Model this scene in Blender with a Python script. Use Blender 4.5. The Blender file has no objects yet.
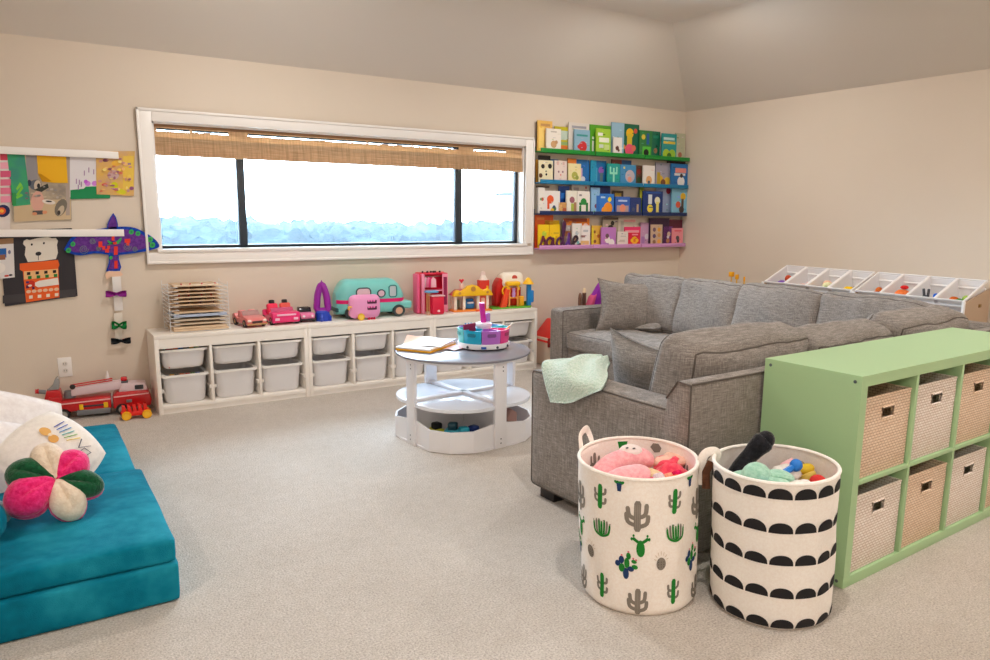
import bpy, bmesh, math, random
from mathutils import Vector, Matrix, noise as mnoise
PI = math.pi
SC = bpy.context.scene
COL = SC.collection
rnd = random.Random(7)

# ---------------------------------------------------------------- materials
def lin(c):
    c = c / 255.0
    return c / 12.92 if c <= 0.04045 else ((c + 0.055) / 1.055) ** 2.4
def rgb(c): return (lin(c[0]), lin(c[1]), lin(c[2]), 1.0)
MC = {}
def base_mat(key):
    m = bpy.data.materials.new(key)
    m.use_nodes = True
    return m, m.node_tree, m.node_tree.nodes['Principled BSDF']
def P(c, rough=0.5, metal=0.0, spec=0.5, coat=0.0, trans=0.0, alpha=1.0, emit=0.0):
    k = ('P', c, rough, metal, spec, coat, trans, alpha, emit)
    if k in MC: return MC[k]
    m, nt, b = base_mat('paint_%d_%d_%d' % c)
    b.inputs['Base Color'].default_value = rgb(c)
    b.inputs['Roughness'].default_value = rough
    b.inputs['Metallic'].default_value = metal
    b.inputs['Specular IOR Level'].default_value = spec
    b.inputs['Coat Weight'].default_value = coat
    b.inputs['Transmission Weight'].default_value = trans
    b.inputs['Alpha'].default_value = alpha
    if emit:
        b.inputs['Emission Color'].default_value = rgb(c)
        b.inputs['Emission Strength'].default_value = emit
    MC[k] = m
    return m
def texbase(nt, scale=(1, 1, 1)):
    tc = nt.nodes.new('ShaderNodeTexCoord'); mp = nt.nodes.new('ShaderNodeMapping')
    mp.inputs['Scale'].default_value = scale
    nt.links.new(tc.outputs['Object'], mp.inputs['Vector'])
    return mp.outputs['Vector']
def noise_node(nt, vec, scale, detail=3.0, rough=0.6):
    n = nt.nodes.new('ShaderNodeTexNoise')
    n.inputs['Scale'].default_value = scale; n.inputs['Detail'].default_value = detail
    n.inputs['Roughness'].default_value = rough
    nt.links.new(vec, n.inputs['Vector'])
    return n.outputs['Fac']
def ramp(nt, fac, stops):
    r = nt.nodes.new('ShaderNodeValToRGB')
    e = r.color_ramp.elements
    while len(e) < len(stops): e.new(0.5)
    for i, (p, c) in enumerate(stops):
        e[i].position = p; e[i].color = c if len(c) == 4 else rgb(c)
    nt.links.new(fac, r.inputs['Fac'])
    return r.outputs['Color']
def mixc(nt, a, b, fac, mode='MIX'):
    m = nt.nodes.new('ShaderNodeMix'); m.data_type = 'RGBA'; m.blend_type = mode
    if isinstance(fac, float): m.inputs['Factor'].default_value = fac
    else: nt.links.new(fac, m.inputs['Factor'])
    for s, v in (('A', a), ('B', b)):
        sock = [i for i in m.inputs if i.name == s and i.type == 'RGBA'][0]
        if isinstance(v, tuple): sock.default_value = v
        else: nt.links.new(v, sock)
    return [o for o in m.outputs if o.type == 'RGBA'][0]
def bump(nt, b, h, dist, strength=1.0):
    n = nt.nodes.new('ShaderNodeBump')
    n.inputs['Distance'].default_value = dist; n.inputs['Strength'].default_value = strength
    nt.links.new(h, n.inputs['Height']); nt.links.new(n.outputs['Normal'], b.inputs['Normal'])
def cloth(key, c0, c1, scale=40, detail=4, bumpd=0.002, rough=0.9, sheen=0.0, stretch=(1, 1, 1), lo=0.35, hi=0.65):
    if key in MC: return MC[key]
    m, nt, b = base_mat(key)
    v = texbase(nt, stretch)
    f = noise_node(nt, v, scale, detail)
    nt.links.new(ramp(nt, f, [(lo, c0), (hi, c1)]), b.inputs['Base Color'])
    b.inputs['Roughness'].default_value = rough
    b.inputs['Specular IOR Level'].default_value = 0.2
    b.inputs['Sheen Weight'].default_value = sheen
    b.inputs['Sheen Roughness'].default_value = 0.4
    if bumpd: bump(nt, b, noise_node(nt, v, scale * 2.2, 2), bumpd)
    MC[key] = m
    return m
def linen(key, c0, c1, cm):
    if key in MC: return MC[key]
    m, nt, b = base_mat(key)
    tc = texbase(nt)
    def st(sx, sy, sz, s):
        mp = nt.nodes.new('ShaderNodeMapping'); mp.inputs['Scale'].default_value = (sx, sy, sz)
        nt.links.new(tc, mp.inputs['Vector'])
        return noise_node(nt, mp.outputs['Vector'], s, 3, 0.7)
    f1 = st(6, 6, 90, 3.2); f2 = st(90, 90, 6, 3.2)
    a = nt.nodes.new('ShaderNodeMath'); a.operation = 'ADD'
    nt.links.new(f1, a.inputs[0]); nt.links.new(f2, a.inputs[1])
    h = nt.nodes.new('ShaderNodeMath'); h.operation = 'MULTIPLY'; h.inputs[1].default_value = 0.5
    nt.links.new(a.outputs[0], h.inputs[0])
    col = ramp(nt, h.outputs[0], [(0.38, c0), (0.5, cm), (0.62, c1)])
    nt.links.new(col, b.inputs['Base Color'])
    b.inputs['Roughness'].default_value = 0.95; b.inputs['Specular IOR Level'].default_value = 0.15
    b.inputs['Sheen Weight'].default_value = 0.15
    bump(nt, b, h.outputs[0], 0.003)
    MC[key] = m
    return m
def weave(key, c0, c1, mortar):
    if key in MC: return MC[key]
    m, nt, b = base_mat(key)
    tc = nt.nodes.new('ShaderNodeTexCoord'); sp = nt.nodes.new('ShaderNodeSeparateXYZ'); cb = nt.nodes.new('ShaderNodeCombineXYZ')
    nt.links.new(tc.outputs['Object'], sp.inputs[0])
    ad = nt.nodes.new('ShaderNodeMath'); ad.operation = 'ADD'
    nt.links.new(sp.outputs['X'], ad.inputs[0]); nt.links.new(sp.outputs['Y'], ad.inputs[1])
    nt.links.new(ad.outputs[0], cb.inputs['X']); nt.links.new(sp.outputs['Z'], cb.inputs['Y'])
    br = nt.nodes.new('ShaderNodeTexBrick')
    br.offset = 0.5
    for k, v in (('Color1', rgb(c0)), ('Color2', rgb(c1)), ('Mortar', rgb(mortar))): br.inputs[k].default_value = v
    br.inputs['Scale'].default_value = 1.0; br.inputs['Mortar Size'].default_value = 0.0012
    br.inputs['Mortar Smooth'].default_value = 0.5; br.inputs['Brick Width'].default_value = 0.02; br.inputs['Row Height'].default_value = 0.0105
    nt.links.new(cb.outputs[0], br.inputs['Vector'])
    nt.links.new(br.outputs['Color'], b.inputs['Base Color'])
    b.inputs['Roughness'].default_value = 0.8
    inv = nt.nodes.new('ShaderNodeMath'); inv.operation = 'SUBTRACT'; inv.inputs[0].default_value = 1.0
    nt.links.new(br.outputs['Fac'], inv.inputs[1])
    bump(nt, b, inv.outputs[0], 0.004)
    MC[key] = m
    return m
def glassm():
    if 'glass' in MC: return MC['glass']
    m = bpy.data.materials.new('window_glass'); m.use_nodes = True
    nt = m.node_tree; nt.nodes.clear()
    o = nt.nodes.new('ShaderNodeOutputMaterial'); mx = nt.nodes.new('ShaderNodeMixShader')
    t = nt.nodes.new('ShaderNodeBsdfTransparent'); g = nt.nodes.new('ShaderNodeBsdfGlossy')
    g.inputs['Roughness'].default_value = 0.02
    fr = nt.nodes.new('ShaderNodeFresnel'); fr.inputs['IOR'].default_value = 1.3
    nt.links.new(fr.outputs[0], mx.inputs[0]); nt.links.new(t.outputs[0], mx.inputs[1]); nt.links.new(g.outputs[0], mx.inputs[2])
    nt.links.new(mx.outputs[0], o.inputs['Surface'])
    MC['glass'] = m
    return m
def frosted(key, c, tr=0.35, rough=0.35):
    """translucent polypropylene: diffuse + translucent + some see-through"""
    if key in MC: return MC[key]
    m = bpy.data.materials.new(key); m.use_nodes = True
    nt = m.node_tree; b = nt.nodes['Principled BSDF']; o = nt.nodes['Material Output']
    b.inputs['Base Color'].default_value = rgb(c); b.inputs['Roughness'].default_value = rough
    tl = nt.nodes.new('ShaderNodeBsdfTranslucent'); tl.inputs['Color'].default_value = rgb(c)
    t = nt.nodes.new('ShaderNodeBsdfTransparent')
    m1 = nt.nodes.new('ShaderNodeMixShader'); m1.inputs[0].default_value = 0.15
    m2 = nt.nodes.new('ShaderNodeMixShader'); m2.inputs[0].default_value = tr
    nt.links.new(b.outputs[0], m1.inputs[1]); nt.links.new(tl.outputs[0], m1.inputs[2])
    nt.links.new(m1.outputs[0], m2.inputs[1]); nt.links.new(t.outputs[0], m2.inputs[2])
    nt.links.new(m2.outputs[0], o.inputs['Surface'])
    MC[key] = m
    return m

# ---------------------------------------------------------------- mesh builder
def softmap(u, half, r, crown, nz, ns, seed):
    h = Vector(half); off = Vector((seed * 3.7, seed * 1.3, seed * 2.1))
    w = Vector([math.copysign(1 - (1 - abs(a)) ** 1.35, a) for a in u])     # denser samples near the edges
    p = Vector([w[i] * h[i] for i in range(3)])
    inner = Vector([max(-(h[i] - r), min(h[i] - r, p[i])) for i in range(3)])
    d = p - inner
    if d.length > 1e-9: p = inner + d.normalized() * r
    k = [max(0.0, 1 - w[i] ** 2) for i in range(3)]
    for i in range(3):
        p[i] += w[i] * crown[i] * (k[(i + 1) % 3] * k[(i + 2) % 3]) ** 0.6
    if nz:
        q = p * ns + off
        p += Vector((mnoise.noise(q), mnoise.noise(q + Vector((9, 0, 0))), mnoise.noise(q + Vector((0, 9, 0))))) * nz
        if nz > 0.009:      # gathered folds running down from the top seam
            j = 0 if h[0] > h[1] else 1
            g = mnoise.noise(Vector((p[j] * 17, p[2] * 3.0, seed * 5.1))) + .5 * mnoise.noise(Vector((p[j] * 34 + 7, p[2] * 6, seed * 2.2)))
            p[1 - j] += math.copysign(1, p[1 - j]) * g * nz * .42 * max(0, 1 - abs(w[1 - j]) ** 8 * 0) * (0.4 + 0.6 * max(0, w[2]))
            p[2] += .35 * nz * mnoise.noise(Vector((p[j] * 13, 3, seed))) * max(0, w[2])
    return p
class MB:
    def __init__(s): s.bm = bmesh.new(); s.mats = []
    def mi(s, m):
        if m not in s.mats: s.mats.append(m)
        return s.mats.index(m)
    def merge(s, tb, m, xf=None):
        if xf is not None: bmesh.ops.transform(tb, matrix=xf, verts=tb.verts)
        i = s.mi(m)
        for f in tb.faces: f.material_index = i; f.smooth = True
        me = bpy.data.meshes.new('tmp'); tb.to_mesh(me); tb.free()
        s.bm.from_mesh(me); bpy.data.meshes.remove(me)
        return s
    def box(s, lo, hi, m, bev=0.0, seg=2, xf=None):
        tb = bmesh.new(); bmesh.ops.create_cube(tb, size=1)
        c = [(a + b) / 2 for a, b in zip(lo, hi)]; d = [abs(b - a) for a, b in zip(lo, hi)]
        for v in tb.verts: v.co = Vector([v.co[i] * d[i] + c[i] for i in range(3)])
        if bev: bmesh.ops.bevel(tb, geom=tb.edges[:], offset=min(bev, min(d) * 0.45), segments=seg, affect='EDGES', profile=0.5)
        return s.merge(tb, m, xf)
    def prism(s, poly, d0, d1, m, axis='y', bev=0.0, seg=2, xf=None):
        """polygon in the plane across AXIS, extruded d0..d1"""
        tb = bmesh.new()
        def mk(p, d):
            if axis == 'y': return (p[0], d, p[1])
            if axis == 'x': return (d, p[0], p[1])
            return (p[0], p[1], d)
        a = [tb.verts.new(mk(p, d0)) for p in poly]; b = [tb.verts.new(mk(p, d1)) for p in poly]
        tb.faces.new(a); tb.faces.new(b[::-1])
        n = len(poly)
        for i in range(n): tb.faces.new((a[i], b[i], b[(i + 1) % n], a[(i + 1) % n]))
        bmesh.ops.recalc_face_normals(tb, faces=tb.faces)
        if bev:
            es = tb.edges[:]
            bmesh.ops.bevel(tb, geom=es, offset=bev, segments=seg, affect='EDGES', profile=0.5)
        return s.merge(tb, m, xf)
    def cyl(s, p0, p1, r0, m, r1=None, n=20, xf=None, bev=0.0):
        r1 = r0 if r1 is None else r1
        p0, p1 = Vector(p0), Vector(p1); d = p1 - p0
        tb = bmesh.new()
        bmesh.ops.create_cone(tb, cap_ends=True, segments=n, radius1=max(r0, 1e-5), radius2=max(r1, 1e-5), depth=d.length)
        if bev:
            es = [e for e in tb.edges if abs(e.verts[0].co.z - e.verts[1].co.z) < 1e-6]
            bmesh.ops.bevel(tb, geom=es, offset=bev, segments=2, affect='EDGES', profile=0.5)
        q = d.to_track_quat('Z', 'Y').to_matrix().to_4x4()
        bmesh.ops.transform(tb, matrix=Matrix.Translation((p0 + p1) / 2) @ q, verts=tb.verts)
        return s.merge(tb, m, xf)
    def tube(s, pts, r, m, n=8, closed=False, xf=None, flat=1.0, up=None):
        pts = [Vector(p) for p in pts]; N = len(pts)
        tb = bmesh.new(); rings = []; ref = Vector(up) if up else None
        for i, p in enumerate(pts):
            if closed: t = pts[(i + 1) % N] - pts[i - 1]
            else: t = pts[min(i + 1, N - 1)] - pts[max(i - 1, 0)]
            if t.length < 1e-9: t = Vector((0, 0, 1))
            t.normalize()
            if ref is None: ref = Vector((0, 0, 1)) if abs(t.z) < 0.9 else Vector((1, 0, 0))
            a = t.cross(ref)
            if a.length < 1e-4: a = t.orthogonal()
            a.normalize(); b = a.cross(t).normalized()
            if not up: ref = b
            rr = r[i] if isinstance(r, (list, tuple)) else r
            rings.append([tb.verts.new(p + a * (math.cos(2 * PI * k / n) * rr) + b * (math.sin(2 * PI * k / n) * rr * flat)) for k in range(n)])
        for i in range(N if closed else N - 1):
            A, B = rings[i], rings[(i + 1) % N]
            for k in range(n): tb.faces.new((A[k], A[(k + 1) % n], B[(k + 1) % n], B[k]))
        if not closed: tb.faces.new(rings[0][::-1]); tb.faces.new(rings[-1])
        bmesh.ops.recalc_face_normals(tb, faces=tb.faces)
        return s.merge(tb, m, xf)
    def lathe(s, prof, m, n=32, xf=None, close=False):
        tb = bmesh.new(); rings = []
        for r, z in prof:
            rings.append([tb.verts.new((math.cos(2 * PI * k / n) * r, math.sin(2 * PI * k / n) * r, z)) for k in range(n)])
        L = len(prof)
        for i in range(L if close else L - 1):
            A, B = rings[i], rings[(i + 1) % L]
            for k in range(n): tb.faces.new((A[k], A[(k + 1) % n], B[(k + 1) % n], B[k]))
        if not close:
            if prof[0][0] > 1e-6: tb.faces.new(rings[0][::-1])
            if prof[-1][0] > 1e-6: tb.faces.new(rings[-1])
        bmesh.ops.remove_doubles(tb, verts=tb.verts, dist=1e-6)
        bmesh.ops.recalc_face_normals(tb, faces=tb.faces)
        return s.merge(tb, m, xf)
    def ell(s, c, r, m, xf=None, seg=20, rot=None, nz=0.0, ns=8.0):
        tb = bmesh.new(); bmesh.ops.create_uvsphere(tb, u_segments=seg, v_segments=max(6, seg // 2), radius=1)
        r = (r, r, r) if isinstance(r, (int, float)) else r
        R = rot.to_4x4() if rot is not None else Matrix.Identity(4)
        for v in tb.verts:
            p = Vector((v.co.x * r[0], v.co.y * r[1], v.co.z * r[2]))
            if nz: p += v.co * mnoise.noise((p + Vector(c)) * ns) * nz
            v.co = (R @ p) + Vector(c)
        return s.merge(tb, m, xf)
    def surf(s, fn, nu, nv, m, cu=False, xf=None, recalc=True):
        tb = bmesh.new()
        V = [[tb.verts.new(fn(i / nu, j / nv)) for j in range(nv + 1)] for i in range(nu if cu else nu + 1)]
        for i in range(nu):
            A, B = V[i], V[(i + 1) % len(V)]
            for j in range(nv): tb.faces.new((A[j], B[j], B[j + 1], A[j + 1]))
        bmesh.ops.remove_doubles(tb, verts=tb.verts, dist=1e-6)
        if recalc: bmesh.ops.recalc_face_normals(tb, faces=tb.faces)
        return s.merge(tb, m, xf)
    def poly(s, pts, m, xf=None):
        tb = bmesh.new(); tb.faces.new([tb.verts.new(p) for p in pts])
        return s.merge(tb, m, xf)
    def soft(s, half, r, m, xf=None, crown=(0, 0, 0), n=9, nz=0.0, ns=5.0, seed=0):
        """upholstery block: rounded edges, crowned faces, slight rumples"""
        tb = bmesh.new(); bmesh.ops.create_cube(tb, size=2)
        bmesh.ops.subdivide_edges(tb, edges=tb.edges[:], cuts=n, use_grid_fill=True)
        for v in tb.verts: v.co = softmap(v.co, half, r, crown, nz, ns, seed)
        return s.merge(tb, m, xf)
    def piping(s, half, r, m, rad, xf=None, crown=(0, 0, 0), nz=0.0, ns=5.0, seed=0, sides=(-1, 1), ax=1):
        for sd in sides:
            pts = []
            for i in range(64):
                a = i / 16.0; k = int(a); f = a - k
                p, q = ((-1 + 2 * f, -1), (1, -1 + 2 * f), (1 - 2 * f, 1), (-1, 1 - 2 * f))[k]
                u = [0, 0, 0]; u[ax] = sd; o = [j for j in range(3) if j != ax]; u[o[0]] = p; u[o[1]] = q
                pts.append(softmap(Vector(u), half, r, crown, nz, ns, seed))
            s.tube(pts, rad, m, 6, closed=True, xf=xf)
        return s
    def pillow(s, w, h, t, m, xf=None, n=20, ear=0.10, nz=0.006, ns=7.0, seed=0, pw=0.5):
        """knife-edge cushion in the local xz plane, thickness along y"""
        off = Vector((seed * 2.3, seed * 4.1, seed))
        for sgn in (1, -1):
            def fn(a, b):
                u, v = 2 * a - 1, 2 * b - 1
                x = w / 2 * u * (1 - ear * (1 - v * v) * abs(u)); z = h / 2 * v * (1 - ear * (1 - u * u) * abs(v))
                e = max(0, (1 - u * u)) * max(0, (1 - v * v))
                y = t / 2 * (e ** pw)
                q = Vector((x, sgn * 0.3, z)) * ns + off
                y += mnoise.noise(q) * nz * min(1, e * 3)
                # corner creases
                y -= 0.010 * (abs(u) * abs(v)) ** 3 * math.sin(18 * (u - v)) * min(1, e * 6)
                return (x, sgn * y, z)
            s.surf(fn, n, n, m, xf=xf, recalc=False)
        return s
    def build(s, name, parent=None, loc=(0, 0, 0), rz=0.0, flat=0.6):
        bmesh.ops.remove_doubles(s.bm, verts=s.bm.verts, dist=1e-6) if len(s.bm.verts) < 20000 else None
        me = bpy.data.meshes.new(name); s.bm.to_mesh(me); s.bm.free()
        for m in s.mats: me.materials.append(m)
        me.set_sharp_from_angle(angle=flat)
        o = bpy.data.objects.new(name, me); COL.objects.link(o)
        o.location = loc; o.rotation_euler = (0, 0, rz)
        if parent is not None: o.parent = parent
        return o

def tag(o, label, cat, group=None, kind=None):
    if label: o['label'] = label
    if cat: o['category'] = cat
    if group: o['group'] = group
    if kind: o['kind'] = kind
    return o
def thing(name, label, cat, loc=(0, 0, 0), rz=0.0, group=None):
    o = bpy.data.objects.new(name, None); COL.objects.link(o)
    o.empty_display_size = 0.1
    o.location = loc; o.rotation_euler = (0, 0, rz)
    return tag(o, label, cat, group)
def struct(name, mb):
    o = mb.build(name); o['kind'] = 'structure'
    return o
def part(mb, name, parent, label=None, **k):
    o = mb.build(name, parent, **k)
    if label: o['label'] = label
    return o
def clone(root, loc, rz, label, group=None):
    r = root.copy(); COL.objects.link(r); r.location = loc; r.rotation_euler = (0, 0, rz); r['label'] = label
    if group: r['group'] = group
    for ch in list(root.children):
        c = ch.copy(); COL.objects.link(c); c.parent = r
        for g in list(ch.children):
            d = g.copy(); COL.objects.link(d); d.parent = c
    return r
def TR(x=0, y=0, z=0, rx=0, ry=0, rz=0):
    return Matrix.Translation((x, y, z)) @ Matrix.Rotation(rz, 4, 'Z') @ Matrix.Rotation(ry, 4, 'Y') @ Matrix.Rotation(rx, 4, 'X')
def arc(c, r, a0, a1, n, plane='xz', y=0.0):
    out = []
    for i in range(n + 1):
        a = a0 + (a1 - a0) * i / n
        p = (c[0] + r * math.cos(a), c[1] + r * math.sin(a))
        out.append((p[0], y, p[1]) if plane == 'xz' else (p[0], p[1], y))
    return out
def rrect(x0, z0, x1, z1, r, n=5):
    out = []
    for cx, cz, a in ((x1 - r, z1 - r, 0), (x0 + r, z1 - r, PI / 2), (x0 + r, z0 + r, PI), (x1 - r, z0 + r, 1.5 * PI)):
        for i in range(n + 1):
            t = a + PI / 2 * i / n
            out.append((cx + r * math.cos(t), cz + r * math.sin(t)))
    return out
# ================================================================ setting
def wallmat():
    m, nt, b = base_mat('wall_paint')
    v = texbase(nt)
    nt.links.new(ramp(nt, noise_node(nt, v, 1.2, 2), [(0.3, (222, 209, 193)), (0.7, (225, 212, 197))]), b.inputs['Base Color'])
    b.inputs['Roughness'].default_value = 0.75; b.inputs['Specular IOR Level'].default_value = 0.25
    bump(nt, b, noise_node(nt, v, 140, 2), 0.0012, 0.6)
    return m
WALL = wallmat()
def carpetmat():
    m, nt, b = base_mat('carpet')
    v = texbase(nt)
    f = noise_node(nt, v, 150, 2, 0.7); g = noise_node(nt, v, 1.6, 3); h = noise_node(nt, v, 22, 3)
    c = ramp(nt, f, [(0.30, (172, 164, 155)), (0.52, (208, 200, 192)), (0.72, (228, 221, 214))])
    c = mixc(nt, c, ramp(nt, g, [(0.35, (240, 238, 235)), (0.65, (255, 255, 255))]), 0.7, 'MULTIPLY')
    c = mixc(nt, c, ramp(nt, h, [(0.35, (238, 236, 233)), (0.65, (255, 255, 255))]), 0.5, 'MULTIPLY')
    nt.links.new(c, b.inputs['Base Color'])
    b.inputs['Roughness'].default_value = 1.0; b.inputs['Specular IOR Level'].default_value = 0.05
    b.inputs['Sheen Weight'].default_value = 0.1
    bump(nt, b, f, 0.006)
    return m
TRIM = P((244, 240, 236), 0.35)
LX, FY, H0, H1 = -8.2, -7.6, 2.281, 2.80
struct('floor', MB().box((LX, FY, -0.1), (0, 0, 0), carpetmat()))
WX0, WX1, WZ0, WZ1, WT = -4.765, -1.885, 1.035, 1.848, 0.15
w = MB()
w.box((LX, 0, 0), (WX0, WT, H0), WALL).box((WX1, 0, 0), (0.15, WT, H0), WALL)
w.box((WX0, 0, 0), (WX1, WT, WZ0), WALL).box((WX0, 0, WZ1), (WX1, WT, H0), WALL)
struct('wall_back', w)
struct('wall_right', MB().box((0, FY, 0), (0.15, 0, H0), WALL))
struct('wall_left', MB().box((LX - 0.15, FY, 0), (LX, 0.15, 2.95), WALL))
struct('wall_front', MB().box((LX, FY - 0.15, 0), (0.15, FY, 2.95), WALL))
cl = MB()
CEILM = P((226, 219, 210), 0.9, spec=0.1)
bx, by = -1.025, -0.814
A, B, C_, D = (LX, 0, H0), (0, 0, H0), (LX, by, H1), (bx, by, H1)
E_, F_, G_ = (0, FY, H0), (bx, FY, H1), (LX, FY, H1)
for q in ((A, B, D, C_), (B, E_, F_, D), (C_, D, F_, G_)):
    tb = bmesh.new()
    lo = [tb.verts.new(p) for p in q]; hi = [tb.verts.new((p[0], p[1], p[2] + 0.06)) for p in q]
    tb.faces.new(lo); tb.faces.new(hi[::-1])
    for i in range(4): tb.faces.new((lo[i], hi[i], hi[(i + 1) % 4], lo[(i + 1) % 4]))
    bmesh.ops.recalc_face_normals(tb, faces=tb.faces)
    cl.merge(tb, CEILM)
struct('ceiling', cl)
bprof = [(0, 0), (0.016, 0), (0.016, 0.085), (0.010, 0.1), (0, 0.1)]
struct('baseboard_back', MB().prism([(-y, z) for y, z in bprof], LX, 0, TRIM, axis='x'))
struct('baseboard_right', MB().prism([(-y, z) for y, z in bprof], FY, -0.02, TRIM, axis='y'))

# window casing (picture-frame trim with a stepped profile, sill board below)
CX0, CX1, CZ0, CZ1 = -4.854, -1.799, 0.937, 1.926
DARK = P((52, 58, 66), 0.4)
wf = MB()
prof = [(0.0, 0.022), (0.012, 0.026), (0.03, 0.020), (0.065, 0.018), (0.085, 0.012)]
wf.box((CX0, -0.022, WZ0 - 0.0), (WX0, 0, CZ1), TRIM, 0.004).box((WX1, -0.022, WZ0), (CX1, 0, CZ1), TRIM, 0.004)
wf.box((WX0, -0.0215, WZ1), (WX1, 0, CZ1), TRIM, 0.004).box((CX0, -0.024, CZ0), (CX1, 0, WZ0 - 0.022), TRIM, 0.004)
wf.box((CX0, -0.030, CZ1 - 0.018), (CX1, 0, CZ1), TRIM, 0.004).box((CX0, -0.030, CZ0), (CX0 + 0.016, 0, CZ1), TRIM, 0.004)
wf.box((CX1 - 0.016, -0.030, CZ0), (CX1, 0, CZ1), TRIM, 0.004)
wf.box((CX0, -0.032, CZ0), (CX1, 0, CZ0 + 0.018), TRIM, 0.005)
wf.box((WX0 - 0.02, -0.034, WZ0 - 0.022), (WX1 + 0.02, 0.10, WZ0), TRIM, 0.004)
# jamb returns
wf.box((WX0 - 0.001, 0, WZ0), (WX0 + 0.012, 0.10, WZ1), TRIM).box((WX1 - 0.012, 0, WZ0), (WX1 + 0.001, 0.10, WZ1), TRIM)
wf.box((WX0, 0, WZ1 - 0.012), (WX1, 0.10, WZ1 + 0.001), TRIM)
struct('trim_1', wf)
wn = MB()
fy0, fy1 = 0.085, 0.135
for x0, x1 in ((WX0, WX0 + 0.022), (-4.236, -4.182), (-2.508, -2.445), (-1.922, WX1)):
    wn.box((x0, fy0, WZ0), (x1, fy1, WZ1), DARK, 0.003)
for z0, z1 in ((WZ0, WZ0 + 0.02), (WZ1 - 0.04, WZ1)):
    wn.box((WX0, fy0 + 0.002, z0), (WX1, fy1 - 0.002, z1), DARK, 0.003)
win = struct('window_1', wn)
for x0, x1 in ((WX0 + 0.02, -4.234), (-4.184, -2.506), (-2.447, -1.920)):
    MB().box((x0, 0.108, WZ0 + 0.018), (x1, 0.112, WZ1 - 0.038), glassm()).build('window_glass', win)

# woven bamboo roman shade with a ragged slit where daylight comes through
def bamboo():
    m, nt, b = base_mat('bamboo_weave')
    v = texbase(nt, (4, 1, 260))
    f = noise_node(nt, v, 1.6, 3)
    v2 = texbase(nt, (60, 1, 3))
    c = ramp(nt, f, [(0.3, (200, 158, 118)), (0.5, (230, 194, 152)), (0.7, (244, 216, 180))])
    c = mixc(nt, c, ramp(nt, noise_node(nt, v2, 1.5, 2), [(0.35, (214, 205, 195)), (0.6, (255, 255, 255))]), 0.6, 'MULTIPLY')
    nt.links.new(c, b.inputs['Base Color']); b.inputs['Roughness'].default_value = 0.8
    bump(nt, b, f, 0.003)
    o = nt.nodes['Material Output']
    tl = nt.nodes.new('ShaderNodeBsdfTranslucent'); nt.links.new(c, tl.inputs['Color'])
    mx = nt.nodes.new('ShaderNodeMixShader'); mx.inputs[0].default_value = 0.38
    nt.links.new(b.outputs[0], mx.inputs[1]); nt.links.new(tl.outputs[0], mx.inputs[2]); nt.links.new(mx.outputs[0], o.inputs['Surface'])
    return m
BAM = bamboo()
sh = thing('roman_shade', 'woven bamboo roman shade drawn up across the top of the window', 'blind', (0, 0, 0))
bx0, bx1 = WX0 + 0.014, WX1 - 0.014
zs = 1.793
b_ = MB()
b_.box((bx0, 0.024, 1.638), (bx1, 0.028, zs), BAM)
b_.box((bx0, 0.024, zs + 0.019), (bx1, 0.028, WZ1 - 0.004), BAM)
x = bx0
slits = [(-4.735, -4.535), (-4.52, -4.29), (-4.16, -3.30), (-3.285, -2.93), (-2.915, -2.51), (-2.37, -2.22), (-2.21, -2.06)]
cur = bx0
for s0, s1 in slits:
    b_.box((cur, 0.024, zs - 0.001), (s0, 0.028, zs + 0.020), BAM)
    xx = s0
    while xx < s1:
        e = min(s1, xx + rnd.uniform(0.02, 0.07))
        up = rnd.uniform(-0.004, 0.006)
        if up > 0.001: b_.box((xx, 0.024, zs - 0.001), (e, 0.028, zs + up), BAM)
        xx = e
    cur = s1
b_.box((cur, 0.024, zs - 0.001), (bx1, 0.028, zs + 0.020), BAM)
part(b_, 'woven_panel', sh)
f_ = MB()
for i, z in enumerate((1.638, 1.668, 1.70)):
    f_.box((bx0, 0.010 + 0.004 * i, z), (bx1, 0.016 + 0.004 * i, z + 0.055), BAM, 0.002)
part(f_, 'stacked_folds', sh)
part(MB().box((bx0, 0.022, WZ1 - 0.03), (bx1, 0.06, WZ1 - 0.012), P((150, 112, 78), 0.7)), 'head_rail', sh)

# ---------------------------------------------------------------- what lies beyond the glass
def hillmat():
    m, nt, b = base_mat('wooded_hills')
    v = texbase(nt)
    f = noise_node(nt, v, 0.05, 6, 0.7)
    nt.links.new(ramp(nt, f, [(0.38, (8, 15, 18)), (0.5, (18, 30, 34)), (0.60, (46, 58, 62))]), b.inputs['Base Color'])
    b.inputs['Roughness'].default_value = 1.0; b.inputs['Specular IOR Level'].default_value = 0.0
    return m
def hill(a, b_):
    th = math.radians(-60 + 150 * a); r = 70 * (9.0 ** b_)
    x = -5.5 + r * math.sin(th); y = -5.4 + r * math.cos(th)
    q = Vector((x * 0.012, y * 0.012, 0))
    base = -36 + 27 * b_ ** 0.8
    z = base + 3.0 * mnoise.noise(q * 0.7) * (0.4 + b_) + 4.0 * abs(mnoise.noise(q * 2.6)) + 5.0 * mnoise.noise(q * 9 + Vector((3, 1, 0))) * (0.4 + b_) + 3.0 * mnoise.noise(q * 26) * (0.4 + b_)
    return (x, max(y, 30), z)
struct('hills', MB().surf(hill, 420, 90, hillmat(), recalc=False))
HZ = bpy.data.materials.new('morning_haze'); HZ.use_nodes = True
nt = HZ.node_tree; nt.nodes.clear()
o_ = nt.nodes.new('ShaderNodeOutputMaterial'); vs = nt.nodes.new('ShaderNodeVolumeScatter')
vs.inputs['Color'].default_value = (0.80, 0.89, 1.0, 1); vs.inputs['Density'].default_value = 0.00018
nt.links.new(vs.outputs[0], o_.inputs['Volume'])
hz = MB().box((-420, 30, -60), (700, 640, 30), HZ).build('haze')
tag(hz, 'pale blue morning haze lying over the wooded valley outside', 'haze', kind='stuff')
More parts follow.
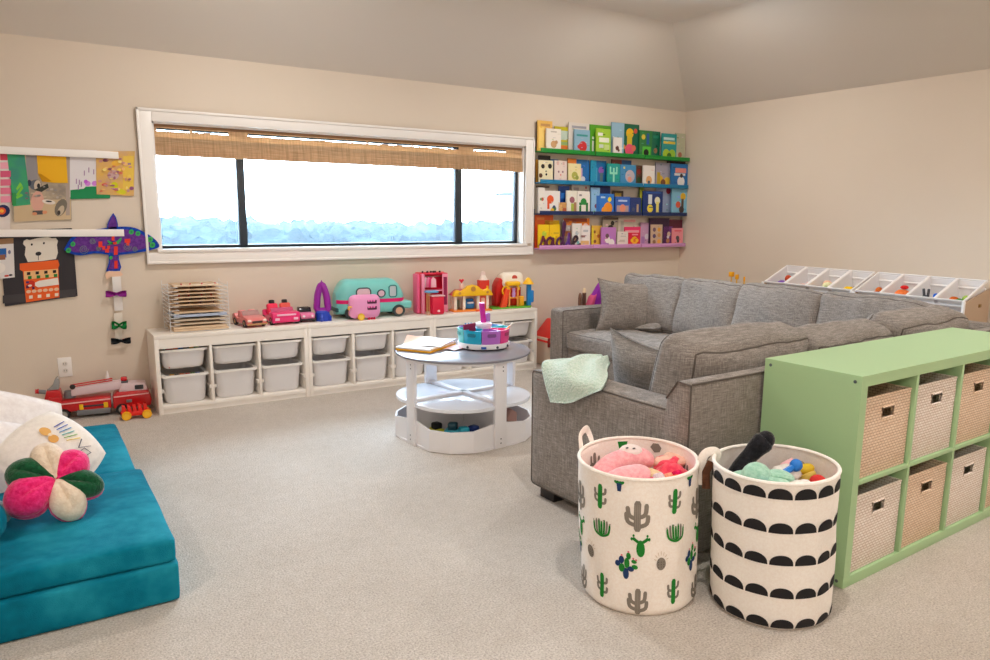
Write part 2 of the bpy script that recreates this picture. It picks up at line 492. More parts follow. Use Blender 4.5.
# corner of the next wing of the house: pale wall and roof eave
wg = thing('house_wing', 'pale neighbouring house wall with roof eave seen at the window edge', 'building', (1.235, 5.0, 0))
part(MB().box((0, -4.6, -3), (2.5, 0, 1.62), P((150, 148, 142), 0.8)), 'wall', wg)
part(MB().prism([(-0.3, 1.56), (2.5, 1.56), (2.5, 1.9), (-0.3, 1.60)], -4.7, 0.05, P((38, 40, 44), 0.8), axis='y'), 'roof', wg)
part(MB().box((-0.12, -0.3, 1.42), (-0.0, -0.15, 1.56), P((60, 62, 66), 0.7)), 'eave_bracket', wg)
# outlet
ol = thing('wall_outlet', 'white duplex power outlet on the beige wall above the fire truck', 'outlet', (-5.367, 0, 0.303))
part(MB().box((-0.038, -0.006, -0.062), (0.038, 0, 0.062), TRIM, 0.003), 'cover_plate', ol)
for dz in (0.022, -0.022):
    f = part(MB().cyl((0, -0.0085, dz), (0, -0.005, dz), 0.015, P((228, 222, 214), 0.4)), 'receptacle', ol)
    part(MB().box((-0.007, -0.010, dz - 0.004), (-0.005, -0.008, dz + 0.006), DARK).box((0.005, -0.010, dz - 0.004), (0.007, -0.008, dz + 0.006), DARK), 'slot', f)
# recessed ceiling downlights; couch aisle, loft end, behind-shelf ones are unseen added fill
LIGHTS = [(-1.52, -1.42), (-4.2, -1.42), (-1.52, -4.3), (-4.2, -4.3), (-4.2, -6.95), (-6.9, -4.3), (-6.9, -6.95), (-1.9, -7.1)]
LGN = ['beside the corner of bookshelf and white toy rack', 'over the middle of the white storage run', 'over the green cube shelf', 'over the open carpet near the camera',
       'behind the camera position', 'over the aisle beside the teal couch, unseen added fill', 'over the far end of the loft, unseen added fill', 'behind the green cube shelf, unseen added fill']
LP = 22.5; LCOL = (1.0, 0.95, 0.895); SKYC = (0.60, 0.81, 1.0, 1); SKYS = 24.0; EXPO = 0.03
# ================================================================ white storage run under the window
WHT = P((242, 236, 228), 0.42)
BIN = frosted('frosted_bin', (244, 242, 243), 0.13, 0.4)
T0, TY, TH, TW = -4.889, -0.347, 0.514, 0.974
RAIL = P((225, 220, 212), 0.45)
def storage_frame(i, label):
    x0 = T0 + TW * i
    t = thing('storage_unit', label, 'storage unit', (x0, TY, 0), 0, 'white storage frames under the window')
    D = 0.335
    # top with front apron: side panels carry it
    part(MB().box((0.0, 0, TH - 0.028), (TW - 0.001, D, TH), WHT, 0.003).box((0.025, 0.003, TH - 0.088), (TW - 0.026, 0.02, TH - 0.028), WHT), 'top_panel', t)
    for xx in (0.0, TW - 0.026):
        sp = part(MB().box((xx, 0, 0), (xx + 0.025, D, TH - 0.028), WHT, 0.002), 'side_panel', t)
    bt = part(MB().box((0.025, 0.004, 0.030), (TW - 0.026, D - 0.004, 0.055), WHT, 0.002), 'bottom_shelf', t)
    part(MB().box((0.025, 0.012, 0), (TW - 0.026, 0.028, 0.03), WHT), 'plinth', t)
    part(MB().box((0.025, D - 0.008, 0.055), (TW - 0.026, D - 0.002, TH - 0.03), WHT), 'back_panel', t)
    cw = (TW - 0.051) / 3
    for k in (1, 2):
        part(MB().box((0.025 + cw * k - 0.009, 0.002, 0.055), (0.025 + cw * k + 0.009, D - 0.008, TH - 0.088), WHT, 0.002), 'divider', t)
    for k in range(3):
        a, b = 0.025 + cw * k + (0.009 if k else 0), 0.025 + cw * (k + 1) - (0.009 if k < 2 else 0)
        for xx, s in ((a, 1), (b, -1)):
            part(MB().box((xx, 0.004, 0.146), (xx + s * 0.011, D - 0.02, 0.158), RAIL, 0.002).box((xx, 0.003, 0.140), (xx + s * 0.013, 0.012, 0.164), RAIL, 0.002), 'runner', t)
    return t
storage_frame(0, 'white open storage frame standing nearest the teal couch, puzzle rack on top')
storage_frame(1, 'white open storage frame between two others, teal toy camper on top')
storage_frame(2, 'white open storage frame nearest the grey sofa, toy house and toy farm on top')
def bin_mesh(w, d, h, lip=0.016):
    b = MB()
    def shell(off):
        out = []
        for z, tp in ((0.0, 0.86), (0.008, 0.905), (0.025, 0.93), (h * 0.6, 0.965), (h, 0.99)):
            ww, dd = w / 2 * tp - off, d / 2 * tp - off
            r = 0.055 - 0.015 * z / h
            out.append([(px, py, z + (off if z == 0 else 0)) for px, py in rrect(-ww, -dd, ww, dd, r, 5)])
        return out
    o, i = shell(0.0), shell(0.003)
    tb = bmesh.new()
    seq = o + i[::-1]
    R = [[tb.verts.new(p) for p in ring] for ring in seq]
    n = len(R[0])
    for a in range(len(R) - 1):
        for k in range(n): tb.faces.new((R[a][k], R[a][(k + 1) % n], R[a + 1][(k + 1) % n], R[a + 1][k]))
    tb.faces.new(R[0][::-1]); tb.faces.new(R[-1])
    bmesh.ops.recalc_face_normals(tb, faces=tb.faces)
    b.merge(tb, BIN)
    return b
def rim_mesh(w, d, h):
    b = MB(); tb = bmesh.new()
    W, Dd = w / 2 + 0.004, d / 2 + 0.004
    rings = [rrect(-W, -Dd, W, Dd, 0.022, 5), rrect(-W, -Dd, W, Dd, 0.022, 5), rrect(-W + .02, -Dd + .02, W - .02, Dd - .02, 0.026, 5), rrect(-W + .02, -Dd + .02, W - .02, Dd - .02, 0.026, 5)]
    zz = (h - 0.010, h + 0.004, h + 0.004, h - 0.010)
    R = [[tb.verts.new((p[0], p[1], z)) for p in r] for r, z in zip(rings, zz)]
    n = len(R[0])
    for a in range(4):
        A, B = R[a], R[(a + 1) % 4]
        for k in range(n): tb.faces.new((A[k], A[(k + 1) % n], B[(k + 1) % n], B[k]))
    bmesh.ops.recalc_face_normals(tb, faces=tb.faces)
    b.merge(tb, P((240, 237, 232), 0.35))
    return b
cw = (TW - 0.051) / 3
ORD = ['first', 'second', 'third', 'fourth', 'fifth', 'sixth', 'seventh', 'eighth', 'ninth']
protoS = protoD = None
BINPOS = []
for c in range(9):
    k = c % 3
    cx = T0 + TW * (c // 3) + 0.025 + cw * (k + 0.5) + (-0.0045 if k == 0 else 0.0045 if k == 2 else 0)
    BINPOS.append(cx)
    for row in (0, 1):
        hh, z = ((0.122, 0.287), (0.190, 0.056))[row]
        if row == 1: hh = 0.186
        lab = ('frosted shallow plastic bin high in the %s storage column from the fire truck end' if row == 0 else
               'frosted deep plastic bin low in the %s storage column from the fire truck end') % ORD[c]
        if c == 0: lab = ('frosted shallow plastic bin heaped with bright blocks, column nearest the fire truck', 'frosted deep plastic bin filled with bright blocks, column nearest the fire truck')[row]
        wv = cw - 0.036
        pr = (protoS, protoD)[row]
        if pr is None:
            t = thing('storage_bin', lab, 'bin', (cx, TY + 0.165, z), 0, ('shallow frosted bins', 'deep frosted bins')[row])
            part(bin_mesh(wv - 0.010, 0.29, hh), 'bin_body', t); part(rim_mesh(cw - 0.034, 0.30, hh), 'rim', t)
            if row == 0: protoS = t
            else: protoD = t
        else:
            clone(pr, (cx + rnd.uniform(-0.002, 0.002), TY + 0.165 + rnd.uniform(-0.003, 0.004), z), 0, lab)
# blocks showing over the rims and glowing dimly through the frosted plastic
BC = [('red', (205, 40, 30)), ('yellow', (244, 190, 30)), ('blue', (30, 90, 190)), ('green', (40, 150, 60)), ('orange', (236, 120, 30)), ('black', (28, 28, 30))]
def blocks(row, z0, nl, wx):
    for L in range(nl):
        for i in range(6):
            nm, c = BC[(i * 5 + L * 2 + row) % 6] if L < nl - 1 else BC[(0, 4, 2, 5, 1, 3)[i] if row == 0 else (1, 5, 4, 0, 3, 2)[i]]
            b = MB(); s_ = 0.030
            b.box((-s_ / 2, -s_ / 2, 0), (s_ / 2, s_ / 2, 0.022), P(c, 0.3), 0.002)
            for sx in (-0.0075, 0.0075):
                for sy in (-0.0075, 0.0075): b.cyl((sx, sy, 0.022), (sx, sy, 0.026), 0.0045, P(c, 0.3), n=8)
            o = b.build('building_block', None, (BINPOS[0] - wx + i * 2 * wx / 5 + rnd.uniform(-.004, .004), TY + 0.060 + 0.035 * (L % 2) * 0.6 + rnd.uniform(-.004, .004), z0 + L * 0.0262), rnd.uniform(-0.5, 0.5))
            tag(o, '%s building block in the %s bin of the column nearest the fire truck' % (nm, 'shallow' if row == 0 else 'deep'), 'building block', '%s blocks in the %s block bin' % (nm, 'shallow' if row == 0 else 'deep'))
blocks(0, 0.292, 5, 0.082)
blocks(1, 0.062, 7, 0.08)

# ================================================================ toys along the top
ZT = TH + 0.0005
# ---- wire puzzle rack with wooden peg puzzles
WIRE = P((226, 226, 226), 0.3)
pr = thing('puzzle_rack', 'wire rack of slots holding a tall pile of wooden puzzles', 'rack', (-4.60, -0.17, ZT))
hw, hd, hr = 0.180, 0.125, 0.318
b = MB()
for z in (0.004,):
    b.tube([(-hw, -hd, z), (hw, -hd, z), (hw, hd, z), (-hw, hd, z)], 0.003, WIRE, 6, closed=True)
for x in (-hw, hw):
    for y in (-hd, hd): b.tube([(x, y, 0.004), (x, y, hr)], 0.0022, WIRE, 6)
part(b, 'uprights', pr)
zsl = [0.045 + 0.0245 * k for k in range(11)]
for k in range(11):
    z = zsl[k]
    for s in (-1, 1):
        b = MB()
        b.tube([(s * hw, -hd, z), (s * (hw - 0.055), -hd, z), (s * (hw - 0.055), hd, z), (s * hw, hd, z)], 0.0021, WIRE, 6, closed=True)
        part(b, 'slot_wire', pr)
WOOD = cloth('puzzle_wood', (202, 172, 138), (226, 202, 172), 12, 4, 0.0005, 0.6, 0.0, (1, 1, 14))
pc = [('red pegs', (200, 50, 60)), ('dark pegs', (70, 40, 40)), ('brown pegs', (120, 60, 40)), ('red pegs at one end', (190, 30, 40)), ('dark green pieces', (60, 70, 50)), ('plum pieces', (90, 40, 60))]
def puzzle(z, w, d, dx, lab, pegs=None, body=None, th=0.0095, dy=0.0, rz=0.0):
    t = thing('wooden_puzzle', lab, 'puzzle', (-4.60 + dx, -0.17 + dy, ZT + z), rz, 'wooden puzzles in the wire rack')
    part(MB().box((-w / 2, -d / 2, 0), (w / 2, d / 2, th), body or WOOD, 0.002), 'board', t)
    if pegs:
        for i in range(4):
            px = -w / 2 + w * (i + 0.5) / 4 + rnd.uniform(-.02, .02)
            part(MB().lathe([(0.0035, 0), (0.003, 0.005), (0.006, 0.0075), (0.0045, 0.0105), (0, 0.011)], P(pegs, 0.4), 10, TR(px, -d / 2 + 0.03, th)), 'peg', t)
W0, D0 = 0.295, 0.235
for k in range(11):
    z = zsl[k] + 0.0022
    if k == 4: continue
    if k < 2: puzzle(z, W0 + 0.02, D0, 0.005, 'plain wooden tray puzzle, %s slot of the wire rack' % ('lowest' if k == 0 else 'second lowest'), None, cloth('puzzle_wood_grey', (196, 176, 150), (214, 196, 172), 12, 4, 0.0003, 0.6, 0, (1, 1, 14)), dy=-0.005)
    elif k == 2: puzzle(z, W0 + 0.03, D0, 0.008, 'wooden puzzle with pale blue printed edge midway up the wire rack', None, P((176, 190, 214), 0.5), th=0.016)
    elif k == 3: puzzle(z, W0, D0, 0, 'wooden puzzle directly above the pale blue edged one', None)
    else:
        j = k - 5
        puzzle(z, W0 - 0.004 * j, D0, -0.005, 'wooden peg puzzle with %s, %s slot from the rack top' % (pc[5 - j][0], ORD[10 - k] if k < 10 else 'topmost'), pc[5 - j][1], th=0.0085)
puzzle(0.0075, 0.335, 0.245, 0.005, 'large wooden tray puzzle lowest on the white top under the wire rack', None, th=0.013, dy=-0.010)
puzzle(0.022, 0.325, 0.245, 0.0, 'large wooden tray puzzle second up under the wire rack', None, th=0.013, dy=-0.006)

WH = P((30, 28, 30), 0.5); SIL = P((200, 196, 190), 0.25, metal=0.6)
def wheel(x, y, r, wdt, parent, tyre=WH, hub=SIL):
    o = part(MB().lathe([(r * 0.6, -wdt / 2), (r * 0.93, -wdt / 2), (r, -wdt / 4), (r, wdt / 4), (r * 0.93, wdt / 2), (r * 0.6, wdt / 2)], tyre, 24, TR(x, y, r, PI / 2), close=True), 'wheel', parent)
    part(MB().lathe([(0, -wdt * 0.42), (r * 0.25, -wdt * 0.46), (r * 0.62, -wdt * 0.36), (r * 0.62, wdt * 0.36), (r * 0.25, wdt * 0.46), (0, wdt * 0.42)], hub, 20, TR(x, y, r, PI / 2)), 'hub', o)
def car_body(L, W, prof, m):
    """side profile (x along the car, z) swept across the width with tucked-in sides"""
    b = MB()
    b.prism(prof, -W / 2, W / 2, m, axis='y', bev=0.008, seg=2)
    return b
# ---- doll convertible, coral
t = thing('toy_convertible', 'coral pink toy convertible car with gold trim beside the puzzle rack', 'toy car', (-4.265, -0.185, ZT), -1.42); t.scale = (1.15, 1.2, 1.15)
CORAL = P((226, 120, 118), 0.3, coat=0.5)
L, W = 0.235, 0.115
part(car_body(L, W, [(-.115, .018), (.115, .016), (.117, .045), (.105, .055), (.03, .068), (.02, .050), (-.065, .050), (-.075, .072), (-.112, .066), (-.117, .04)], CORAL), 'car_body', t)
part(MB().prism([(.028, .064), (.034, .066), (.012, .092), (.006, .090)], -.048, .048, P((230, 200, 196), 0.1, trans=0.6), axis='y', bev=0.001), 'windscreen', t)
part(MB().box((.112, -.058, .016), (.122, .058, .026), P((206, 160, 110), 0.25, metal=0.7), .003), 'bumper', t)
part(MB().box((.112, -.030, .028), (.119, .030, .040), P((60, 40, 40), 0.4), .002), 'grille', t)
for s in (-1, 1):
    part(MB().ell((.113, s * .044, .041), (.008, .012, .008), P((250, 225, 215), 0.15)), 'headlight', t)
    part(MB().soft((.02, .02, .022), .008, P((235, 150, 150), 0.6), TR(-.03, s * .028, .068)), 'seat', t)
    wheel(.070, s * .052, .023, .016, t, hub=P((215, 170, 120), 0.3, metal=0.6)); wheel(-.070, s * .052, .023, .016, t, hub=P((215, 170, 120), 0.3, metal=0.6))
# ---- hot pink buggy
t = thing('toy_beach_buggy', 'hot pink open toy buggy with black headrests between coral and black pink cars', 'toy car', (-4.045, -0.17, ZT), -1.52); t.scale = (1.15, 1.3, 1.1)
HP = P((232, 24, 112), 0.28, coat=0.4)
part(car_body(.2, .15, [(-.095, .02), (.098, .014), (.104, .05), (.098, .078), (.03, .082), (.024, .055), (-.07, .055), (-.075, .085), (-.10, .080)], HP), 'car_body', t)
part(MB().box((.100, -.052, .058), (.107, .052, .070), P((246, 190, 215), 0.3), .003), 'name_strip', t)
part(MB().prism([(.028, .080), (.034, .080), (.014, .102), (.008, .100)], -.06, .06, P((240, 120, 170), 0.1, trans=0.5), axis='y', bev=0.001), 'windscreen', t)
for s in (-1, 1):
    st = part(MB().soft((.018, .028, .035), .010, P((250, 40, 90) if s < 0 else (240, 90, 80), 0.5), TR(-.035, s * .035, .088, 0, -0.25)), 'seat', t)
    part(MB().soft((.011, .014, .017), .006, WH, TR(-.045, s * .035, .128)), 'headrest', st)
    part(MB().box((.096, s * .05 - .012, .030), (.108, s * .05 + .012, .046), P((250, 200, 220), 0.2), .003), 'headlight', t)
    wheel(.065, s * .066, .026, .02, t); wheel(-.062, s * .066, .026, .02, t)
# ---- pink and black jeep
t = thing('toy_jeep', 'small pink and black toy jeep next to the purple rocket', 'toy car', (-3.87, -0.16, ZT), -1.6)
PK = P((242, 130, 178), 0.3, coat=0.3)
part(car_body(.15, .1, [(-.07, .022), (.072, .020), (.078, .055), (.070, .062), (.015, .066), (-.07, .064)], PK), 'car_body', t)
part(MB().prism([(-.066, .064), (.016, .066), (-.004, .098), (-.058, .098)], -.042, .042, P((34, 28, 34), 0.2), axis='y', bev=0.004), 'cabin', t)
part(MB().box((.070, -.052, .012), (.086, .052, .026), P((46, 36, 40), 0.4), .003), 'bumper', t)
for s in (-1, 1):
    part(MB().cyl((.074, s * .030, .045), (.081, s * .030, .045), .009, P((255, 230, 235), 0.2), n=14), 'headlight', t)
    wheel(.045, s * .048, .026, .022, t); wheel(-.045, s * .048, .026, .022, t)
# ---- rocket
t = thing('toy_rocket', 'purple arch-shaped toy rocket with a blue base', 'toy rocket', (-3.755, -0.20, ZT), -0.45)
PU = P((150, 24, 160), 0.3, coat=0.3); BL = P((36, 70, 190), 0.3)
out = [(-.048, .07), (-.050, .13), (-.042, .19), (-.024, .245), (0, .285), (.024, .245), (.042, .19), (.050, .13), (.048, .07)]
inn = [(.020, .085), (.022, .13), (.018, .18), (.0, .235), (-.018, .18), (-.022, .13), (-.020, .085)]
b = MB(); tb = bmesh.new()
def rk(pts, y): return [tb.verts.new((p[0], y, p[1])) for p in pts]
def smooth_closed(pts, n=4):
    out_ = []
    N = len(pts)
    for i in range(N):
        p0, p1, p2, p3 = pts[i - 1], pts[i], pts[(i + 1) % N], pts[(i + 2) % N]
        for k in range(n):
            u = k / n
            out_.append(tuple(0.5 * (2 * p1[j] + (p2[j] - p0[j]) * u + (2 * p0[j] - 5 * p1[j] + 4 * p2[j] - p3[j]) * u * u + (3 * p1[j] - p0[j] - 3 * p2[j] + p3[j]) * u ** 3) for j in range(len(p1))))
    return out_
b.tube(smooth_closed([((o[0] + i[0]) / 2, 0, (o[1] + i[1]) / 2) for o, i in zip(out, [(-.020, .085), (-.022, .13), (-.018, .18), (-.010, .215), (0, .235), (.010, .215), (.018, .18), (.022, .13), (.020, .085)])], 3), 0.0245, PU, 10, closed=True)
b.cyl((0, 0, .262), (0, 0, .292), .012, PU, .002, n=12)
part(b, 'hull', t)
part(MB().lathe([(0.0, 0), (.048, 0), (.052, .02), (.050, .062), (.040, .074), (0, .076)], BL, 24), 'base', t)
for a in (PI * 0.92, -0.4, -PI / 2):
    part(MB().prism([(.04, .0), (.068, .0), (.070, .03), (.062, .04), (.045, .062)], -.008, .008, BL, axis='y', bev=.003, xf=Matrix.Rotation(a, 4, 'Z')), 'fin', t)
# ---- teal camper
t = thing('toy_camper', 'teal toy camper van with a pink stripe on the white storage top', 'toy camper', (-3.365, -0.150, ZT), -0.06); t.scale = (1.13, 1.05, 1.05)
TEAL = P((122, 206, 200), 0.3, coat=0.3)
b = MB()
def camper(a, v):
    x = -0.245 + 0.455 * a
    ang = 2 * PI * v
    fr = min(1.0, max(0.0, (a - 0.80) / 0.2)); bk = min(1.0, max(0.0, (0.18 - a) / 0.18))
    hgt = 0.245 - 0.015 * bk ** 2 * 6 - 0.06 * fr ** 2 * 1.6
    zc, hz = 0.028 + hgt / 2, hgt / 2
    wy = 0.098 * (1 - 0.55 * bk ** 3) * (1 - 0.35 * fr ** 3)
    e = 0.55
    c, s = math.cos(ang), math.sin(ang)
    return (x, wy * math.copysign(abs(c) ** e, c), zc + hz * math.copysign(abs(s) ** e, s))
b.surf(camper, 26, 32, TEAL)
for xx, a in ((-.245, 0.0), (.21, 1.0)):
    b.poly([camper(a, k / 32) for k in range(32)], TEAL)
part(b, 'camper_body', t)
b = MB()
def stripe(a, v):
    p = camper(0.0 + a, 0.0)
    ys = -1
    return (p[0], -abs(p[1]) - 0.0015, 0.108 + 0.026 * v)
b.surf(stripe, 26, 1, P((226, 24, 110), 0.4))
part(b, 'stripe', t)
part(MB().soft((.062, .085, .030), .02, TEAL, TR(.205, 0, .085, 0, 0.10), n=6), 'bonnet', t)
def pane_on(x0, x1, z0, z1, r, y, glass, frame, name, parent):
    pts = rrect(x0, z0, x1, z1, r, 5)
    o = part(MB().tube([(p[0], y, p[1]) for p in pts], 0.0045, frame, 6, closed=True), name, parent)
    part(MB().prism(pts, y - .001, y + .004, glass, axis='y'), 'pane', o)
GL = P((190, 200, 205), 0.1, coat=0.5)
GF = P((40, 80, 86), 0.4)
pane_on(-.125, -.03, .150, .215, .025, -.1005, P((226, 200, 205), 0.3), GF, 'side_window', t)
pane_on(.018, .068, .148, .198, .024, -.1005, P((226, 190, 205), 0.3), GF, 'round_window', t)
pane_on(.098, .150, .145, .226, .016, -.097, GL, P((20, 130, 130), 0.4), 'front_window', t)
part(MB().prism([(.20, .115), (.212, .115), (.176, .235), (.166, .232)], -.062, .062, P((205, 226, 226), 0.08, coat=0.6), axis='y', bev=.003), 'windscreen', t)
for x in (-.16, .165):
    for s in (-1, 1): wheel(x, s * .092, .043, .024, t, P((46, 60, 62), 0.5), P((216, 168, 140), 0.35))
part(MB().box((-.252, -.075, .05), (-.238, .075, .078), P((40, 90, 92), 0.4), .004), 'rear_grille', t)
# ---- pink trailer case
t = thing('toy_trailer', 'rounded pink toy trailer with a yellow wheel in front of the teal camper', 'toy trailer', (-3.475, -0.298, ZT), -0.12)
PT = P((240, 158, 206), 0.35, coat=0.2)
part(MB().soft((.112, .034, .083), .034, PT, TR(0, 0, .098), crown=(.004, .004, .004)), 'shell', t)
for z in (.133, .088):
    o = part(MB().prism(rrect(.012, z - .013, .082, z + .013, .005), -.0405, -.034, P((90, 20, 52), 0.4), axis='y'), 'window_slot', t)
    for k in range(3): part(MB().ell((.022 + .02 * k, -.0415, z + .008), (.009, .003, .007), P((246, 120, 190), 0.4), seg=10), 'valance', o)
wheel(-.035, -.040, .026, .014, t, P((245, 196, 40), 0.35), P((248, 212, 80), 0.35)); wheel(-.035, .030, .026, .014, t, P((245, 196, 40), 0.35), P((248, 212, 80), 0.35))
part(MB().tube([(-.100, -.03, .10), (-.128, -.03, .10), (-.128, -.03, .09), (-.115, -.03, .08)], .006, P((246, 190, 70), 0.4), 8), 'handle', t)
for x in (.03, .05, .07): part(MB().box((x - .006, -.02, 0), (x + .006, .02, .018), P((220, 40, 80), 0.4), .002), 'foot', t)
# ---- pink wardrobe
t = thing('doll_wardrobe', 'pink and red doll wardrobe standing open behind the red vanity drawer', 'doll furniture', (-2.86, -0.155, ZT), -0.08)
RD = P((224, 24, 64), 0.35); PKW = P((246, 150, 180), 0.35)
part(MB().box((-.115, .03, 0), (.125, .05, .315), RD, .006), 'back_panel', t)
for x in (-.115, .110): part(MB().box((x, -.045, 0), (x + .015, .035, .31), RD, .004), 'side_panel', t)
o = part(MB().box((-.108, -.085, .004), (-.085, -.045, .308), PKW, .004), 'door', t)
o2 = part(MB().box((-.145, -.075, .004), (-.122, .02, .308), P((240, 96, 140), 0.35), .006), 'door', t)
part(MB().box((.075, -.052, .004), (.122, -.045, .305), PKW, .003), 'door', t)
part(MB().prism(rrect(.084, .06, .114, .28, .006), -.054, -.051, P((150, 40, 80), 0.15, coat=0.5), axis='y'), 'mirror', t)
part(MB().box((-.10, -.045, .17), (.11, .03, .178), PKW, .002), 'shelf', t)
part(MB().box((-.10, -.045, .300), (.11, .03, .312), RD, .004), 'top_panel', t)
part(MB().tube([(-.095, -.02, .285), (.10, -.02, .285)], .003, SIL, 6), 'clothes_rail', t)
for k, (dx, c) in enumerate(((-.05, (250, 210, 220)), (-.03, (240, 130, 170)), (-.012, (225, 60, 120)), (.005, (250, 190, 205)))):
    part(MB().prism([(dx - .003, .282), (dx + .02, .262), (dx + .024, .20), (dx - .022, .20), (dx - .018, .262)], -.024 - .006 * k, -.019 - .006 * k, P(c, 0.7), axis='y', bev=.001), 'doll_dress', t)
b = MB()
for dx in (-.07, -.03, .0, .02, .035, .075): b.ell((dx, .0, .318), (.009, .008, .009), P((40, 16, 26), 0.4), seg=10)
part(b, 'crest', t)
# ---- red vanity drawer with blue stool top
t = thing('doll_vanity', 'red doll vanity box with a pale blue seat on gold legs', 'doll furniture', (-2.905, -0.29, ZT), -0.08)
part(MB().box((-.025, -.035, .003), (.075, .035, .142), RD, .012), 'drawer_box', t)
part(MB().box((-.03, -.04, .142), (.08, .04, .150), P((248, 200, 205), 0.3), .003), 'top', t)
part(MB().ell((.025, -.038, .03), (.012, .006, .009), P((255, 210, 215), 0.3), seg=12), 'knob', t)
for x in (-.064, -.048): part(MB().tube([(x, -.02, 0), (x, -.02, .17)], .0035, P((226, 180, 110), 0.3, metal=0.4), 8), 'leg', t)
part(MB().soft((.05, .03, .009), .007, P((110, 168, 212), 0.4), TR(-.02, 0, .178), n=5), 'seat', t)
part(MB().tube([(-.064, -.02, .155), (-.02, -.0, .168)], .0035, P((226, 180, 110), 0.3, metal=0.4), 8), 'brace', t)
# ---- yellow roof doll house
t = thing('toy_house', 'small toy house with a scalloped yellow roof and orange floor', 'toy house', (-2.545, -0.215, ZT), -0.12)
YE = P((248, 192, 22), 0.35); OR = P((238, 96, 40), 0.4); CR = P((244, 232, 214), 0.4)
part(MB().prism([(-.165, -.07), (.17, -.07), (.17, .06), (-.165, .06)], 0, .014, P((240, 140, 50), 0.4), axis='z', bev=.005), 'floor_plate', t)
part(MB().prism([(.02, -.0845), (.10, -.0845), (.085, -.06), (.03, -.06)], 0, .016, OR, axis='z', bev=.003), 'front_step', t)
for x in (-.142, -.068, .055, .135): part(MB().box((x - .011, -.055, .014), (x + .011, -.035, .128), CR, .003), 'post', t)
part(MB().box((-.145, .035, .014), (.145, .05, .13), CR, .003), 'back_wall', t)
part(MB().box((.066, -.050, .014), (.124, -.042, .126), P((222, 88, 62), 0.4), .002), 'door', t)
b = MB().prism(rrect(.080, .045, .112, .105, .012), -.054, -.049, P((236, 190, 170), 0.3), axis='y'); part(b, 'door_window', t)
sc_ = [(-.175, .125)] + [(p[0], p[1]) for p in ((-.155, .165), (-.135, .178), (-.10, .165), (-.075, .178), (-.045, .205), (0, .215), (.04, .205), (.07, .178), (.095, .168), (.135, .182), (.155, .165))] + [(.178, .125)]
part(MB().prism(sc_, -.075, -.035, YE, axis='y', bev=.006), 'roof', t)
part(MB().prism([(-.165, .128), (.165, .128), (.11, .17), (-.11, .17)], -.035, .06, P((200, 60, 90), 0.4), axis='y', bev=.004), 'rear_roof', t)
for x, z, r in ((0, .182, .020), (-.115, .150, .011), (.125, .152, .011)):
    part(MB().cyl((x, -.079, z), (x, -.073, z), r, P((196, 140, 60), 0.4), n=16), 'gable_window', t)
part(MB().cyl((.132, -.055, .175), (.132, -.055, .20), .008, YE, n=10), 'finial', t)
part(MB().box((-.085, -.02, .18), (-.06, .01, .222), P((240, 210, 200), 0.4), .003), 'chimney', t)
part(MB().prism([(-.0725, .222), (-.052, .248), (-.058, .258), (-.0725, .252), (-.087, .258), (-.093, .248)], -.012, .002, P((216, 30, 60), 0.4), axis='y', bev=.003), 'heart', t)
part(MB().soft((.044, .02, .030), .010, P((40, 130, 200), 0.4), TR(-.005, .0, .047), n=5).soft((.044, .008, .02), .008, P((40, 130, 200), 0.4), TR(-.005, .016, .075), n=5), 'toy_bed', t)
part(MB().soft((.028, .006, .008), .005, P((230, 236, 240), 0.4), TR(-.0, -.018, .065), n=4), 'quilt', t)
part(MB().box((-.128, .0, .016), (-.085, .02, .09), P((120, 132, 110), 0.5), .004), 'cupboard', t)
# ---- farm play set
t = thing('toy_farm', 'red toy barn play set with white roof, orange slide and green base', 'toy farm', (-2.185, -0.185, ZT), -0.10); t.scale = (.92, .95, .95)
GRN = P((96, 178, 44), 0.45); RDB = P((222, 46, 26), 0.35); RDD = P((196, 28, 22), 0.35)
part(MB().prism([(-.17, -.09), (.21, -.10), (.255, -.03), (.24, .06), (-.15, .07)], 0, .014, GRN, axis='z', bev=.005), 'base', t)
part(MB().box((-.245, .02, .014), (-.15, .085, .245), RDB, .005), 'silo', t)
part(MB().cyl((-.1975, .052, .245), (-.1975, .052, .285), .042, P((240, 226, 214), 0.4), .020, n=20), 'silo_cap', t)
part(MB().prism(rrect(-.222, .25, -.178, .32, .02), .045, .058, P((236, 214, 206), 0.4), axis='y', bev=.002), 'arched_sign', t)
part(MB().prism([(-.10, .014), (-.01, .014), (-.01, .19), (-.03, .235), (-.055, .262), (-.08, .235), (-.10, .19)], -.02, .08, RDD, axis='y', bev=.005, xf=TR(0, 0, 0)), 'barn_wall', t)
part(MB().box((-.01, .0, .014), (.16, .075, .18), RDB, .005), 'barn_body', t)
b = MB()
b.soft((.115, .065, .070), .045, P((242, 232, 216), 0.45), TR(.065, .03, .235, -0.25), n=8)
part(b, 'roof', t)
part(MB().prism(rrect(.05, .225, .105, .285, .025), -.032, -.02, P((196, 66, 50), 0.4), axis='y', bev=.002), 'dormer', t)
b = MB()
b.prism([(-.085, .012), (-.030, .012), (.005, .165), (-.035, .165)], -.085, -.06, P((246, 84, 44), 0.3), axis='y', bev=.004)
b.prism([(-.09, .012), (-.080, .012), (-.025, .175), (-.037, .175)], -.095, -.055, P((246, 84, 44), 0.3), axis='y', bev=.004)
part(b, 'slide', t)
for x in (.0, .085): part(MB().box((x, -.075, .014), (x + .012, -.055, .185), P((248, 170, 90), 0.4), .003), 'tower_post', t)
b = MB(); b.tube(arc((.043, .16), .058, 0, PI, 16, 'xz', -.065), .012, YE, 10); b.soft((.068, .03, .02), .015, YE, TR(.043, -.06, .215), n=5)
part(b, 'tower_arch', t)
b = MB(); b.tube(arc((-.028, .155), .038, 0, 2 * PI, 20, 'xz', -.07)[:-1], .007, YE, 8, closed=True); part(b, 'ring', t)
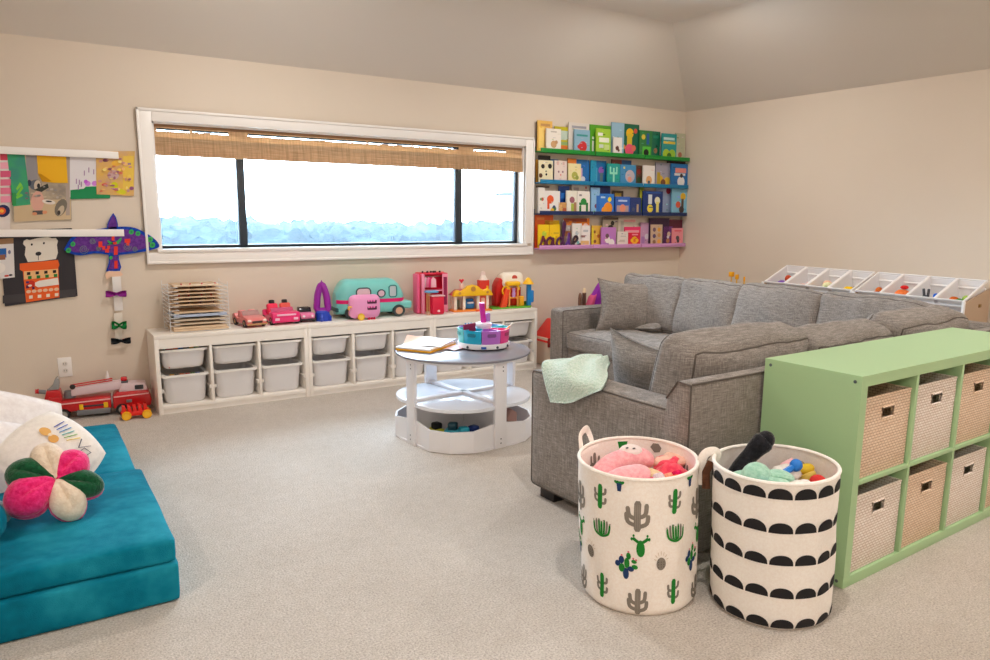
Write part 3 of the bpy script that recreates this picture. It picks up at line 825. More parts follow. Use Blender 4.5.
part(MB().box((.0, -.072, .085), (.095, -.03, .097), P((248, 170, 60), 0.4), .003), 'tower_floor', t)
part(MB().lathe([(.0, .0), (.016, .0), (.018, .03), (.012, .05), (.016, .06), (.014, .078), (0, .085)], P((196, 150, 214), 0.4), 16, TR(.052, -.062, .097)), 'figure', t)
part(MB().box((.115, -.055, .014), (.165, -.02, .10), P((250, 176, 30), 0.4), .006), 'hay_box', t)
part(MB().box((.195, -.065, .014), (.235, -.03, .21), P((26, 132, 206), 0.35), .008).box((.225, -.068, .04), (.262, -.035, .15), P((26, 132, 206), 0.35), .012), 'tree_trunk', t)
part(MB().cyl((.207, -.048, .205), (.207, -.048, .262), .055, YE, .012, n=20, bev=.005), 'tree_top', t)
part(MB().soft((.03, .02, .02), .012, P((60, 150, 50), 0.5), TR(.225, .0, .03), n=4), 'shrub', t)
BOOKS = {
 'green': [
  (-1.826, -1.795, 2.060, 0, (92, 70, 62), 'dark-spined tall book against the wall at the window end', []),
  (-1.795, -1.628, 2.070, 0, (238, 190, 96), 'tall orange-yellow book with a pale picture at the window end', [('r', 0.1, 0.1, 0.45, 0.8, (250, 214, 120)), ('r', 0.5, 0.15, 0.9, 0.6, (196, 190, 180)), ('r', 0.2, 0.82, 0.85, 0.9, (200, 150, 90))]),
  (-1.595, -1.401, 2.035, 0, (196, 186, 34), 'lime-yellow book with a pale rounded panel and orange foot', [('r', 0.25, 0.5, 0.8, 0.85, (196, 214, 200)), ('r', 0.2, 0.08, 0.85, 0.28, (226, 120, 50)), ('r', 0.1, 0.3, 0.9, 0.42, (150, 180, 120))]),
  (-1.457, -1.224, 2.078, 0, (222, 214, 206), 'tall off-white book with grey lettering, behind the pale blue one', [('r', 0.15, 0.82, 0.85, 0.9, (160, 160, 170)), ('r', 0.3, 0.66, 0.7, 0.72, (190, 150, 150))]),
  (-1.715, -1.556, 2.007, 1, (240, 232, 222), 'white book with a small tan animal drawing', [('d', 0.5, 0.32, 0.2, (206, 160, 112)), ('d', 0.68, 0.42, 0.1, (196, 150, 104)), ('r', 0.3, 0.84, 0.7, 0.89, (190, 180, 170))]),
  (-1.416, -1.238, 2.019, 1, (140, 180, 204), 'pale blue book with a round red bird', [('d', 0.55, 0.3, 0.26, (206, 44, 48)), ('d', 0.3, 0.28, 0.1, (206, 44, 48)), ('r', 0.15, 0.72, 0.85, 0.8, (60, 150, 150))]),
  (-1.212, -0.958, 2.078, 0, (92, 170, 40), 'tall grass-green book with a white strip', [('r', 0.12, 0.1, 0.2, 0.6, (230, 232, 220))]),
  (-0.971, -0.816, 2.113, 0, (150, 190, 214), 'tall pale blue book partly behind a white one', [('d', 0.5, 0.5, 0.16, (70, 140, 50))]),
  (-1.171, -0.998, 2.044, 1, (164, 206, 60), 'lime book with bold white block lettering', [('r', 0.12, 0.72, 0.45, 0.84, (240, 240, 230)), ('r', 0.2, 0.48, 0.88, 0.66, (240, 244, 226)), ('r', 0.2, 0.26, 0.5, 0.4, (210, 220, 210)), ('r', 0.55, 0.2, 0.9, 0.4, (200, 220, 140))]),
  (-0.971, -0.864, 1.979, 1, (236, 230, 226), 'small white book with a dark little animal', [('d', 0.45, 0.42, 0.2, (90, 50, 40)), ('d', 0.62, 0.3, 0.12, (110, 60, 50))]),
  (-0.852, -0.620, 2.113, 0, (16, 104, 76), 'tall dark green book with a yellow dancer over a pink flower', [('d', 0.5, 0.72, 0.2, (240, 190, 20)), ('r', 0.36, 0.36, 0.62, 0.7, (220, 190, 40)), ('d', 0.5, 0.22, 0.24, (236, 84, 120)), ('d', 0.72, 0.28, 0.12, (236, 110, 90)), ('d', 0.8, 0.8, 0.1, (206, 80, 60)), ('d', 0.2, 0.3, 0.09, (236, 150, 60))]),
  (-0.630, -0.466, 2.066, 0, (50, 130, 70), 'leaf-green book with a black cat shape and a yellow sun', [('d', 0.55, 0.2, 0.22, (16, 24, 20)), ('r', 0.25, 0.05, 0.9, 0.42, (90, 200, 60)), ('d', 0.55, 0.2, 0.2, (16, 24, 20)), ('d', 0.3, 0.76, 0.15, (220, 200, 70)), ('r', 0.55, 0.5, 0.75, 0.9, (30, 90, 160))]),
  (-0.466, -0.350, 2.068, 0, (24, 110, 84), 'narrow dark green book with a small brown figure', [('d', 0.5, 0.3, 0.22, (170, 120, 90)), ('r', 0.2, 0.75, 0.8, 0.85, (40, 140, 110))]),
  (-0.166, -0.031, 2.069, 0, (186, 188, 160), 'sage-grey book at the far wall end', [('d', 0.5, 0.2, 0.2, (180, 110, 90))]),
  (-0.370, -0.174, 2.053, 1, (30, 150, 150), 'teal book with a yellow title band and lime leaves', [('r', 0.1, 0.6, 0.9, 0.7, (226, 196, 60)), ('r', 0.1, 0.75, 0.85, 0.85, (190, 226, 226)), ('d', 0.3, 0.2, 0.24, (166, 200, 40)), ('d', 0.7, 0.2, 0.24, (150, 196, 50)), ('d', 0.5, 0.12, 0.16, (60, 110, 40))]),
 ],
 'blue': [
  (-1.810, -1.737, 1.748, 0, (206, 146, 60), 'ochre book edge at the window end', []),
  (-1.769, -1.642, 1.782, 0, (30, 28, 26), 'black-topped board book behind the panda face', []),
  (-1.631, -1.545, 1.756, 0, (40, 110, 176), 'blue book between two animal faces', [('r', 0.2, 0.2, 0.8, 0.5, (30, 70, 120))]),
  (-1.459, -1.359, 1.772, 0, (214, 120, 40), 'orange-topped book behind the cream one', [('r', 0.1, 0.3, 0.9, 0.6, (230, 170, 110))]),
  (-1.359, -1.201, 1.768, 0, (24, 110, 180), 'blue book with a pale pink patch', [('r', 0.05, 0.15, 0.5, 0.65, (206, 170, 200)), ('d', 0.55, 0.2, 0.16, (220, 220, 230))]),
  (-1.803, -1.635, 1.741, 1, (236, 226, 190), 'cream board book with a black and white panda face', [('d', 0.28, 0.72, 0.13, (24, 22, 22)), ('d', 0.78, 0.74, 0.14, (24, 22, 22)), ('d', 0.12, 0.3, 0.13, (90, 50, 30)), ('d', 0.88, 0.06, 0.1, (30, 60, 40)), ('d', 0.52, 0.36, 0.07, (30, 26, 26)), ('d', 0.5, 0.5, 0.05, (60, 50, 40))]),
  (-1.624, -1.484, 1.745, 1, (232, 214, 206), 'pale pink book with a cat face', [('d', 0.34, 0.5, 0.07, (150, 110, 120)), ('d', 0.66, 0.5, 0.07, (150, 110, 120)), ('d', 0.5, 0.36, 0.06, (226, 130, 120)), ('r', 0.2, 0.8, 0.35, 0.96, (220, 180, 170)), ('r', 0.65, 0.8, 0.8, 0.96, (220, 180, 170))]),
  (-1.473, -1.329, 1.727, 1, (236, 222, 168), 'cream book with an olive green blob', [('d', 0.5, 0.4, 0.24, (176, 176, 80)), ('d', 0.68, 0.3, 0.14, (150, 160, 70))]),
  (-1.201, -1.132, 1.768, 0, (30, 150, 190), 'thin turquoise book standing upright', []),
  (-1.155, -1.003, 1.769, 0, (26, 110, 170), 'sea blue book with a purple figure', [('d', 0.6, 0.6, 0.22, (150, 90, 180)), ('r', 0.5, 0.1, 0.75, 0.5, (90, 120, 130)), ('r', 0.1, 0.1, 0.3, 0.7, (60, 160, 200))]),
  (-0.957, -0.714, 1.786, 0, (110, 46, 36), 'dark red-brown book rising behind the blue ones', [('r', 0.5, 0.8, 1, 1, (30, 80, 130))]),
  (-1.032, -0.877, 1.746, 1, (20, 156, 150), 'turquoise book with a pale branching plant', [('r', 0.45, 0.1, 0.58, 0.8, (150, 226, 200)), ('r', 0.2, 0.5, 0.8, 0.6, (140, 220, 196)), ('r', 0.2, 0.5, 0.3, 0.85, (150, 226, 200)), ('r', 0.7, 0.5, 0.8, 0.85, (150, 226, 200))]),
  (-0.877, -0.681, 1.743, 1, (60, 140, 190), 'mid blue book with a pale pink bird', [('d', 0.62, 0.45, 0.3, (190, 180, 190)), ('d', 0.6, 0.3, 0.13, (220, 150, 130)), ('r', 0.2, 0.8, 0.3, 0.9, (236, 214, 80))]),
  (-0.650, -0.562, 1.747, 0, (96, 66, 50), 'narrow dark multicoloured book', [('d', 0.5, 0.7, 0.3, (150, 50, 50)), ('d', 0.5, 0.3, 0.3, (60, 90, 50))]),
  (-0.411, -0.200, 1.784, 0, (164, 160, 176), 'lavender-grey book with yellow flowers', [('d', 0.3, 0.3, 0.2, (220, 180, 40)), ('d', 0.75, 0.22, 0.22, (230, 190, 60)), ('d', 0.5, 0.18, 0.16, (120, 70, 40)), ('r', 0.1, 0.1, 0.3, 0.6, (190, 160, 40))]),
  (-0.595, -0.442, 1.747, 1, (238, 232, 226), 'white book with a peach drawing low down', [('d', 0.5, 0.3, 0.26, (226, 170, 110)), ('d', 0.5, 0.2, 0.1, (70, 90, 110))]),
  (-0.242, 0.015, 1.810, 0, (54, 36, 34), 'very dark book behind the blue penguin cover', []),
  (-0.235, -0.005, 1.780, 1, (30, 110, 176), 'bright blue book with a white penguin shape and pink title', [('d', 0.6, 0.25, 0.22, (236, 232, 230)), ('r', 0.25, 0.62, 0.9, 0.82, (226, 140, 130)), ('r', 0.2, 0.5, 0.85, 0.6, (220, 220, 220)), ('d', 0.62, 0.5, 0.09, (60, 40, 40))]),
 ],
 'navy': [
  (-1.795, -1.636, 1.528, 0, (206, 196, 184), 'cream book with a brown top edge at the window end', [('r', 0, 0.93, 1, 1, (90, 66, 56))]),
  (-1.408, -1.204, 1.565, 0, (204, 196, 186), 'tall pale grey book behind two white ones', [('r', 0.1, 0.75, 0.4, 0.85, (160, 150, 150)), ('d', 0.8, 0.85, 0.05, (196, 70, 70))]),
  (-1.539, -1.418, 1.533, 0, (24, 74, 160), 'royal blue book behind the wooden-patterned one', [('r', 0.2, 0.55, 0.6, 0.75, (50, 120, 210))]),
  (-1.808, -1.714, 1.512, 1, (240, 234, 226), 'white book with a red and green smudge', [('d', 0.6, 0.55, 0.22, (214, 70, 60)), ('d', 0.4, 0.55, 0.18, (120, 150, 90))]),
  (-1.724, -1.553, 1.487, 1, (240, 234, 230), 'white board book with a swirling orange bird', [('d', 0.38, 0.62, 0.22, (232, 90, 40)), ('r', 0.18, 0.2, 0.32, 0.6, (226, 84, 36)), ('d', 0.62, 0.22, 0.14, (80, 130, 60)), ('d', 0.5, 0.14, 0.12, (244, 190, 30)), ('d', 0.62, 0.3, 0.08, (60, 70, 120))]),
  (-1.572, -1.473, 1.390, 1, (206, 150, 90), 'very small orange-brown checked book', [('r', 0.1, 0.1, 0.4, 0.8, (230, 180, 110)), ('r', 0.5, 0.1, 0.9, 0.5, (190, 90, 60))]),
  (-1.488, -1.366, 1.494, 1, (238, 232, 218), 'white book with a plum and green striped shape', [('d', 0.55, 0.6, 0.24, (160, 96, 110)), ('r', 0.45, 0.1, 0.8, 0.45, (170, 190, 70)), ('r', 0.7, 0.1, 0.95, 0.5, (176, 130, 90))]),
  (-1.366, -1.218, 1.492, 1, (240, 232, 224), 'white book with a green leafy arch', [('r', 0.15, 0.05, 0.32, 0.5, (24, 120, 50)), ('r', 0.68, 0.05, 0.85, 0.5, (24, 120, 50)), ('d', 0.5, 0.52, 0.24, (28, 140, 60)), ('r', 0.35, 0.1, 0.65, 0.4, (236, 230, 218)), ('r', 0.15, 0.78, 0.35, 0.86, (150, 140, 140))]),
  (-1.193, -0.958, 1.562, 0, (22, 44, 110), 'tall navy book rising behind the light blue ones', [('r', 0.0, 0.86, 1, 1, (16, 28, 84))]),
  (-1.209, -1.104, 1.528, 1, (140, 186, 226), 'light blue book with a small maroon shape', [('d', 0.6, 0.3, 0.2, (120, 60, 90)), ('r', 0.6, 0.1, 1, 0.7, (40, 110, 196)), ('d', 0.4, 0.08, 0.12, (120, 200, 80))]),
  (-0.920, -0.786, 1.509, 0, (60, 50, 34), 'small dark olive book behind the pink boat cover', [('r', 0.2, 0.75, 0.8, 0.9, (176, 146, 60))]),
  (-1.114, -0.936, 1.476, 1, (40, 120, 210), 'bright blue book with an orange mound and yellow star', [('d', 0.6, 0.3, 0.3, (244, 150, 30)), ('d', 0.35, 0.18, 0.2, (244, 160, 40)), ('d', 0.7, 0.72, 0.13, (250, 220, 40)), ('r', 0.1, 0.78, 0.4, 0.86, (190, 220, 240))]),
  (-0.924, -0.740, 1.453, 1, (50, 100, 190), 'low blue book with a peach boat', [('r', 0.1, 0.1, 0.9, 0.5, (190, 160, 160)), ('d', 0.5, 0.35, 0.2, (240, 150, 120)), ('r', 0.2, 0.72, 0.8, 0.82, (190, 210, 240))]),
  (-0.602, -0.538, 1.547, 0, (110, 130, 40), 'narrow olive book edge', [('r', 0.1, 0.6, 0.9, 0.9, (200, 200, 60))]),
  (-0.741, -0.603, 1.449, 1, (34, 56, 120), 'low midnight blue book with a tiny figure', [('r', 0.6, 0.1, 0.78, 0.6, (196, 170, 130)), ('d', 0.3, 0.3, 0.14, (70, 80, 110))]),
  (-0.371, -0.171, 1.555, 0, (160, 176, 206), 'pale blue book with a red spot behind the navy one', [('d', 0.8, 0.88, 0.16, (170, 40, 60))]),
  (-0.582, -0.323, 1.514, 1, (14, 50, 120), 'navy book with a lemon and white pair of figures', [('d', 0.36, 0.26, 0.15, (236, 214, 60)), ('r', 0.26, 0.45, 0.45, 0.85, (220, 230, 236)), ('d', 0.72, 0.6, 0.14, (240, 236, 206)), ('r', 0.66, 0.1, 0.8, 0.55, (240, 226, 120)), ('r', 0.15, 0.9, 0.9, 0.96, (40, 90, 170))]),
  (-0.207, 0.012, 1.554, 1, (126, 186, 214), 'light blue book with a golden bird on a branch', [('d', 0.7, 0.68, 0.17, (226, 180, 40)), ('r', 0.6, 0.25, 0.75, 0.6, (90, 70, 50)), ('d', 0.4, 0.38, 0.15, (214, 90, 60)), ('d', 0.62, 0.2, 0.16, (70, 60, 60))]),
 ],
 'pink': [
  (-1.801, -1.587, 1.279, 0, (232, 98, 30), 'tall orange-red book at the window end', [('r', 0.1, 0.85, 0.5, 0.92, (240, 140, 60)), ('r', 0.0, 0.0, 0.3, 0.7, (226, 80, 40))]),
  (-1.488, -1.193, 1.253, 0, (236, 130, 30), 'wide orange book rising behind the white ones', [('r', 0.0, 0.88, 0.9, 1, (150, 60, 30)), ('r', 0.7, 0.3, 1, 0.6, (226, 84, 40)), ('d', 0.85, 0.72, 0.1, (240, 200, 190))]),
  (-1.683, -1.520, 1.235, 0, (244, 200, 30), 'golden yellow book behind the lemon one', [('r', 0.6, 0.6, 1, 0.8, (210, 200, 90))]),
  (-1.781, -1.664, 1.198, 1, (246, 206, 20), 'lemon yellow book with a lime smudge', [('d', 0.55, 0.6, 0.22, (190, 210, 60))]),
  (-1.664, -1.545, 1.198, 1, (244, 200, 14), 'plain bright yellow book with faint lettering', [('r', 0.4, 0.6, 0.9, 0.66, (200, 160, 20)), ('r', 0.3, 0.35, 0.7, 0.4, (210, 170, 30))]),
  (-1.498, -1.341, 1.240, 0, (222, 210, 206), 'pale grey book beside the tall violet letter', [('r', 0.2, 0.6, 0.8, 0.8, (190, 180, 180)), ('r', 0.2, 0.1, 0.5, 0.4, (214, 190, 180))]),
  (-1.413, -1.300, 1.208, 1, (236, 230, 226), 'white book with pale blue and tan marks', [('d', 0.5, 0.6, 0.18, (190, 200, 206)), ('d', 0.3, 0.3, 0.16, (226, 190, 150)), ('d', 0.6, 0.2, 0.14, (120, 180, 186))]),
  (-1.322, -1.207, 1.190, 1, (238, 230, 228), 'white book with a sandy scene low down', [('r', 0.05, 0.05, 0.9, 0.3, (236, 190, 130)), ('r', 0.1, 0.45, 0.5, 0.55, (150, 110, 110)), ('r', 0.3, 0.7, 0.8, 0.8, (190, 190, 196))]),
  (-1.156, -1.038, 1.189, 0, (240, 190, 80), 'yellow book with brown curls', [('d', 0.3, 0.7, 0.12, (150, 90, 50)), ('d', 0.7, 0.5, 0.14, (206, 110, 60)), ('d', 0.35, 0.25, 0.14, (140, 90, 60)), ('r', 0.02, 0.1, 0.2, 0.9, (236, 220, 50))]),
  (-1.041, -0.848, 1.264, 0, (176, 160, 140), 'tan book with a black crow above the lilac one', [('d', 0.5, 0.6, 0.2, (22, 22, 26)), ('d', 0.62, 0.8, 0.12, (26, 26, 30)), ('r', 0.0, 0.92, 1, 1, (90, 70, 60))]),
  (-1.078, -0.898, 1.174, 1, (190, 122, 196), 'lilac book with a white goose', [('d', 0.42, 0.36, 0.18, (236, 230, 226)), ('d', 0.7, 0.2, 0.2, (240, 234, 232)), ('d', 0.4, 0.56, 0.12, (110, 80, 90))]),
  (-0.848, -0.598, 1.259, 0, (214, 200, 186), 'tall pale beige book behind the hot pink ones', [('r', 0.15, 0.1, 0.3, 0.9, (190, 180, 170)), ('r', 0.3, 0.86, 0.9, 0.94, (226, 150, 150))]),
  (-0.771, -0.568, 1.177, 0, (236, 50, 110), 'hot pink book with a pale pink title band', [('r', 0.02, 0.62, 0.9, 0.82, (246, 170, 180)), ('r', 0.1, 0.3, 0.5, 0.4, (250, 120, 150))]),
  (-0.885, -0.749, 1.134, 1, (232, 220, 212), 'small white square book beside the red flower', [('r', 0.2, 0.3, 0.7, 0.45, (206, 190, 180)), ('r', 0.3, 0.65, 0.8, 0.72, (200, 190, 186))]),
  (-0.749, -0.597, 1.124, 1, (222, 22, 60), 'small red book with a gold flower', [('d', 0.52, 0.42, 0.26, (246, 180, 20)), ('d', 0.3, 0.42, 0.12, (246, 190, 40)), ('d', 0.74, 0.42, 0.12, (246, 190, 40)), ('d', 0.52, 0.42, 0.1, (230, 120, 30)), ('r', 0.3, 0.8, 0.8, 0.9, (246, 150, 170))]),
  (-0.558, -0.416, 1.217, 0, (206, 160, 196), 'lilac-pink book with a pale moon shape', [('d', 0.6, 0.4, 0.2, (226, 214, 226)), ('r', 0.1, 0.1, 0.4, 0.4, (176, 130, 190))]),
  (-0.458, -0.192, 1.261, 0, (60, 28, 66), 'dark purple book rising behind the faces', []),
  (-0.179, 0.015, 1.246, 0, (104, 36, 60), 'maroon book rising behind the pink cat cover', [('d', 0.7, 0.5, 0.1, (226, 190, 170))]),
  (-0.268, -0.146, 1.180, 0, (130, 70, 140), 'narrow purple book with a pale doll figure', [('d', 0.6, 0.6, 0.2, (226, 196, 170)), ('d', 0.5, 0.25, 0.2, (196, 130, 90)), ('d', 0.5, 0.45, 0.14, (220, 214, 220))]),
  (-0.461, -0.309, 1.199, 1, (206, 176, 150), 'tan book with a grid of small brown faces', [('d', 0.28, 0.76, 0.14, (120, 90, 110)), ('d', 0.7, 0.76, 0.14, (226, 160, 60)), ('d', 0.28, 0.46, 0.14, (90, 70, 110)), ('d', 0.7, 0.5, 0.14, (206, 150, 90)), ('d', 0.28, 0.18, 0.14, (150, 110, 80)), ('d', 0.7, 0.2, 0.16, (240, 170, 80))]),
  (-0.181, -0.029, 1.165, 1, (236, 146, 156), 'salmon pink book with a small dark cat', [('d', 0.5, 0.42, 0.16, (90, 80, 84)), ('d', 0.55, 0.25, 0.12, (70, 64, 70)), ('r', 0.2, 0.8, 0.85, 0.88, (226, 90, 110))]),
 ],
}
# ================================================================ picture ledges, books, word sign
LEDC = {'green': ((12, 140, 48), 1.806), 'blue': ((0, 124, 172), 1.546), 'navy': ((20, 44, 96), 1.282), 'pink': ((212, 152, 206), 0.986)}
SEG = [(-1.788, -1.204, 'nearest the window'), (-1.194, -0.617, 'in the middle of its row'), (-0.607, -0.024, 'nearest the room corner')]
PAGES = P((236, 228, 214), 0.7)
for nm, (c, z0) in LEDC.items():
    m = P(c, 0.4)
    for x0, x1, lab in SEG:
        t = thing('picture_ledge', '%s picture ledge for books, the %s ledge %s' % (nm, nm, lab) if False else '%s wall ledge full of books, the one %s' % (nm, lab), 'picture ledge', ((x0 + x1) / 2, 0, z0), 0, 'rainbow picture ledges on the back wall')
        h = (x1 - x0) / 2
        part(MB().box((-h, -0.106, 0), (h, 0, 0.010), m, 0.002), 'ledge_board', t)
        part(MB().box((-h, -0.106, 0.010), (h, -0.096, 0.034), m, 0.002), 'front_lip', t)
        part(MB().box((-h, -0.009, 0.010), (h, 0, 0.050), m, 0.002), 'back_rail', t)
def disc(cx, cz, rx, rz, n=14): return [(cx + rx * math.cos(2 * PI * i / n), cz + rz * math.sin(2 * PI * i / n)) for i in range(n)]
for nm, L in BOOKS.items():
    z0 = LEDC[nm][1] + 0.0105
    nb = 0
    for (x0, x1, zt, lay, c, lab, dec) in L:
        x0 = max(x0, -1.786); x1 = max(x1, x0 + 0.012)
        w_, h_ = x1 - x0 - 0.004, zt - z0
        th = 0.010 if lay == 0 else 0.012
        y = (-0.018 - 0.015 * (nb % 2)) if lay == 0 else -0.062
        if lay == 0: nb += 1
        b = MB(); m = P(c, 0.35)
        b.box((-w_ / 2, -th, 0), (w_ / 2, -th + 0.002, h_), m, 0.0006, 1).box((-w_ / 2, -0.002, 0), (w_ / 2, 0, h_), m, 0.0006, 1)
        b.box((-w_ / 2, -th, 0), (-w_ / 2 + 0.002, 0, h_), m).box((-w_ / 2 + 0.002, -th + 0.002, 0.002), (w_ / 2 - 0.003, -0.002, h_ - 0.003), PAGES)
        for k, d in enumerate(dec):
            yy = -th - 0.0002 - 0.00012 * k
            if d[0] == 'r': pts = [(-w_ / 2 + w_ * u, h_ * v) for u, v in ((d[1], d[2]), (d[3], d[2]), (d[3], d[4]), (d[1], d[4]))]; dc = d[5]
            else:
                r = d[3] * w_; pts = disc(-w_ / 2 + w_ * d[1], h_ * d[2], min(r, w_ / 2 * 0.98), r); dc = d[4]
            hw_ = w_ / 2 - 0.001
            pts = [(max(-hw_, min(hw_, px)), max(0.001, min(h_ - 0.001, pz))) for px, pz in pts]
            b.poly([(px, yy, pz) for px, pz in pts], P(dc, 0.4))
        lum = sum(c) / 3
        for k in range(7):
            u, v = rnd.uniform(.08, .8), rnd.uniform(.08, .9); du = rnd.uniform(.06, .22); dv = rnd.uniform(.012, .05)
            dl = rnd.uniform(-55, 55); cc_ = tuple(int(max(6, min(246, q + dl + rnd.uniform(-28, 28)))) // 12 * 12 for q in c)
            if w_ < .03: continue
            b.poly([(-w_ / 2 + w_ * uu, -th - .00015 - .00002 * k, h_ * vv) for uu, vv in ((u, v), (min(.97, u + du), v), (min(.97, u + du), min(.98, v + dv)), (u, min(.98, v + dv)))], P(cc_, 0.4))
        o = b.build('picture_book', None, ((x0 + x1) / 2, y, z0))
        o.rotation_euler = (-0.03, 0, 0) if lay else (-0.012, 0, 0)
        tag(o, lab + ', on the %s ledge' % nm, 'book', 'books on the %s ledges' % nm)
def crom(pts, n=6):
    out = []; N = len(pts)
    for i in range(N - 1):
        p0, p1, p2, p3 = pts[max(0, i - 1)], pts[i], pts[i + 1], pts[min(N - 1, i + 2)]
        for k in range(n):
            u = k / n
            out.append(tuple(0.5 * (2 * p1[j] + (p2[j] - p0[j]) * u + (2 * p0[j] - 5 * p1[j] + 4 * p2[j] - p3[j]) * u * u + (3 * p1[j] - p0[j] - 3 * p2[j] + p3[j]) * u ** 3) for j in range(len(p1))))
    out.append(pts[-1])
    return out
sg = thing('word_sign', 'purple cursive cut-out word sign standing on the pink ledge before yellow books', 'sign', (-1.775, -0.084, LEDC['pink'][1] + 0.0105))
LT = [
 ([(0, .05), (.22, .5), (.36, 1.08), (.42, .95), (.60, .5), (.52, .08), (.25, .04), (.08, .22)], (104, 28, 52)),
 ([(1.38, .72), (1.12, .98), (.84, .78), (.76, .34), (.96, .03), (1.24, .22), (1.42, .92), (1.44, .3), (1.62, .03)], (92, 26, 60)),
 ([(2.40, .72), (2.14, .96), (1.88, .72), (1.82, .28), (2.02, .03), (2.30, .22), (2.50, 1.3), (2.66, 2.3), (2.54, 2.72), (2.44, 2.3), (2.46, .9), (2.56, .2), (2.74, .03)], (78, 30, 76)),
 ([(2.74, .03), (2.98, .6), (3.08, 1.45), (3.10, .6), (3.18, .1), (3.36, .06)], (92, 44, 140)),
 ([(3.36, .1), (3.72, .45), (4.02, .78), (3.94, 1.06), (3.70, 1.02), (3.52, .5), (3.70, .06), (4.05, .04), (4.36, .22)], (58, 36, 50))]
for pts, c in LT:
    q = crom([(p[0] * 0.103, p[1] * 0.078 + 0.012) for p in pts])
    part(MB().tube([(a, 0, b_) for a, b_ in q], 0.012, P(c, 0.4), 8, flat=0.5, up=(0, 1, 0)), 'letter', sg)

# ================================================================ children's art on two white rails
for z0, z1, xe, lab in ((1.602, 1.645, -4.971, 'upper white wooden rail pinching a row of painted sheets'), (1.121, 1.165, -4.975, 'lower white wooden rail above the bear poster and bird kite')):
    t = thing('art_rail', lab, 'art rail', (-5.75, 0, z0), 0, 'white rails for hanging art')
    part(MB().box((-0.85, -0.034, 0), (xe + 5.75, -0.020, z1 - z0), TRIM, 0.002), 'front_bar', t)
    part(MB().box((-0.85, -0.008, 0.004), (xe + 5.75 - 0.02, 0, z1 - z0 - 0.004), TRIM, 0.002), 'back_bar', t)
def AX(px, py=150): return -5.586 + px * 0.0051 + 1.6e-6 * px * px - 0.0005 * (py - 150)
def AZ(px, py): return 1.645 - (py - 146 - 0.05 * px) * 0.0061
def sheet(name, lab, cat, quad, y, c, decos=(), m=None, grp=None):
    """thin paper hung on the wall: quad in wall inches, decos are painted patches"""
    b = MB()
    pts = [(AX(a, b_), AZ(a, b_)) for a, b_ in quad]
    b.prism(pts, y - 0.0012, y, m or P(c, 0.8), axis='y')
    for k, (poly, dc) in enumerate(decos):
        b.prism([(AX(a, b_), AZ(a, b_)) for a, b_ in poly], y - 0.0015 - 0.0002 * k, y - 0.001, P(dc, 0.8), axis='y')
    o = b.build(name); tag(o, lab, cat, grp)
    return o
def eg(cx, cy, rx, ry, n=14, ph=0, sk=0): return [(cx + rx * math.cos(2 * PI * i / n + ph) + sk * math.sin(2 * PI * i / n), cy + ry * math.sin(2 * PI * i / n + ph)) for i in range(n)]
def rc(x0, y0, x1, y1): return [(x0, y0), (x1, y0), (x1, y1), (x0, y1)]
G_ = 'paintings on the white rails'
pinks = [(226, 120, 150), (236, 150, 176), (206, 70, 90), (240, 170, 190), (216, 90, 130), (222, 110, 140)]
sheet('art_sheet', 'white sheet with rows of pink dabs and a navy ring, cut by the photo edge', 'painting', [(-28, 148), (8, 149), (9, 226), (-28, 225)], -0.0095, (228, 218, 214),
      [(rc(-24 + 12 * q, 153 + 8 * k, -14 + 12 * q, 159 + 8 * k), pinks[(k + q) % 6]) for k in range(6) for q in range(3)] + [(eg(2, 207, 7, 6), (36, 40, 90)), (eg(1, 207, 4, 3.4), (226, 90, 50)), (eg(1, 207, 2, 1.6), (246, 180, 60))], None, G_)
BG = cloth('grey_wash_paper', (150, 140, 130), (196, 178, 152), 14, 5, 0, 0.8)
sheet('art_sheet', 'tall beige and grey painting of a pink-bodied bird under the yellow sheet', 'painting', [(11, 148), (68, 150), (70, 219), (12, 217)], -0.0085, (0, 0, 0),
      [(rc(13, 198, 69, 218), (206, 182, 146)), (rc(25, 150, 36, 178), (150, 146, 150)), (rc(64, 152, 68, 214), (176, 160, 150)), (eg(36, 199, 6.5, 10), (220, 168, 152)), (eg(34, 183, 6, 5), (96, 100, 110)), (eg(36, 184, 3.5, 5.5), (206, 190, 170)), (eg(37, 184, 1.6, 2.4), (30, 30, 34)),
       ([(32, 188), (46, 182), (47, 186), (40, 190)], (50, 54, 50)), (eg(28, 181, 2, 3), (50, 60, 80)), (eg(47, 200, 6, 2.6, 14, 0, 3), (226, 216, 206)), (eg(47, 199.5, 3, .9, 10, 0, 1.6), (40, 38, 40)),
       (eg(59, 206, 6, 8.5, 14, 0, -2), (120, 112, 100)), (eg(59, 209, 3.2, 5, 12, 0, -1.5), (196, 180, 156)), (eg(57, 211, 1.6, 2.4), (60, 54, 54)), (rc(31, 208, 41, 212), (90, 84, 84)), (eg(33, 211, 2.4, 1.6), (220, 150, 110)), (eg(43, 210, 2.4, 1.6), (220, 150, 110))]
      + [(eg(rnd.uniform(24, 66), rnd.uniform(184, 197), rnd.uniform(.6, 2.2), rnd.uniform(.5, 1.3), 8, rnd.random() * 3), rnd.choice([(150, 144, 140), (186, 176, 164), (120, 116, 116), (206, 186, 160)])) for _ in range(16)], BG, G_)
sheet('art_sheet', 'narrow tilted green painting with lime leaf strokes', 'painting', [(6, 148), (23, 149), (29, 202), (12, 203)], -0.0110, (0, 0, 0),
      [([(15, 192), (21, 183), (22, 186), (17, 193)], (120, 200, 60)), ([(14, 194), (20, 191), (22, 193), (16, 196)], (110, 200, 70)), ([(19, 180), (15, 186), (16, 188), (21, 183)], (130, 206, 70)), (rc(11, 190, 15, 202), (50, 150, 80))],
      cloth('green_wash_paper', (70, 150, 130), (70, 176, 110), 9, 3, 0, 0.8), G_)
b = MB()
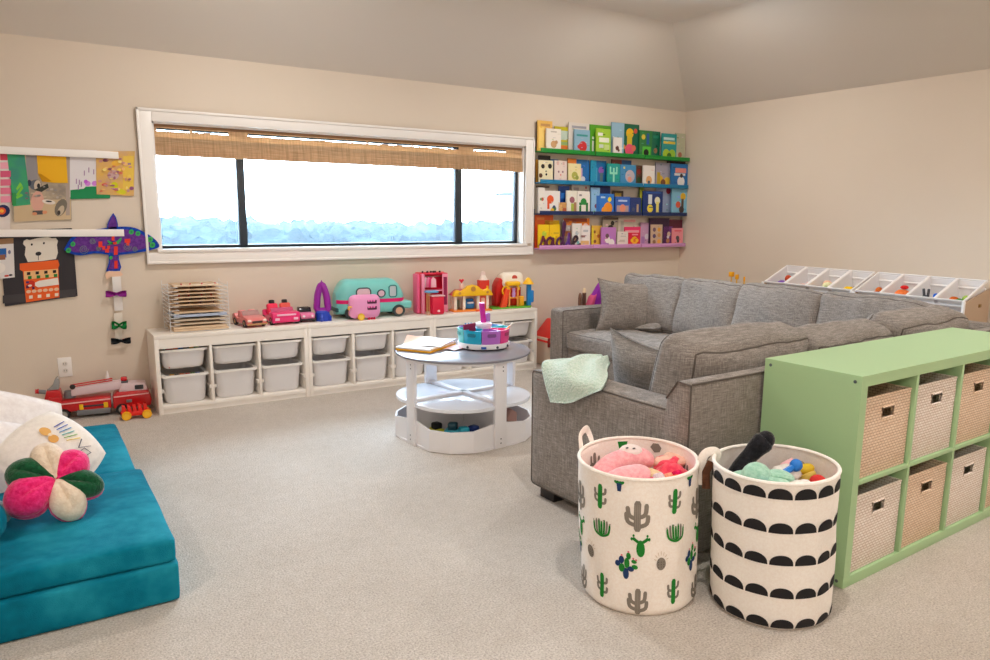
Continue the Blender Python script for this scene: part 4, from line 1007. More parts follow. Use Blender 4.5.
q_ = [(35, 150), (64, 151.5), (66, 182), (52, 181.5), (40.5, 180), (36.5, 172)]
b.prism([(AX(a, c), AZ(a, c)) for a, c in q_], -0.0136, -0.0124, P((238, 180, 10), 0.7), axis='y')
tb = bmesh.new(); tb.faces.new([tb.verts.new(p) for p in ((AX(36.5, 172), -0.0138, AZ(36.5, 172)), (AX(40.5, 180), -0.0138, AZ(40.5, 180)), (AX(50, 180), -0.030, AZ(50, 180)), (AX(40, 173), -0.026, AZ(40, 173)))])
b.merge(tb, P((226, 166, 10), 0.7))
tag(b.build('art_sheet'), 'plain mustard yellow sheet with one lower corner curling up', 'painting', G_)
sheet('art_sheet', 'white sheet with purple handprints over a green paper hill', 'painting', [(67, 149), (95, 150), (95, 196), (68, 196)], -0.0090, (226, 222, 226),
      [([(68.5, 189), (82, 188), (84, 186), (95, 186), (95, 194), (109, 195), (109, 198.5), (68.5, 198)], (22, 140, 84)), (eg(86, 183, 3, 2.6), (206, 130, 220)), (eg(93, 183, 3, 2.6), (206, 130, 220)), (eg(84, 181, 2, 2), (186, 90, 210))]
      + [(rc(a, c, a + 1.1, c + 5), (170, 140, 176)) for a, c in ((82, 170), (86.5, 167), (91.5, 169), (74, 178), (77, 179), (76, 184), (79, 181))], None, G_)
sheet('art_sheet', 'yellow, orange and mauve mottled painting beyond the end of the upper rail', 'painting', [(94, 151), (134, 151), (133.5, 197), (95, 194)], -0.0115, (0, 0, 0),
      [(rc(122, 156, 133, 190), (232, 196, 80)), (eg(113, 186, 4, 4), (206, 204, 20)), (eg(120, 192, 5, 3, 12, 0, 2), (216, 210, 40)), (eg(115, 163, 5, 3), (236, 186, 70)), (eg(112, 175, 6, 5), (206, 172, 170)), (eg(103, 184.5, 3, 1.4), (216, 90, 80)), (eg(131, 189, 2.4, 2), (150, 90, 130)), (eg(104, 160, 3, 1.8), (120, 70, 90)), (eg(109, 169, 3, 1.2), (150, 90, 110)), (rc(124, 163, 130, 165), (150, 120, 150))]
      + [(eg(rnd.uniform(98, 131), rnd.uniform(156, 193), rnd.uniform(.8, 2.6), rnd.uniform(.6, 1.8), 8, rnd.random() * 3), rnd.choice([(240, 206, 90), (206, 150, 140), (190, 140, 150), (236, 190, 120), (170, 110, 130), (244, 220, 130), (220, 120, 90)])) for _ in range(46)],
      cloth('mottled_paper', (206, 166, 130), (226, 182, 92), 11, 4, 0, 0.8), G_)
# lower rail
BK = P((46, 42, 48), 0.7); WHB = (228, 220, 208); ORG = (236, 98, 34)
def rows_sq(y, x0, n, dx, s, c): return [(rc(x0 + dx * k, y, x0 + dx * k + s, y + s * 0.85), c) for k in range(n)]
head = [(22, 237), (25, 235.5), (28, 236.5), (36, 235), (46, 234.5), (50, 236), (54, 236), (56, 239), (55, 243), (56, 251), (54, 257), (40, 258), (26, 258), (23, 251), (24, 243), (21.5, 240)]
dec = [(rc(1, 289, 74, 297), (66, 62, 66)), (head, WHB), ([(18, 259), (56, 258), (57.5, 263), (56, 267), (22, 267.5), (18, 265)], ORG), ([(21, 267), (56.5, 266.5), (57.5, 296), (24, 298)], ORG),
       (eg(36.5, 250.5, 3, 2), (50, 46, 50)), (eg(30, 241, 1, 1.2), (30, 28, 30)), (eg(42, 240.4, 1, 1.2), (30, 28, 30)), (rc(36.1, 252, 36.7, 257), (60, 56, 56)), (rc(22, 267, 56, 275), (240, 190, 130))]
dec += rows_sq(268, 25, 4, 8.6, 3.4, (40, 26, 26)) + rows_sq(272, 26, 4, 8.6, 3.6, (30, 120, 50))
dec += [([(33, 279), (37, 277.5), (56, 276), (57, 283), (36, 284), (33, 282)], (236, 230, 222)), (eg(29, 280, 4, 3.6), (206, 50, 30)), (rc(24, 281, 27, 284), (90, 30, 70)), (rc(24, 277, 27, 279), (70, 40, 100)), (rc(30, 283, 32.5, 285.5), (90, 30, 70)), (eg(28, 281.5, 2, 1), (236, 230, 222))]
dec += [(eg(26.5 + 5.6 * k, 287.5, 2.4, 1.6), (236, 196, 160)) for k in range(6)] + rows_sq(291.5, 27, 4, 8.6, 3.6, (240, 226, 206))
o = sheet('bear_poster', 'black poster of a white bear wearing an orange patterned sweater', 'poster', [(0, 226.2), (70, 227), (71, 233), (76, 296.5), (3, 300), (-2, 232)], -0.0085, (0, 0, 0), dec, BK)
sheet('art_sheet', 'small white sheet with a blue and brown picture beside the bear poster', 'painting', [(-26, 236), (12, 237), (13, 272), (-26, 273)], -0.0125, (226, 222, 222),
      [(rc(-26, 233.6, 12, 239), (150, 116, 84)), (rc(-6, 243, 5, 252), (30, 100, 180)), (rc(-6, 249, 4, 254), (150, 100, 76)), (eg(8, 247, 1.4, 2), (120, 120, 150)), (eg(-2, 262, 6, 5), (240, 234, 230)), (eg(5, 270, 2.4, 1), (206, 70, 50)), (eg(9, 269.5, 1.8, 1), (50, 50, 54))], None, G_)
# bird kite: felt wings and body on a stiff backing with a paper streamer
kt = thing('bird_kite', 'purple and blue felt bird kite hanging from the lower rail, wings spread', 'kite', (AX(112, 245), -0.022, AZ(112, 245)))
KX, KZ = AX(112, 245), AZ(112, 245)
def K(pts): return [(AX(a, c) - KX, AZ(a, c) - KZ) for a, c in pts]
wing = crom([(62, 248), (68, 238), (78, 231), (100, 229), (112, 228), (122, 228), (135, 230), (148, 237), (157, 244), (161, 251), (154, 254), (140, 256), (125, 257), (112, 257), (95, 254), (80, 255), (70, 253), (62, 248)], 3)[:-1]
wing_in = crom([(66, 247.5), (71, 240), (80, 234), (100, 232), (112, 231), (122, 231), (134, 233), (146, 240), (153, 247), (155, 250), (146, 252), (138, 253.5), (125, 254.5), (112, 254.5), (95, 251.5), (80, 252), (72, 251), (66, 247.5)], 3)[:-1]
def outline_scale(p, s): 
    cx = sum(a for a, _ in p) / len(p); cy = sum(b_ for _, b_ in p) / len(p)
    return [(cx + (a - cx) * s, cy + (b_ - cy) * s) for a, b_ in p]
KB = cloth('blue_felt', (24, 60, 160), (34, 76, 186), 60, 2, 0.0008, 0.95); KP = cloth('purple_felt', (92, 48, 132), (112, 62, 152), 60, 2, 0.0008, 0.95)
b = MB().prism(K(wing), -0.003, 0.0, KB, axis='y').prism(K(wing_in), -0.0045, -0.003, KP, axis='y')
KG = P((48, 176, 84), 0.8); KR = P((226, 52, 40), 0.8); KGL = P((120, 150, 120), 0.8)
for cx, cy, r in ((66.5, 249, 2.6), (71, 243, 2.4), (131, 234, 2.6), (138, 236, 2.6), (151, 243, 3), (153.5, 249, 3)):
    b.prism(K(eg(cx, cy, r, r)), -0.006, -0.0045, KG, axis='y')
    b.prism(K(eg(cx, cy, r * .45, r * .45, 10)), -0.0065, -0.006, P((40, 120, 90), 0.8), axis='y')
for cx, cy, r in ((82, 249, 5), (91, 241, 3.4), (127, 249, 4.4), (135, 252, 3), (97, 249, 2.6)):
    pts = [(cx + r * (1 - t / 22) * math.cos(t * 0.75), cy + r * (1 - t / 22) * math.sin(t * 0.75)) for t in range(20)]
    b.tube([(p[0], -0.005, p[1]) for p in K(pts)], 0.0013, KGL, 5)
for x0, y0, x1, y1 in ((97, 242, 101, 248), (101, 247, 104, 251), (104, 250, 108, 254), (124, 241, 130, 245), (126, 245, 129, 248), (106, 247, 109, 250)):
    b.prism(K(rc(x0, y0, x1, y1)), -0.006, -0.0045, KR, axis='y')
part(b, 'wings', kt)
hd = [(105.5, 232), (106, 225), (109, 218), (112, 213.5), (115, 218), (117, 225), (117, 232)]
part(MB().prism(K(hd), -0.0015, 0.001, KB, axis='y').prism(K(outline_scale(hd, .78)), -0.003, -0.0015, KP, axis='y'), 'head', kt)
tl = [(107.5, 256), (118, 256), (118.5, 262), (121, 270), (119.5, 274), (105, 273.5), (108, 264)]
b = MB().prism(K(tl), -0.002, 0.001, KB, axis='y').prism(K(outline_scale(tl, .75)), -0.0035, -0.002, KP, axis='y')
b.prism(K(rc(113.5, 263, 117, 271)), -0.005, -0.0035, KR, axis='y').prism(K(eg(110, 259.5, 1.8, 1.8)), -0.005, -0.0035, KG, axis='y')
part(b, 'tail', kt)
b = MB().prism(K(rc(110.5, 237.5, 113.5, 242)), -0.0075, -0.0045, KR, axis='y').prism(K(rc(113, 248, 117, 257)), -0.0075, -0.0045, KR, axis='y').prism(K(rc(112, 243.5, 116, 246)), -0.0078, -0.0045, KR, axis='y')
for pts in ([(106, 241), (112, 244), (112, 246), (107, 243.5)], [(121, 239), (114, 244), (114, 246), (120, 243)], [(105.5, 246), (112, 243.5), (112, 245.5)], [(120.5, 244.5), (114, 244.5), (114, 246.5)]):
    b.prism(K(pts), -0.007, -0.0045, KG, axis='y')
part(b, 'felt_flower', kt)
WP = P((234, 230, 228), 0.8)
def ribbon(x0, y0, x1, y1, w0, w1):
    def fn(u, v):
        px = x0 + (x1 - x0) * u + (v - 0.5) * (w0 + (w1 - w0) * u); py = y0 + (y1 - y0) * u
        q = K([(px, py)])[0]
        return (q[0], -0.004 - 0.010 * math.sin(u * 5), q[1])
    return fn
part(MB().surf(ribbon(115, 274, 119, 316, 9, 9), 14, 2, WP).surf(ribbon(118, 318, 119, 346, 9, 8), 10, 2, P((226, 218, 206), 0.8)), 'paper_streamer', kt)
part(MB().prism(K([(104, 276), (108, 273), (120, 274.5), (122.5, 278), (118, 281), (110, 279), (106, 282)]), -0.010, -0.006, P((240, 200, 172), 0.8), axis='y'), 'tissue_bow', kt, 'peach tissue bow')
def bow(cx, cy, w_, h_, c, lab):
    b = MB(); m = cloth('tissue_%d_%d_%d' % c, tuple(max(0, x - 24) for x in c), c, 40, 3, 0.001, 0.9)
    for s in (-1, 1):
        def fn(u, v):
            px = cx + s * w_ * u; py = cy + (v - .5) * (h_ * (0.35 + 0.65 * math.sin(u * PI * 0.62))) + s * 0.8 * u
            q = K([(px, py)])[0]
            return (q[0], -0.017 - 0.009 * math.sin(v * 7 + u * 3), q[1])
        b.surf(fn, 8, 8, m)
    b.ell((K([(cx, cy)])[0][0], -0.018, K([(cx, cy)])[0][1]), (.009, .006, .010), m, seg=10)
    part(b, 'tissue_bow', kt, lab)
bow(115.5, 297.5, 11, 7, (150, 50, 146), 'purple tissue bow'); bow(119, 331, 8, 9, (24, 124, 64), 'green tissue bow'); bow(121, 348, 10.5, 7, (40, 44, 48), 'black tissue bow')

# ================================================================ floor toys by the back wall
ft = thing('toy_fire_truck', 'long red toy fire truck with pale ladder parked on the carpet by the wall', 'toy fire truck', (-5.215, -0.122, 0), -0.10); ft.scale = (1.07, 1.05, 1.08)
FR = P((200, 18, 24), 0.3, coat=0.4); GY = P((120, 122, 126), 0.4); LP_ = P((222, 200, 206), 0.4)
part(MB().prism([(-.215, .045), (.075, .045), (.075, .115), (.02, .118), (-.215, .108)], -.06, .06, FR, axis='y', bev=.006), 'trailer_body', ft)
part(MB().prism([(-.262, .118), (-.170, .118), (-.178, .172), (-.245, .176)], -.045, .045, FR, axis='y', bev=.005).prism([(-.255, .075), (-.19, .07), (-.17, .13), (-.235, .14)], -.055, .055, FR, axis='y', bev=.005), 'tiller_cab', ft)
part(MB().prism([(-.245, .176), (-.184, .176), (-.178, .215), (-.186, .245), (-.20, .238), (-.215, .20)], -.034, .034, P((150, 150, 150), 0.15, coat=0.6), axis='y', bev=.004), 'tiller_windscreen', ft)
o = part(MB().tube([(-.25, -.02, .165), (-.285, -.02, .172)], .012, GY, 10), 'water_cannon', ft)
part(MB().lathe([(0, 0), (.016, 0), (.012, .012), (.014, .018), (0, .020)], FR, 16, TR(-.283, -.02, .173, 0, -PI / 2)), 'nozzle', o)
part(MB().prism([(.085, .04), (.285, .04), (.292, .075), (.275, .135), (.105, .135), (.085, .115)], -.062, .062, FR, axis='y', bev=.007), 'cab_body', ft)
part(MB().prism([(.118, .134), (.275, .134), (.262, .178), (.135, .182)], -.056, .056, LP_, axis='y', bev=.006), 'cab_roof', ft)
part(MB().prism(rrect(.205, .143, .252, .170, .006), -.0585, -.055, P((40, 40, 46), 0.2, coat=0.5), axis='y'), 'cab_window', ft)
o = part(MB().box((.130, -.03, .182), (.172, .03, .192), P((90, 90, 94), 0.4), .003), 'light_bar', ft)
part(MB().soft((.017, .025, .011), .008, P((206, 30, 40), 0.2), TR(.151, 0, .203), n=4), 'beacon', o)
lad = part(MB().prism([(-.125, .130), (.135, .150), (.135, .196), (-.125, .176)], -.034, .034, LP_, axis='y', bev=.003), 'ladder', ft)
for s in (-1, 1): part(MB().tube([(-.13, s * .030, .184), (.09, s * .030, .204)], .004, P((200, 40, 40), 0.4), 6), 'ladder_rail', lad)
part(MB().lathe([(0, 0), (.030, 0), (.032, .014), (.026, .040), (0, .044)], GY, 18, TR(-.135, -.0, .118)), 'turntable', ft)
part(MB().ell((-.115, -.038, .186), .015, WH), 'ladder_pulley', ft)
part(MB().prism([(-.215, .090), (.075, .098), (.075, .105), (-.215, .097)], -.0625, -.058, P((244, 190, 190), 0.4), axis='y').prism([(.09, .106), (.28, .112), (.279, .119), (.09, .113)], -.0645, -.06, P((244, 190, 190), 0.4), axis='y'), 'side_stripe', ft)
part(MB().box((-.105, -.064, .018), (.068, .064, .050), GY, .005), 'chassis', ft)
part(MB().box((-.09, -.067, .052), (-.068, -.058, .084), P((246, 200, 20), 0.4), .004).box((.035, -.067, .052), (.058, -.058, .084), P((246, 200, 20), 0.4), .004).box((-.07, -.065, .066), (.036, -.06, .076), P((60, 60, 66), 0.4), .002), 'stabiliser', ft)
for x in (-.170, .130): 
    for s in (-1, 1): wheel(x, s * .060, .033, .022, ft)
part(MB().box((.155, -.066, .07), (.185, -.06, .088), GY, .002), 'side_panel', ft)
part(MB().cyl((.065, .04, .19), (.065, .04, .25), .014, P((236, 230, 230), 0.5), .003, n=12), 'traffic_cone', ft)
tr = thing('toy_train_car', 'red ribbed toy wagon with yellow wheels in front of the fire truck', 'toy wagon', (-5.02, -0.335, 0), -0.06)
TRD = P((226, 36, 26), 0.35)
part(MB().box((-.085, -.030, .022), (.080, .030, .052), TRD, .006), 'wagon_base', tr)
for k in range(5): part(MB().prism([(-.078 + .03 * k, .050), (-.052 + .03 * k, .050), (-.058 + .03 * k, .082), (-.076 + .03 * k, .090)], -.028, .028, TRD, axis='y', bev=.003), 'rib', tr)
for x in (-.055, .060):
    for s in (-1, 1): wheel(x, s * .036, .028, .014, tr, P((246, 178, 20), 0.35), P((250, 196, 50), 0.35))
# ================================================================ teal play couch
VEL = None
def velvet():
    m, nt, b = base_mat('teal_velvet')
    v = texbase(nt)
    f = noise_node(nt, v, 3.2, 4, 0.65)
    nt.links.new(ramp(nt, f, [(0.33, (2, 92, 116)), (0.50, (6, 116, 142)), (0.68, (34, 146, 170))]), b.inputs['Base Color'])
    b.inputs['Roughness'].default_value = 0.85; b.inputs['Specular IOR Level'].default_value = 0.08
    b.inputs['Sheen Weight'].default_value = 0.05; b.inputs['Sheen Roughness'].default_value = 0.35
    b.inputs['Sheen Tint'].default_value = rgb((150, 220, 226))
    bump(nt, b, noise_node(nt, v, 300, 2), 0.0015)
    return m
VEL = velvet()
CX1_ = -5.178
def foam(name, x0, y0, z0, x1, y1, z1, lab, seed, crown=0.004):
    c = ((x0 + x1) / 2, (y0 + y1) / 2, z0)
    h = ((x1 - x0) / 2, (y1 - y0) / 2, (z1 - z0) / 2)
    o = MB().soft(h, 0.016, VEL, TR(0, 0, h[2]), (crown * .5, crown * .5, crown), 14, 0.004, 4, seed).build(name, None, c)
    return o
t = thing('play_couch', 'low teal velvet foam play couch with white pillows and a flower ball on it', 'play couch', (-5.60, -2.0, 0))
def foam_p(name, x0, y0, z0, x1, y1, z1, seed, crown=0.004, rz=0.0):
    c = ((x0 + x1) / 2 + 5.60, (y0 + y1) / 2 + 2.0, z0); h = ((x1 - x0) / 2, (y1 - y0) / 2, (z1 - z0) / 2)
    return part(MB().soft(h, 0.016, VEL, TR(0, 0, h[2]), (crown * .5, crown * .5, crown), 14, 0.004, 4, seed), name, t, loc=c, rz=rz)
foam_p('base_cushion', -6.02, -2.880, 0.0, CX1_, -2.03, 0.138, 1)
foam_p('base_cushion', -6.02, -2.020, 0.0, CX1_ - 0.015, -1.17, 0.132, 2)
sc1 = foam_p('seat_cushion', -6.02, -2.872, 0.139, CX1_ - 0.004, -2.035, 0.222, 3)
sc2 = foam_p('seat_cushion', -6.02, -2.020, 0.133, CX1_ - 0.022, -1.168, 0.207, 4)
tg_ = part(MB().box((-0.004, -0.006, 0), (0.012, 0.006, 0.012), P((90, 60, 110), 0.6)), 'zip_tag', t, loc=(CX1_ + 5.60, -2.05 + 2.0, 0.145))
# big white pillows
WPL = cloth('white_pillow_cotton', (232, 226, 226), (246, 242, 242), 30, 3, 0.001, 0.9, 0.2)
def pillow_at(name, lab, cat, w, h, tk, m, loc, R, seed, group=None, ear=0.07, pw=0.5, nz=0.012):
    o = MB().pillow(w, h, tk, m, R, 24, ear, nz, 6, seed, pw).build(name, None, loc, 0, 3.0)
    return tag(o, lab, cat, group)
RX = Matrix.Rotation
pillow_at('white_pillow', 'plump white bed pillow standing behind the others on the teal couch', 'pillow', 0.64, 0.44, 0.20, WPL, (-5.80, -1.72, 0.345), RX(0.18, 4, 'Z') @ RX(-0.50, 4, 'X') @ RX(0.34, 4, 'Y'), 1, None, -0.10, 0.45)
pillow_at('white_pillow', 'second white bed pillow slumped lower, just behind the flower ball', 'pillow', 0.58, 0.42, 0.19, WPL, (-5.86, -1.97, 0.315), RX(0.25, 4, 'Z') @ RX(-0.75, 4, 'X') @ RX(0.30, 4, 'Y'), 2, None, -0.10, 0.45)
# printed throw pillow: drawing of a cloud, rays and loose letters
pp = thing('printed_pillow', 'white throw pillow printed with a sun, rainbow rays and lettering, against white pillows', 'pillow', (-5.500, -2.10, 0.345))
RP = RX(0.20, 4, 'Z') @ RX(-0.66, 4, 'X') @ RX(0.98, 4, 'Y')
PW_, PH_, PT_ = 0.27, 0.27, 0.15
CANV = cloth('pillow_canvas', (236, 232, 226), (244, 240, 234), 60, 3, 0.0006, 0.9)
part(MB().pillow(PW_, PH_, PT_, CANV, RP, 24, -0.20, 0.004, 7, 5, 0.42), 'cover', pp, flat=3.0)
def on_pillow(u, v, off=0.0015):
    x = PW_ / 2 * u * (1 + 0.20 * (1 - v * v) * abs(u)); z = PH_ / 2 * v * (1 + 0.20 * (1 - u * u) * abs(v))
    e = max(0, 1 - u * u) * max(0, 1 - v * v)
    y = PT_ / 2 * e ** 0.42
    q = Vector((x, 0.3 * -1, z)) * 7 + Vector((5 * 2.3, 5 * 4.1, 5))
    return RP @ Vector((x, -(y + off + 0.004 * min(1, e * 3)), z))
pb = MB()
def pstroke(uv, r, c):
    pb.tube([on_pillow(a, b_) for a, b_ in crom(uv, 5)] if len(uv) > 2 else [on_pillow(uv[0][0] + (uv[1][0] - uv[0][0]) * k / 6, uv[0][1] + (uv[1][1] - uv[0][1]) * k / 6) for k in range(7)], r, P(c, 0.8), 6, flat=0.5)
def pblob(u, v, ru, rv, c, n=14):
    tb = bmesh.new(); cc = tb.verts.new(on_pillow(u, v, 0.003))
    vs = [tb.verts.new(on_pillow(u + ru * math.cos(2 * PI * i / n), v + rv * math.sin(2 * PI * i / n), 0.0022)) for i in range(n)]
    for i in range(n): tb.faces.new((cc, vs[i], vs[(i + 1) % n]))
    pb.merge(tb, P(c, 0.8))
RAIN = [(40, 80, 190), (50, 110, 200), (60, 150, 210), (90, 190, 190), (150, 206, 120), (240, 214, 100)]
for k in range(6): pstroke([(-0.42 + 0.10 * k, 0.44 - 0.02 * k), (-0.40 + 0.13 * k, 0.72 - 0.02 * k)], 0.0026, RAIN[k])
pblob(-.18, .16, .13, .12, (226, 170, 90)); pblob(-.46, .20, .14, .12, (230, 178, 100)); pblob(-.32, .20, .05, .06, (240, 224, 196))
INK = (90, 90, 110)
for uv in ([(.30, .62), (.42, .40)], [(.42, .40), (.58, .66)], [(.50, .30), (.66, .34)], [(.66, .34), (.70, .54)], [(.50, .30), (.52, .50)], [(.52, .50), (.70, .54)], [(.72, .20), (.84, .24)], [(.76, .12), (.82, .34)], [(.40, .14), (.56, .10)], [(.60, .02), (.78, .06)]):
    pstroke(uv, 0.0020, INK)
part(pb, 'printed_drawing', pp)
# plush flower ball
fb = thing('plush_ball', 'plush petal ball in pink, cream and dark green lying on the teal couch', 'plush toy', (-5.497, -2.47, 0.222)); fb.scale = (.92, .92, .92)
FPK = cloth('pink_plush', (222, 20, 100), (246, 60, 140), 60, 3, 0.003, 0.95, 0.5); FCR = cloth('cream_plush', (226, 206, 182), (240, 224, 204), 60, 3, 0.003, 0.95, 0.5); FGR = cloth('green_plush', (14, 70, 42), (26, 94, 58), 60, 3, 0.003, 0.95, 0.5); FLG = cloth('grey_plush', (170, 190, 192), (190, 206, 206), 60, 3, 0.003, 0.95, 0.4)
nrm = Vector((-0.02, -0.80, 0.60)).normalized()
ax = Vector((1, -0.02, 0)).normalized(); ay = nrm.cross(ax).normalized()
def petal(ang, L, W, D, m, m2, off, name, lab, lift=0.0):
    """wedge-shaped stuffed petal: face colour M in front, side colour M2 behind"""
    d = ax * math.cos(ang) + ay * math.sin(ang); s = nrm.cross(d).normalized()
    B = Matrix((d, s, nrm)).transposed()
    C0 = Vector((0, 0, 0.142)) + nrm * (0.005 + lift)
    b = MB(); tb = bmesh.new(); bmesh.ops.create_uvsphere(tb, u_segments=24, v_segments=16, radius=1)
    tb2 = tb.copy()
    for q, mm, fr in ((tb, m, True), (tb2, m2, False)):
        for v in q.verts:
            x, y, z = v.co
            k = 0.55 + 0.45 * min(1, (x + 1) / 1.1)      # narrow towards the hub
            zz = z
            crease = 0.018 * math.exp(-(y / 0.16) ** 2) * max(0, z) * (0.4 + 0.6 * (1 - abs(x)))
            p = Vector((L * 0.52 + x * L * 0.52, y * W * k, zz * D * k * (1.0 if fr else 1.02)))
            p.z -= crease
            if fr: p.z += 0.012
            else: p = Vector((L * 0.50 + x * L * 0.535, y * W * k * 1.06, zz * D * k * 1.0 - 0.012))
            p.z += -0.25 * (p.x ** 2) / L * 0.6
            v.co = C0 + B @ p
        b.merge(q, mm)
    part(b, name, fb, lab)
DG = math.radians
petal(DG(207), .175, .078, .065, FPK, FPK, 0, 'petal', 'pink petal', .012)
petal(DG(290), .165, .062, .055, FCR, FPK, 0, 'petal', 'cream petal', .008)
petal(DG(342), .160, .056, .052, FGR, FPK, 0, 'petal', 'dark green petal', .0)
petal(DG(45), .140, .062, .055, FPK, FPK, 0, 'petal', 'pink petal', .0)
petal(DG(102), .160, .060, .055, FCR, FPK, 0, 'petal', 'cream petal', .004)
petal(DG(155), .165, .066, .055, FGR, FPK, 0, 'petal', 'dark green petal', .006)
tag(MB().ell((0, 0, 0.045), (.062, .062, .045), cloth('grey_teal_plush', (150, 172, 176), (172, 190, 192), 50, 3, .002, .95, .3)).build('plush_pebble', None, (-5.69, -2.46, 0.224)), 'small grey-blue plush cushion half hidden beside the flower ball', 'plush toy')
o = MB().soft((.22, .085, .075), .07, VEL, TR(0, 0, .075), (0.01, .0, .0), 10, .004, 5, 8).build('bolster_pillow', None, (-5.872, -2.625, 0.224), 0.10)
tag(o, 'teal velvet bolster at the photo edge on the teal couch', 'pillow')
tag(MB().ell((0, 0, .02), .020, cloth('green_pompom', (10, 120, 50), (30, 160, 70), 90, 2, .003, .95)).build('pompom', None, (-5.668, -1.865, 0.224)), 'tiny green pompom tucked by the white pillows above the flower ball', 'pompom')

# ================================================================ round activity table
TC = (-3.42, -1.675)
tb_ = thing('activity_table', 'round white kids table with grey top and open toy trays below', 'table', (TC[0], TC[1], 0))
TWH = P((236, 234, 236), 0.35); TGR = P((136, 136, 146), 0.22, spec=0.3)
RT = 0.392
part(MB().cyl((0, 0, 0.497), (0, 0, 0.509), RT, TGR, n=72, bev=.002), 'table_top', tb_)
part(MB().cyl((0, 0, 0.484), (0, 0, 0.4968), RT - 0.012, TWH, n=72), 'underside_disc', tb_)
LA = [DG(a) for a in (186, 276, 6, 96)]
LR = 0.352
for a in LA:
    R = Matrix.Rotation(a, 4, 'Z')
    # flat board leg, wide face outwards
    lg = part(MB().box((LR - 0.010, -0.040, 0), (LR + 0.012, 0.040, 0.484), TWH, .003, xf=R), 'leg', tb_)
    for dz in (.03, .055, .44, .462):
        part(MB().cyl(R @ Vector((LR + .0125, .012 if dz > .1 else .0, dz)), R @ Vector((LR + .0135, .012 if dz > .1 else .0, dz)), .004, P((70, 70, 74), 0.4), n=10), 'bolt', lg)
# shelf: disc with four lobes bulging between the legs
def lobes(r0, amp, n=96):
    out = []
    for i in range(n):
        a = 2 * PI * i / n
        k = abs(math.sin(2 * (a - LA[0])))
        out.append((math.cos(a) * (r0 + amp * k ** 0.7), math.sin(a) * (r0 + amp * k ** 0.7)))
    return out
SHB = P((214, 226, 242), 0.15, coat=0.5)
part(MB().prism(lobes(0.340, 0.055), 0.226, 0.246, P((232, 236, 244), 0.15), axis='z', bev=.002), 'shelf', tb_)
for i in range(2):
    R = Matrix.Rotation(LA[i], 4, 'Z')
    part(MB().box((-0.34, -.009, 0.012), (0.34, .009, 0.226), TWH, .002, xf=R), 'cross_panel', tb_)
    part(MB().box((-0.338, -.02, 0.246), (0.338, .02, 0.262), TWH, .003, xf=R), 'cross_rib', tb_)
part(MB().prism(lobes(0.335, 0.058), 0.0, 0.012, TWH, axis='z'), 'tray_floor', tb_)
# three-facet tray fronts in every quadrant
def trayfront(q, h=0.125, notch=0.012):
    a0 = LA[q] + 0.11; a1 = LA[q] + PI / 2 - 0.11
    R0 = 0.350; R1 = 0.408
    angs = [a0, a0 + (a1 - a0) * .27, a0 + (a1 - a0) * .5, a0 + (a1 - a0) * .73, a1]; rr = [R0, R1 - .008, R1, R1 - .008, R0]
    pts = [(r * math.cos(a), r * math.sin(a)) for r, a in zip(rr, angs)]; inn = [((r - .011) * math.cos(a), (r - .011) * math.sin(a)) for r, a in zip(rr, angs)]
    hs = [h + .016, h, h - .004, h, h + .016]
    tb = bmesh.new()
    A = [tb.verts.new((p[0], p[1], 0.004)) for p in pts]; B = [tb.verts.new((p[0], p[1], z)) for p, z in zip(pts, hs)]
    C2 = [tb.verts.new((p[0], p[1], z)) for p, z in zip(inn, hs)]; D2 = [tb.verts.new((p[0], p[1], 0.004)) for p in inn]
    for i in range(4):
        for X, Y in ((A, B), (B, C2), (C2, D2), (D2, A)): tb.faces.new((X[i], X[i + 1], Y[i + 1], Y[i]))
    for i in (0, 4): tb.faces.new((A[i], B[i], C2[i], D2[i]) if i else (D2[i], C2[i], B[i], A[i]))
    bmesh.ops.recalc_face_normals(tb, faces=tb.faces)
    part(MB().merge(tb, TWH), 'tray_front', tb_, flat=0.2)
for q in range(4): trayfront(q)
# toys in the trays
def tray_toy(name, lab, cat, x, y, mb): return tag(mb.build(name, None, (TC[0] + x, TC[1] + y, 0.0135)), lab, cat, None)
NV = P((30, 50, 110), 0.4); TQ = P((30, 150, 170), 0.4); BKp = P((26, 26, 30), 0.4)
def carlet(c1, c2, L=.09, H=.06):
    b = MB().soft((L / 2, .026, H * .28), .012, c1, TR(0, 0, H * .42), n=5).soft((L * .27, .022, H * .2), .010, c2, TR(-.004, 0, H * .78), n=4)
    for x in (-L * .3, L * .3):
        for s in (-1, 1): b.cyl((x, s * .02, .014), (x, s * .03, .014), .014, BKp, n=14)
    return b
qa = LA[0] + PI / 4
for k, (nm, lab, c1, c2, da, r) in enumerate((('toy_car', 'black and yellow toy car in the front tray of the round table', P((190, 190, 50), 0.4), BKp, -.42, .25), ('toy_car', 'turquoise and black toy truck in the front tray of the round table', TQ, P((20, 70, 84), 0.4), -.03, .27),
        ('toy_car', 'small light blue toy car in the front tray of the round table', P((60, 150, 200), 0.4), TQ, .18, .29), ('toy_car', 'navy blue toy car at one end of the front tray', P((40, 80, 130), 0.4), NV, .36, .27))):
    a = qa + da * 1.1
    tl_ = 1.6 if k == 1 else (1.15 if k == 3 else 1.0)
    o = tray_toy(nm, lab, 'toy car', r * math.cos(a), r * math.sin(a), carlet(c1, c2, .10, .100 * (1.25 if k == 1 else 1.08)))
    o.rotation_euler = (0, 0, a + PI / 2 + .3 * (k - 1)); o['group'] = 'toy cars in the front tray'
    o.scale = (1.0, 1.1, 1.05)
qa = LA[1] + PI / 4
b = MB().prism([(-.06, 0), (.06, 0), (.075, .11), (-.02, .16), (-.07, .10)], -.05, .05, P((190, 150, 140), 0.6), axis='y', bev=.01)
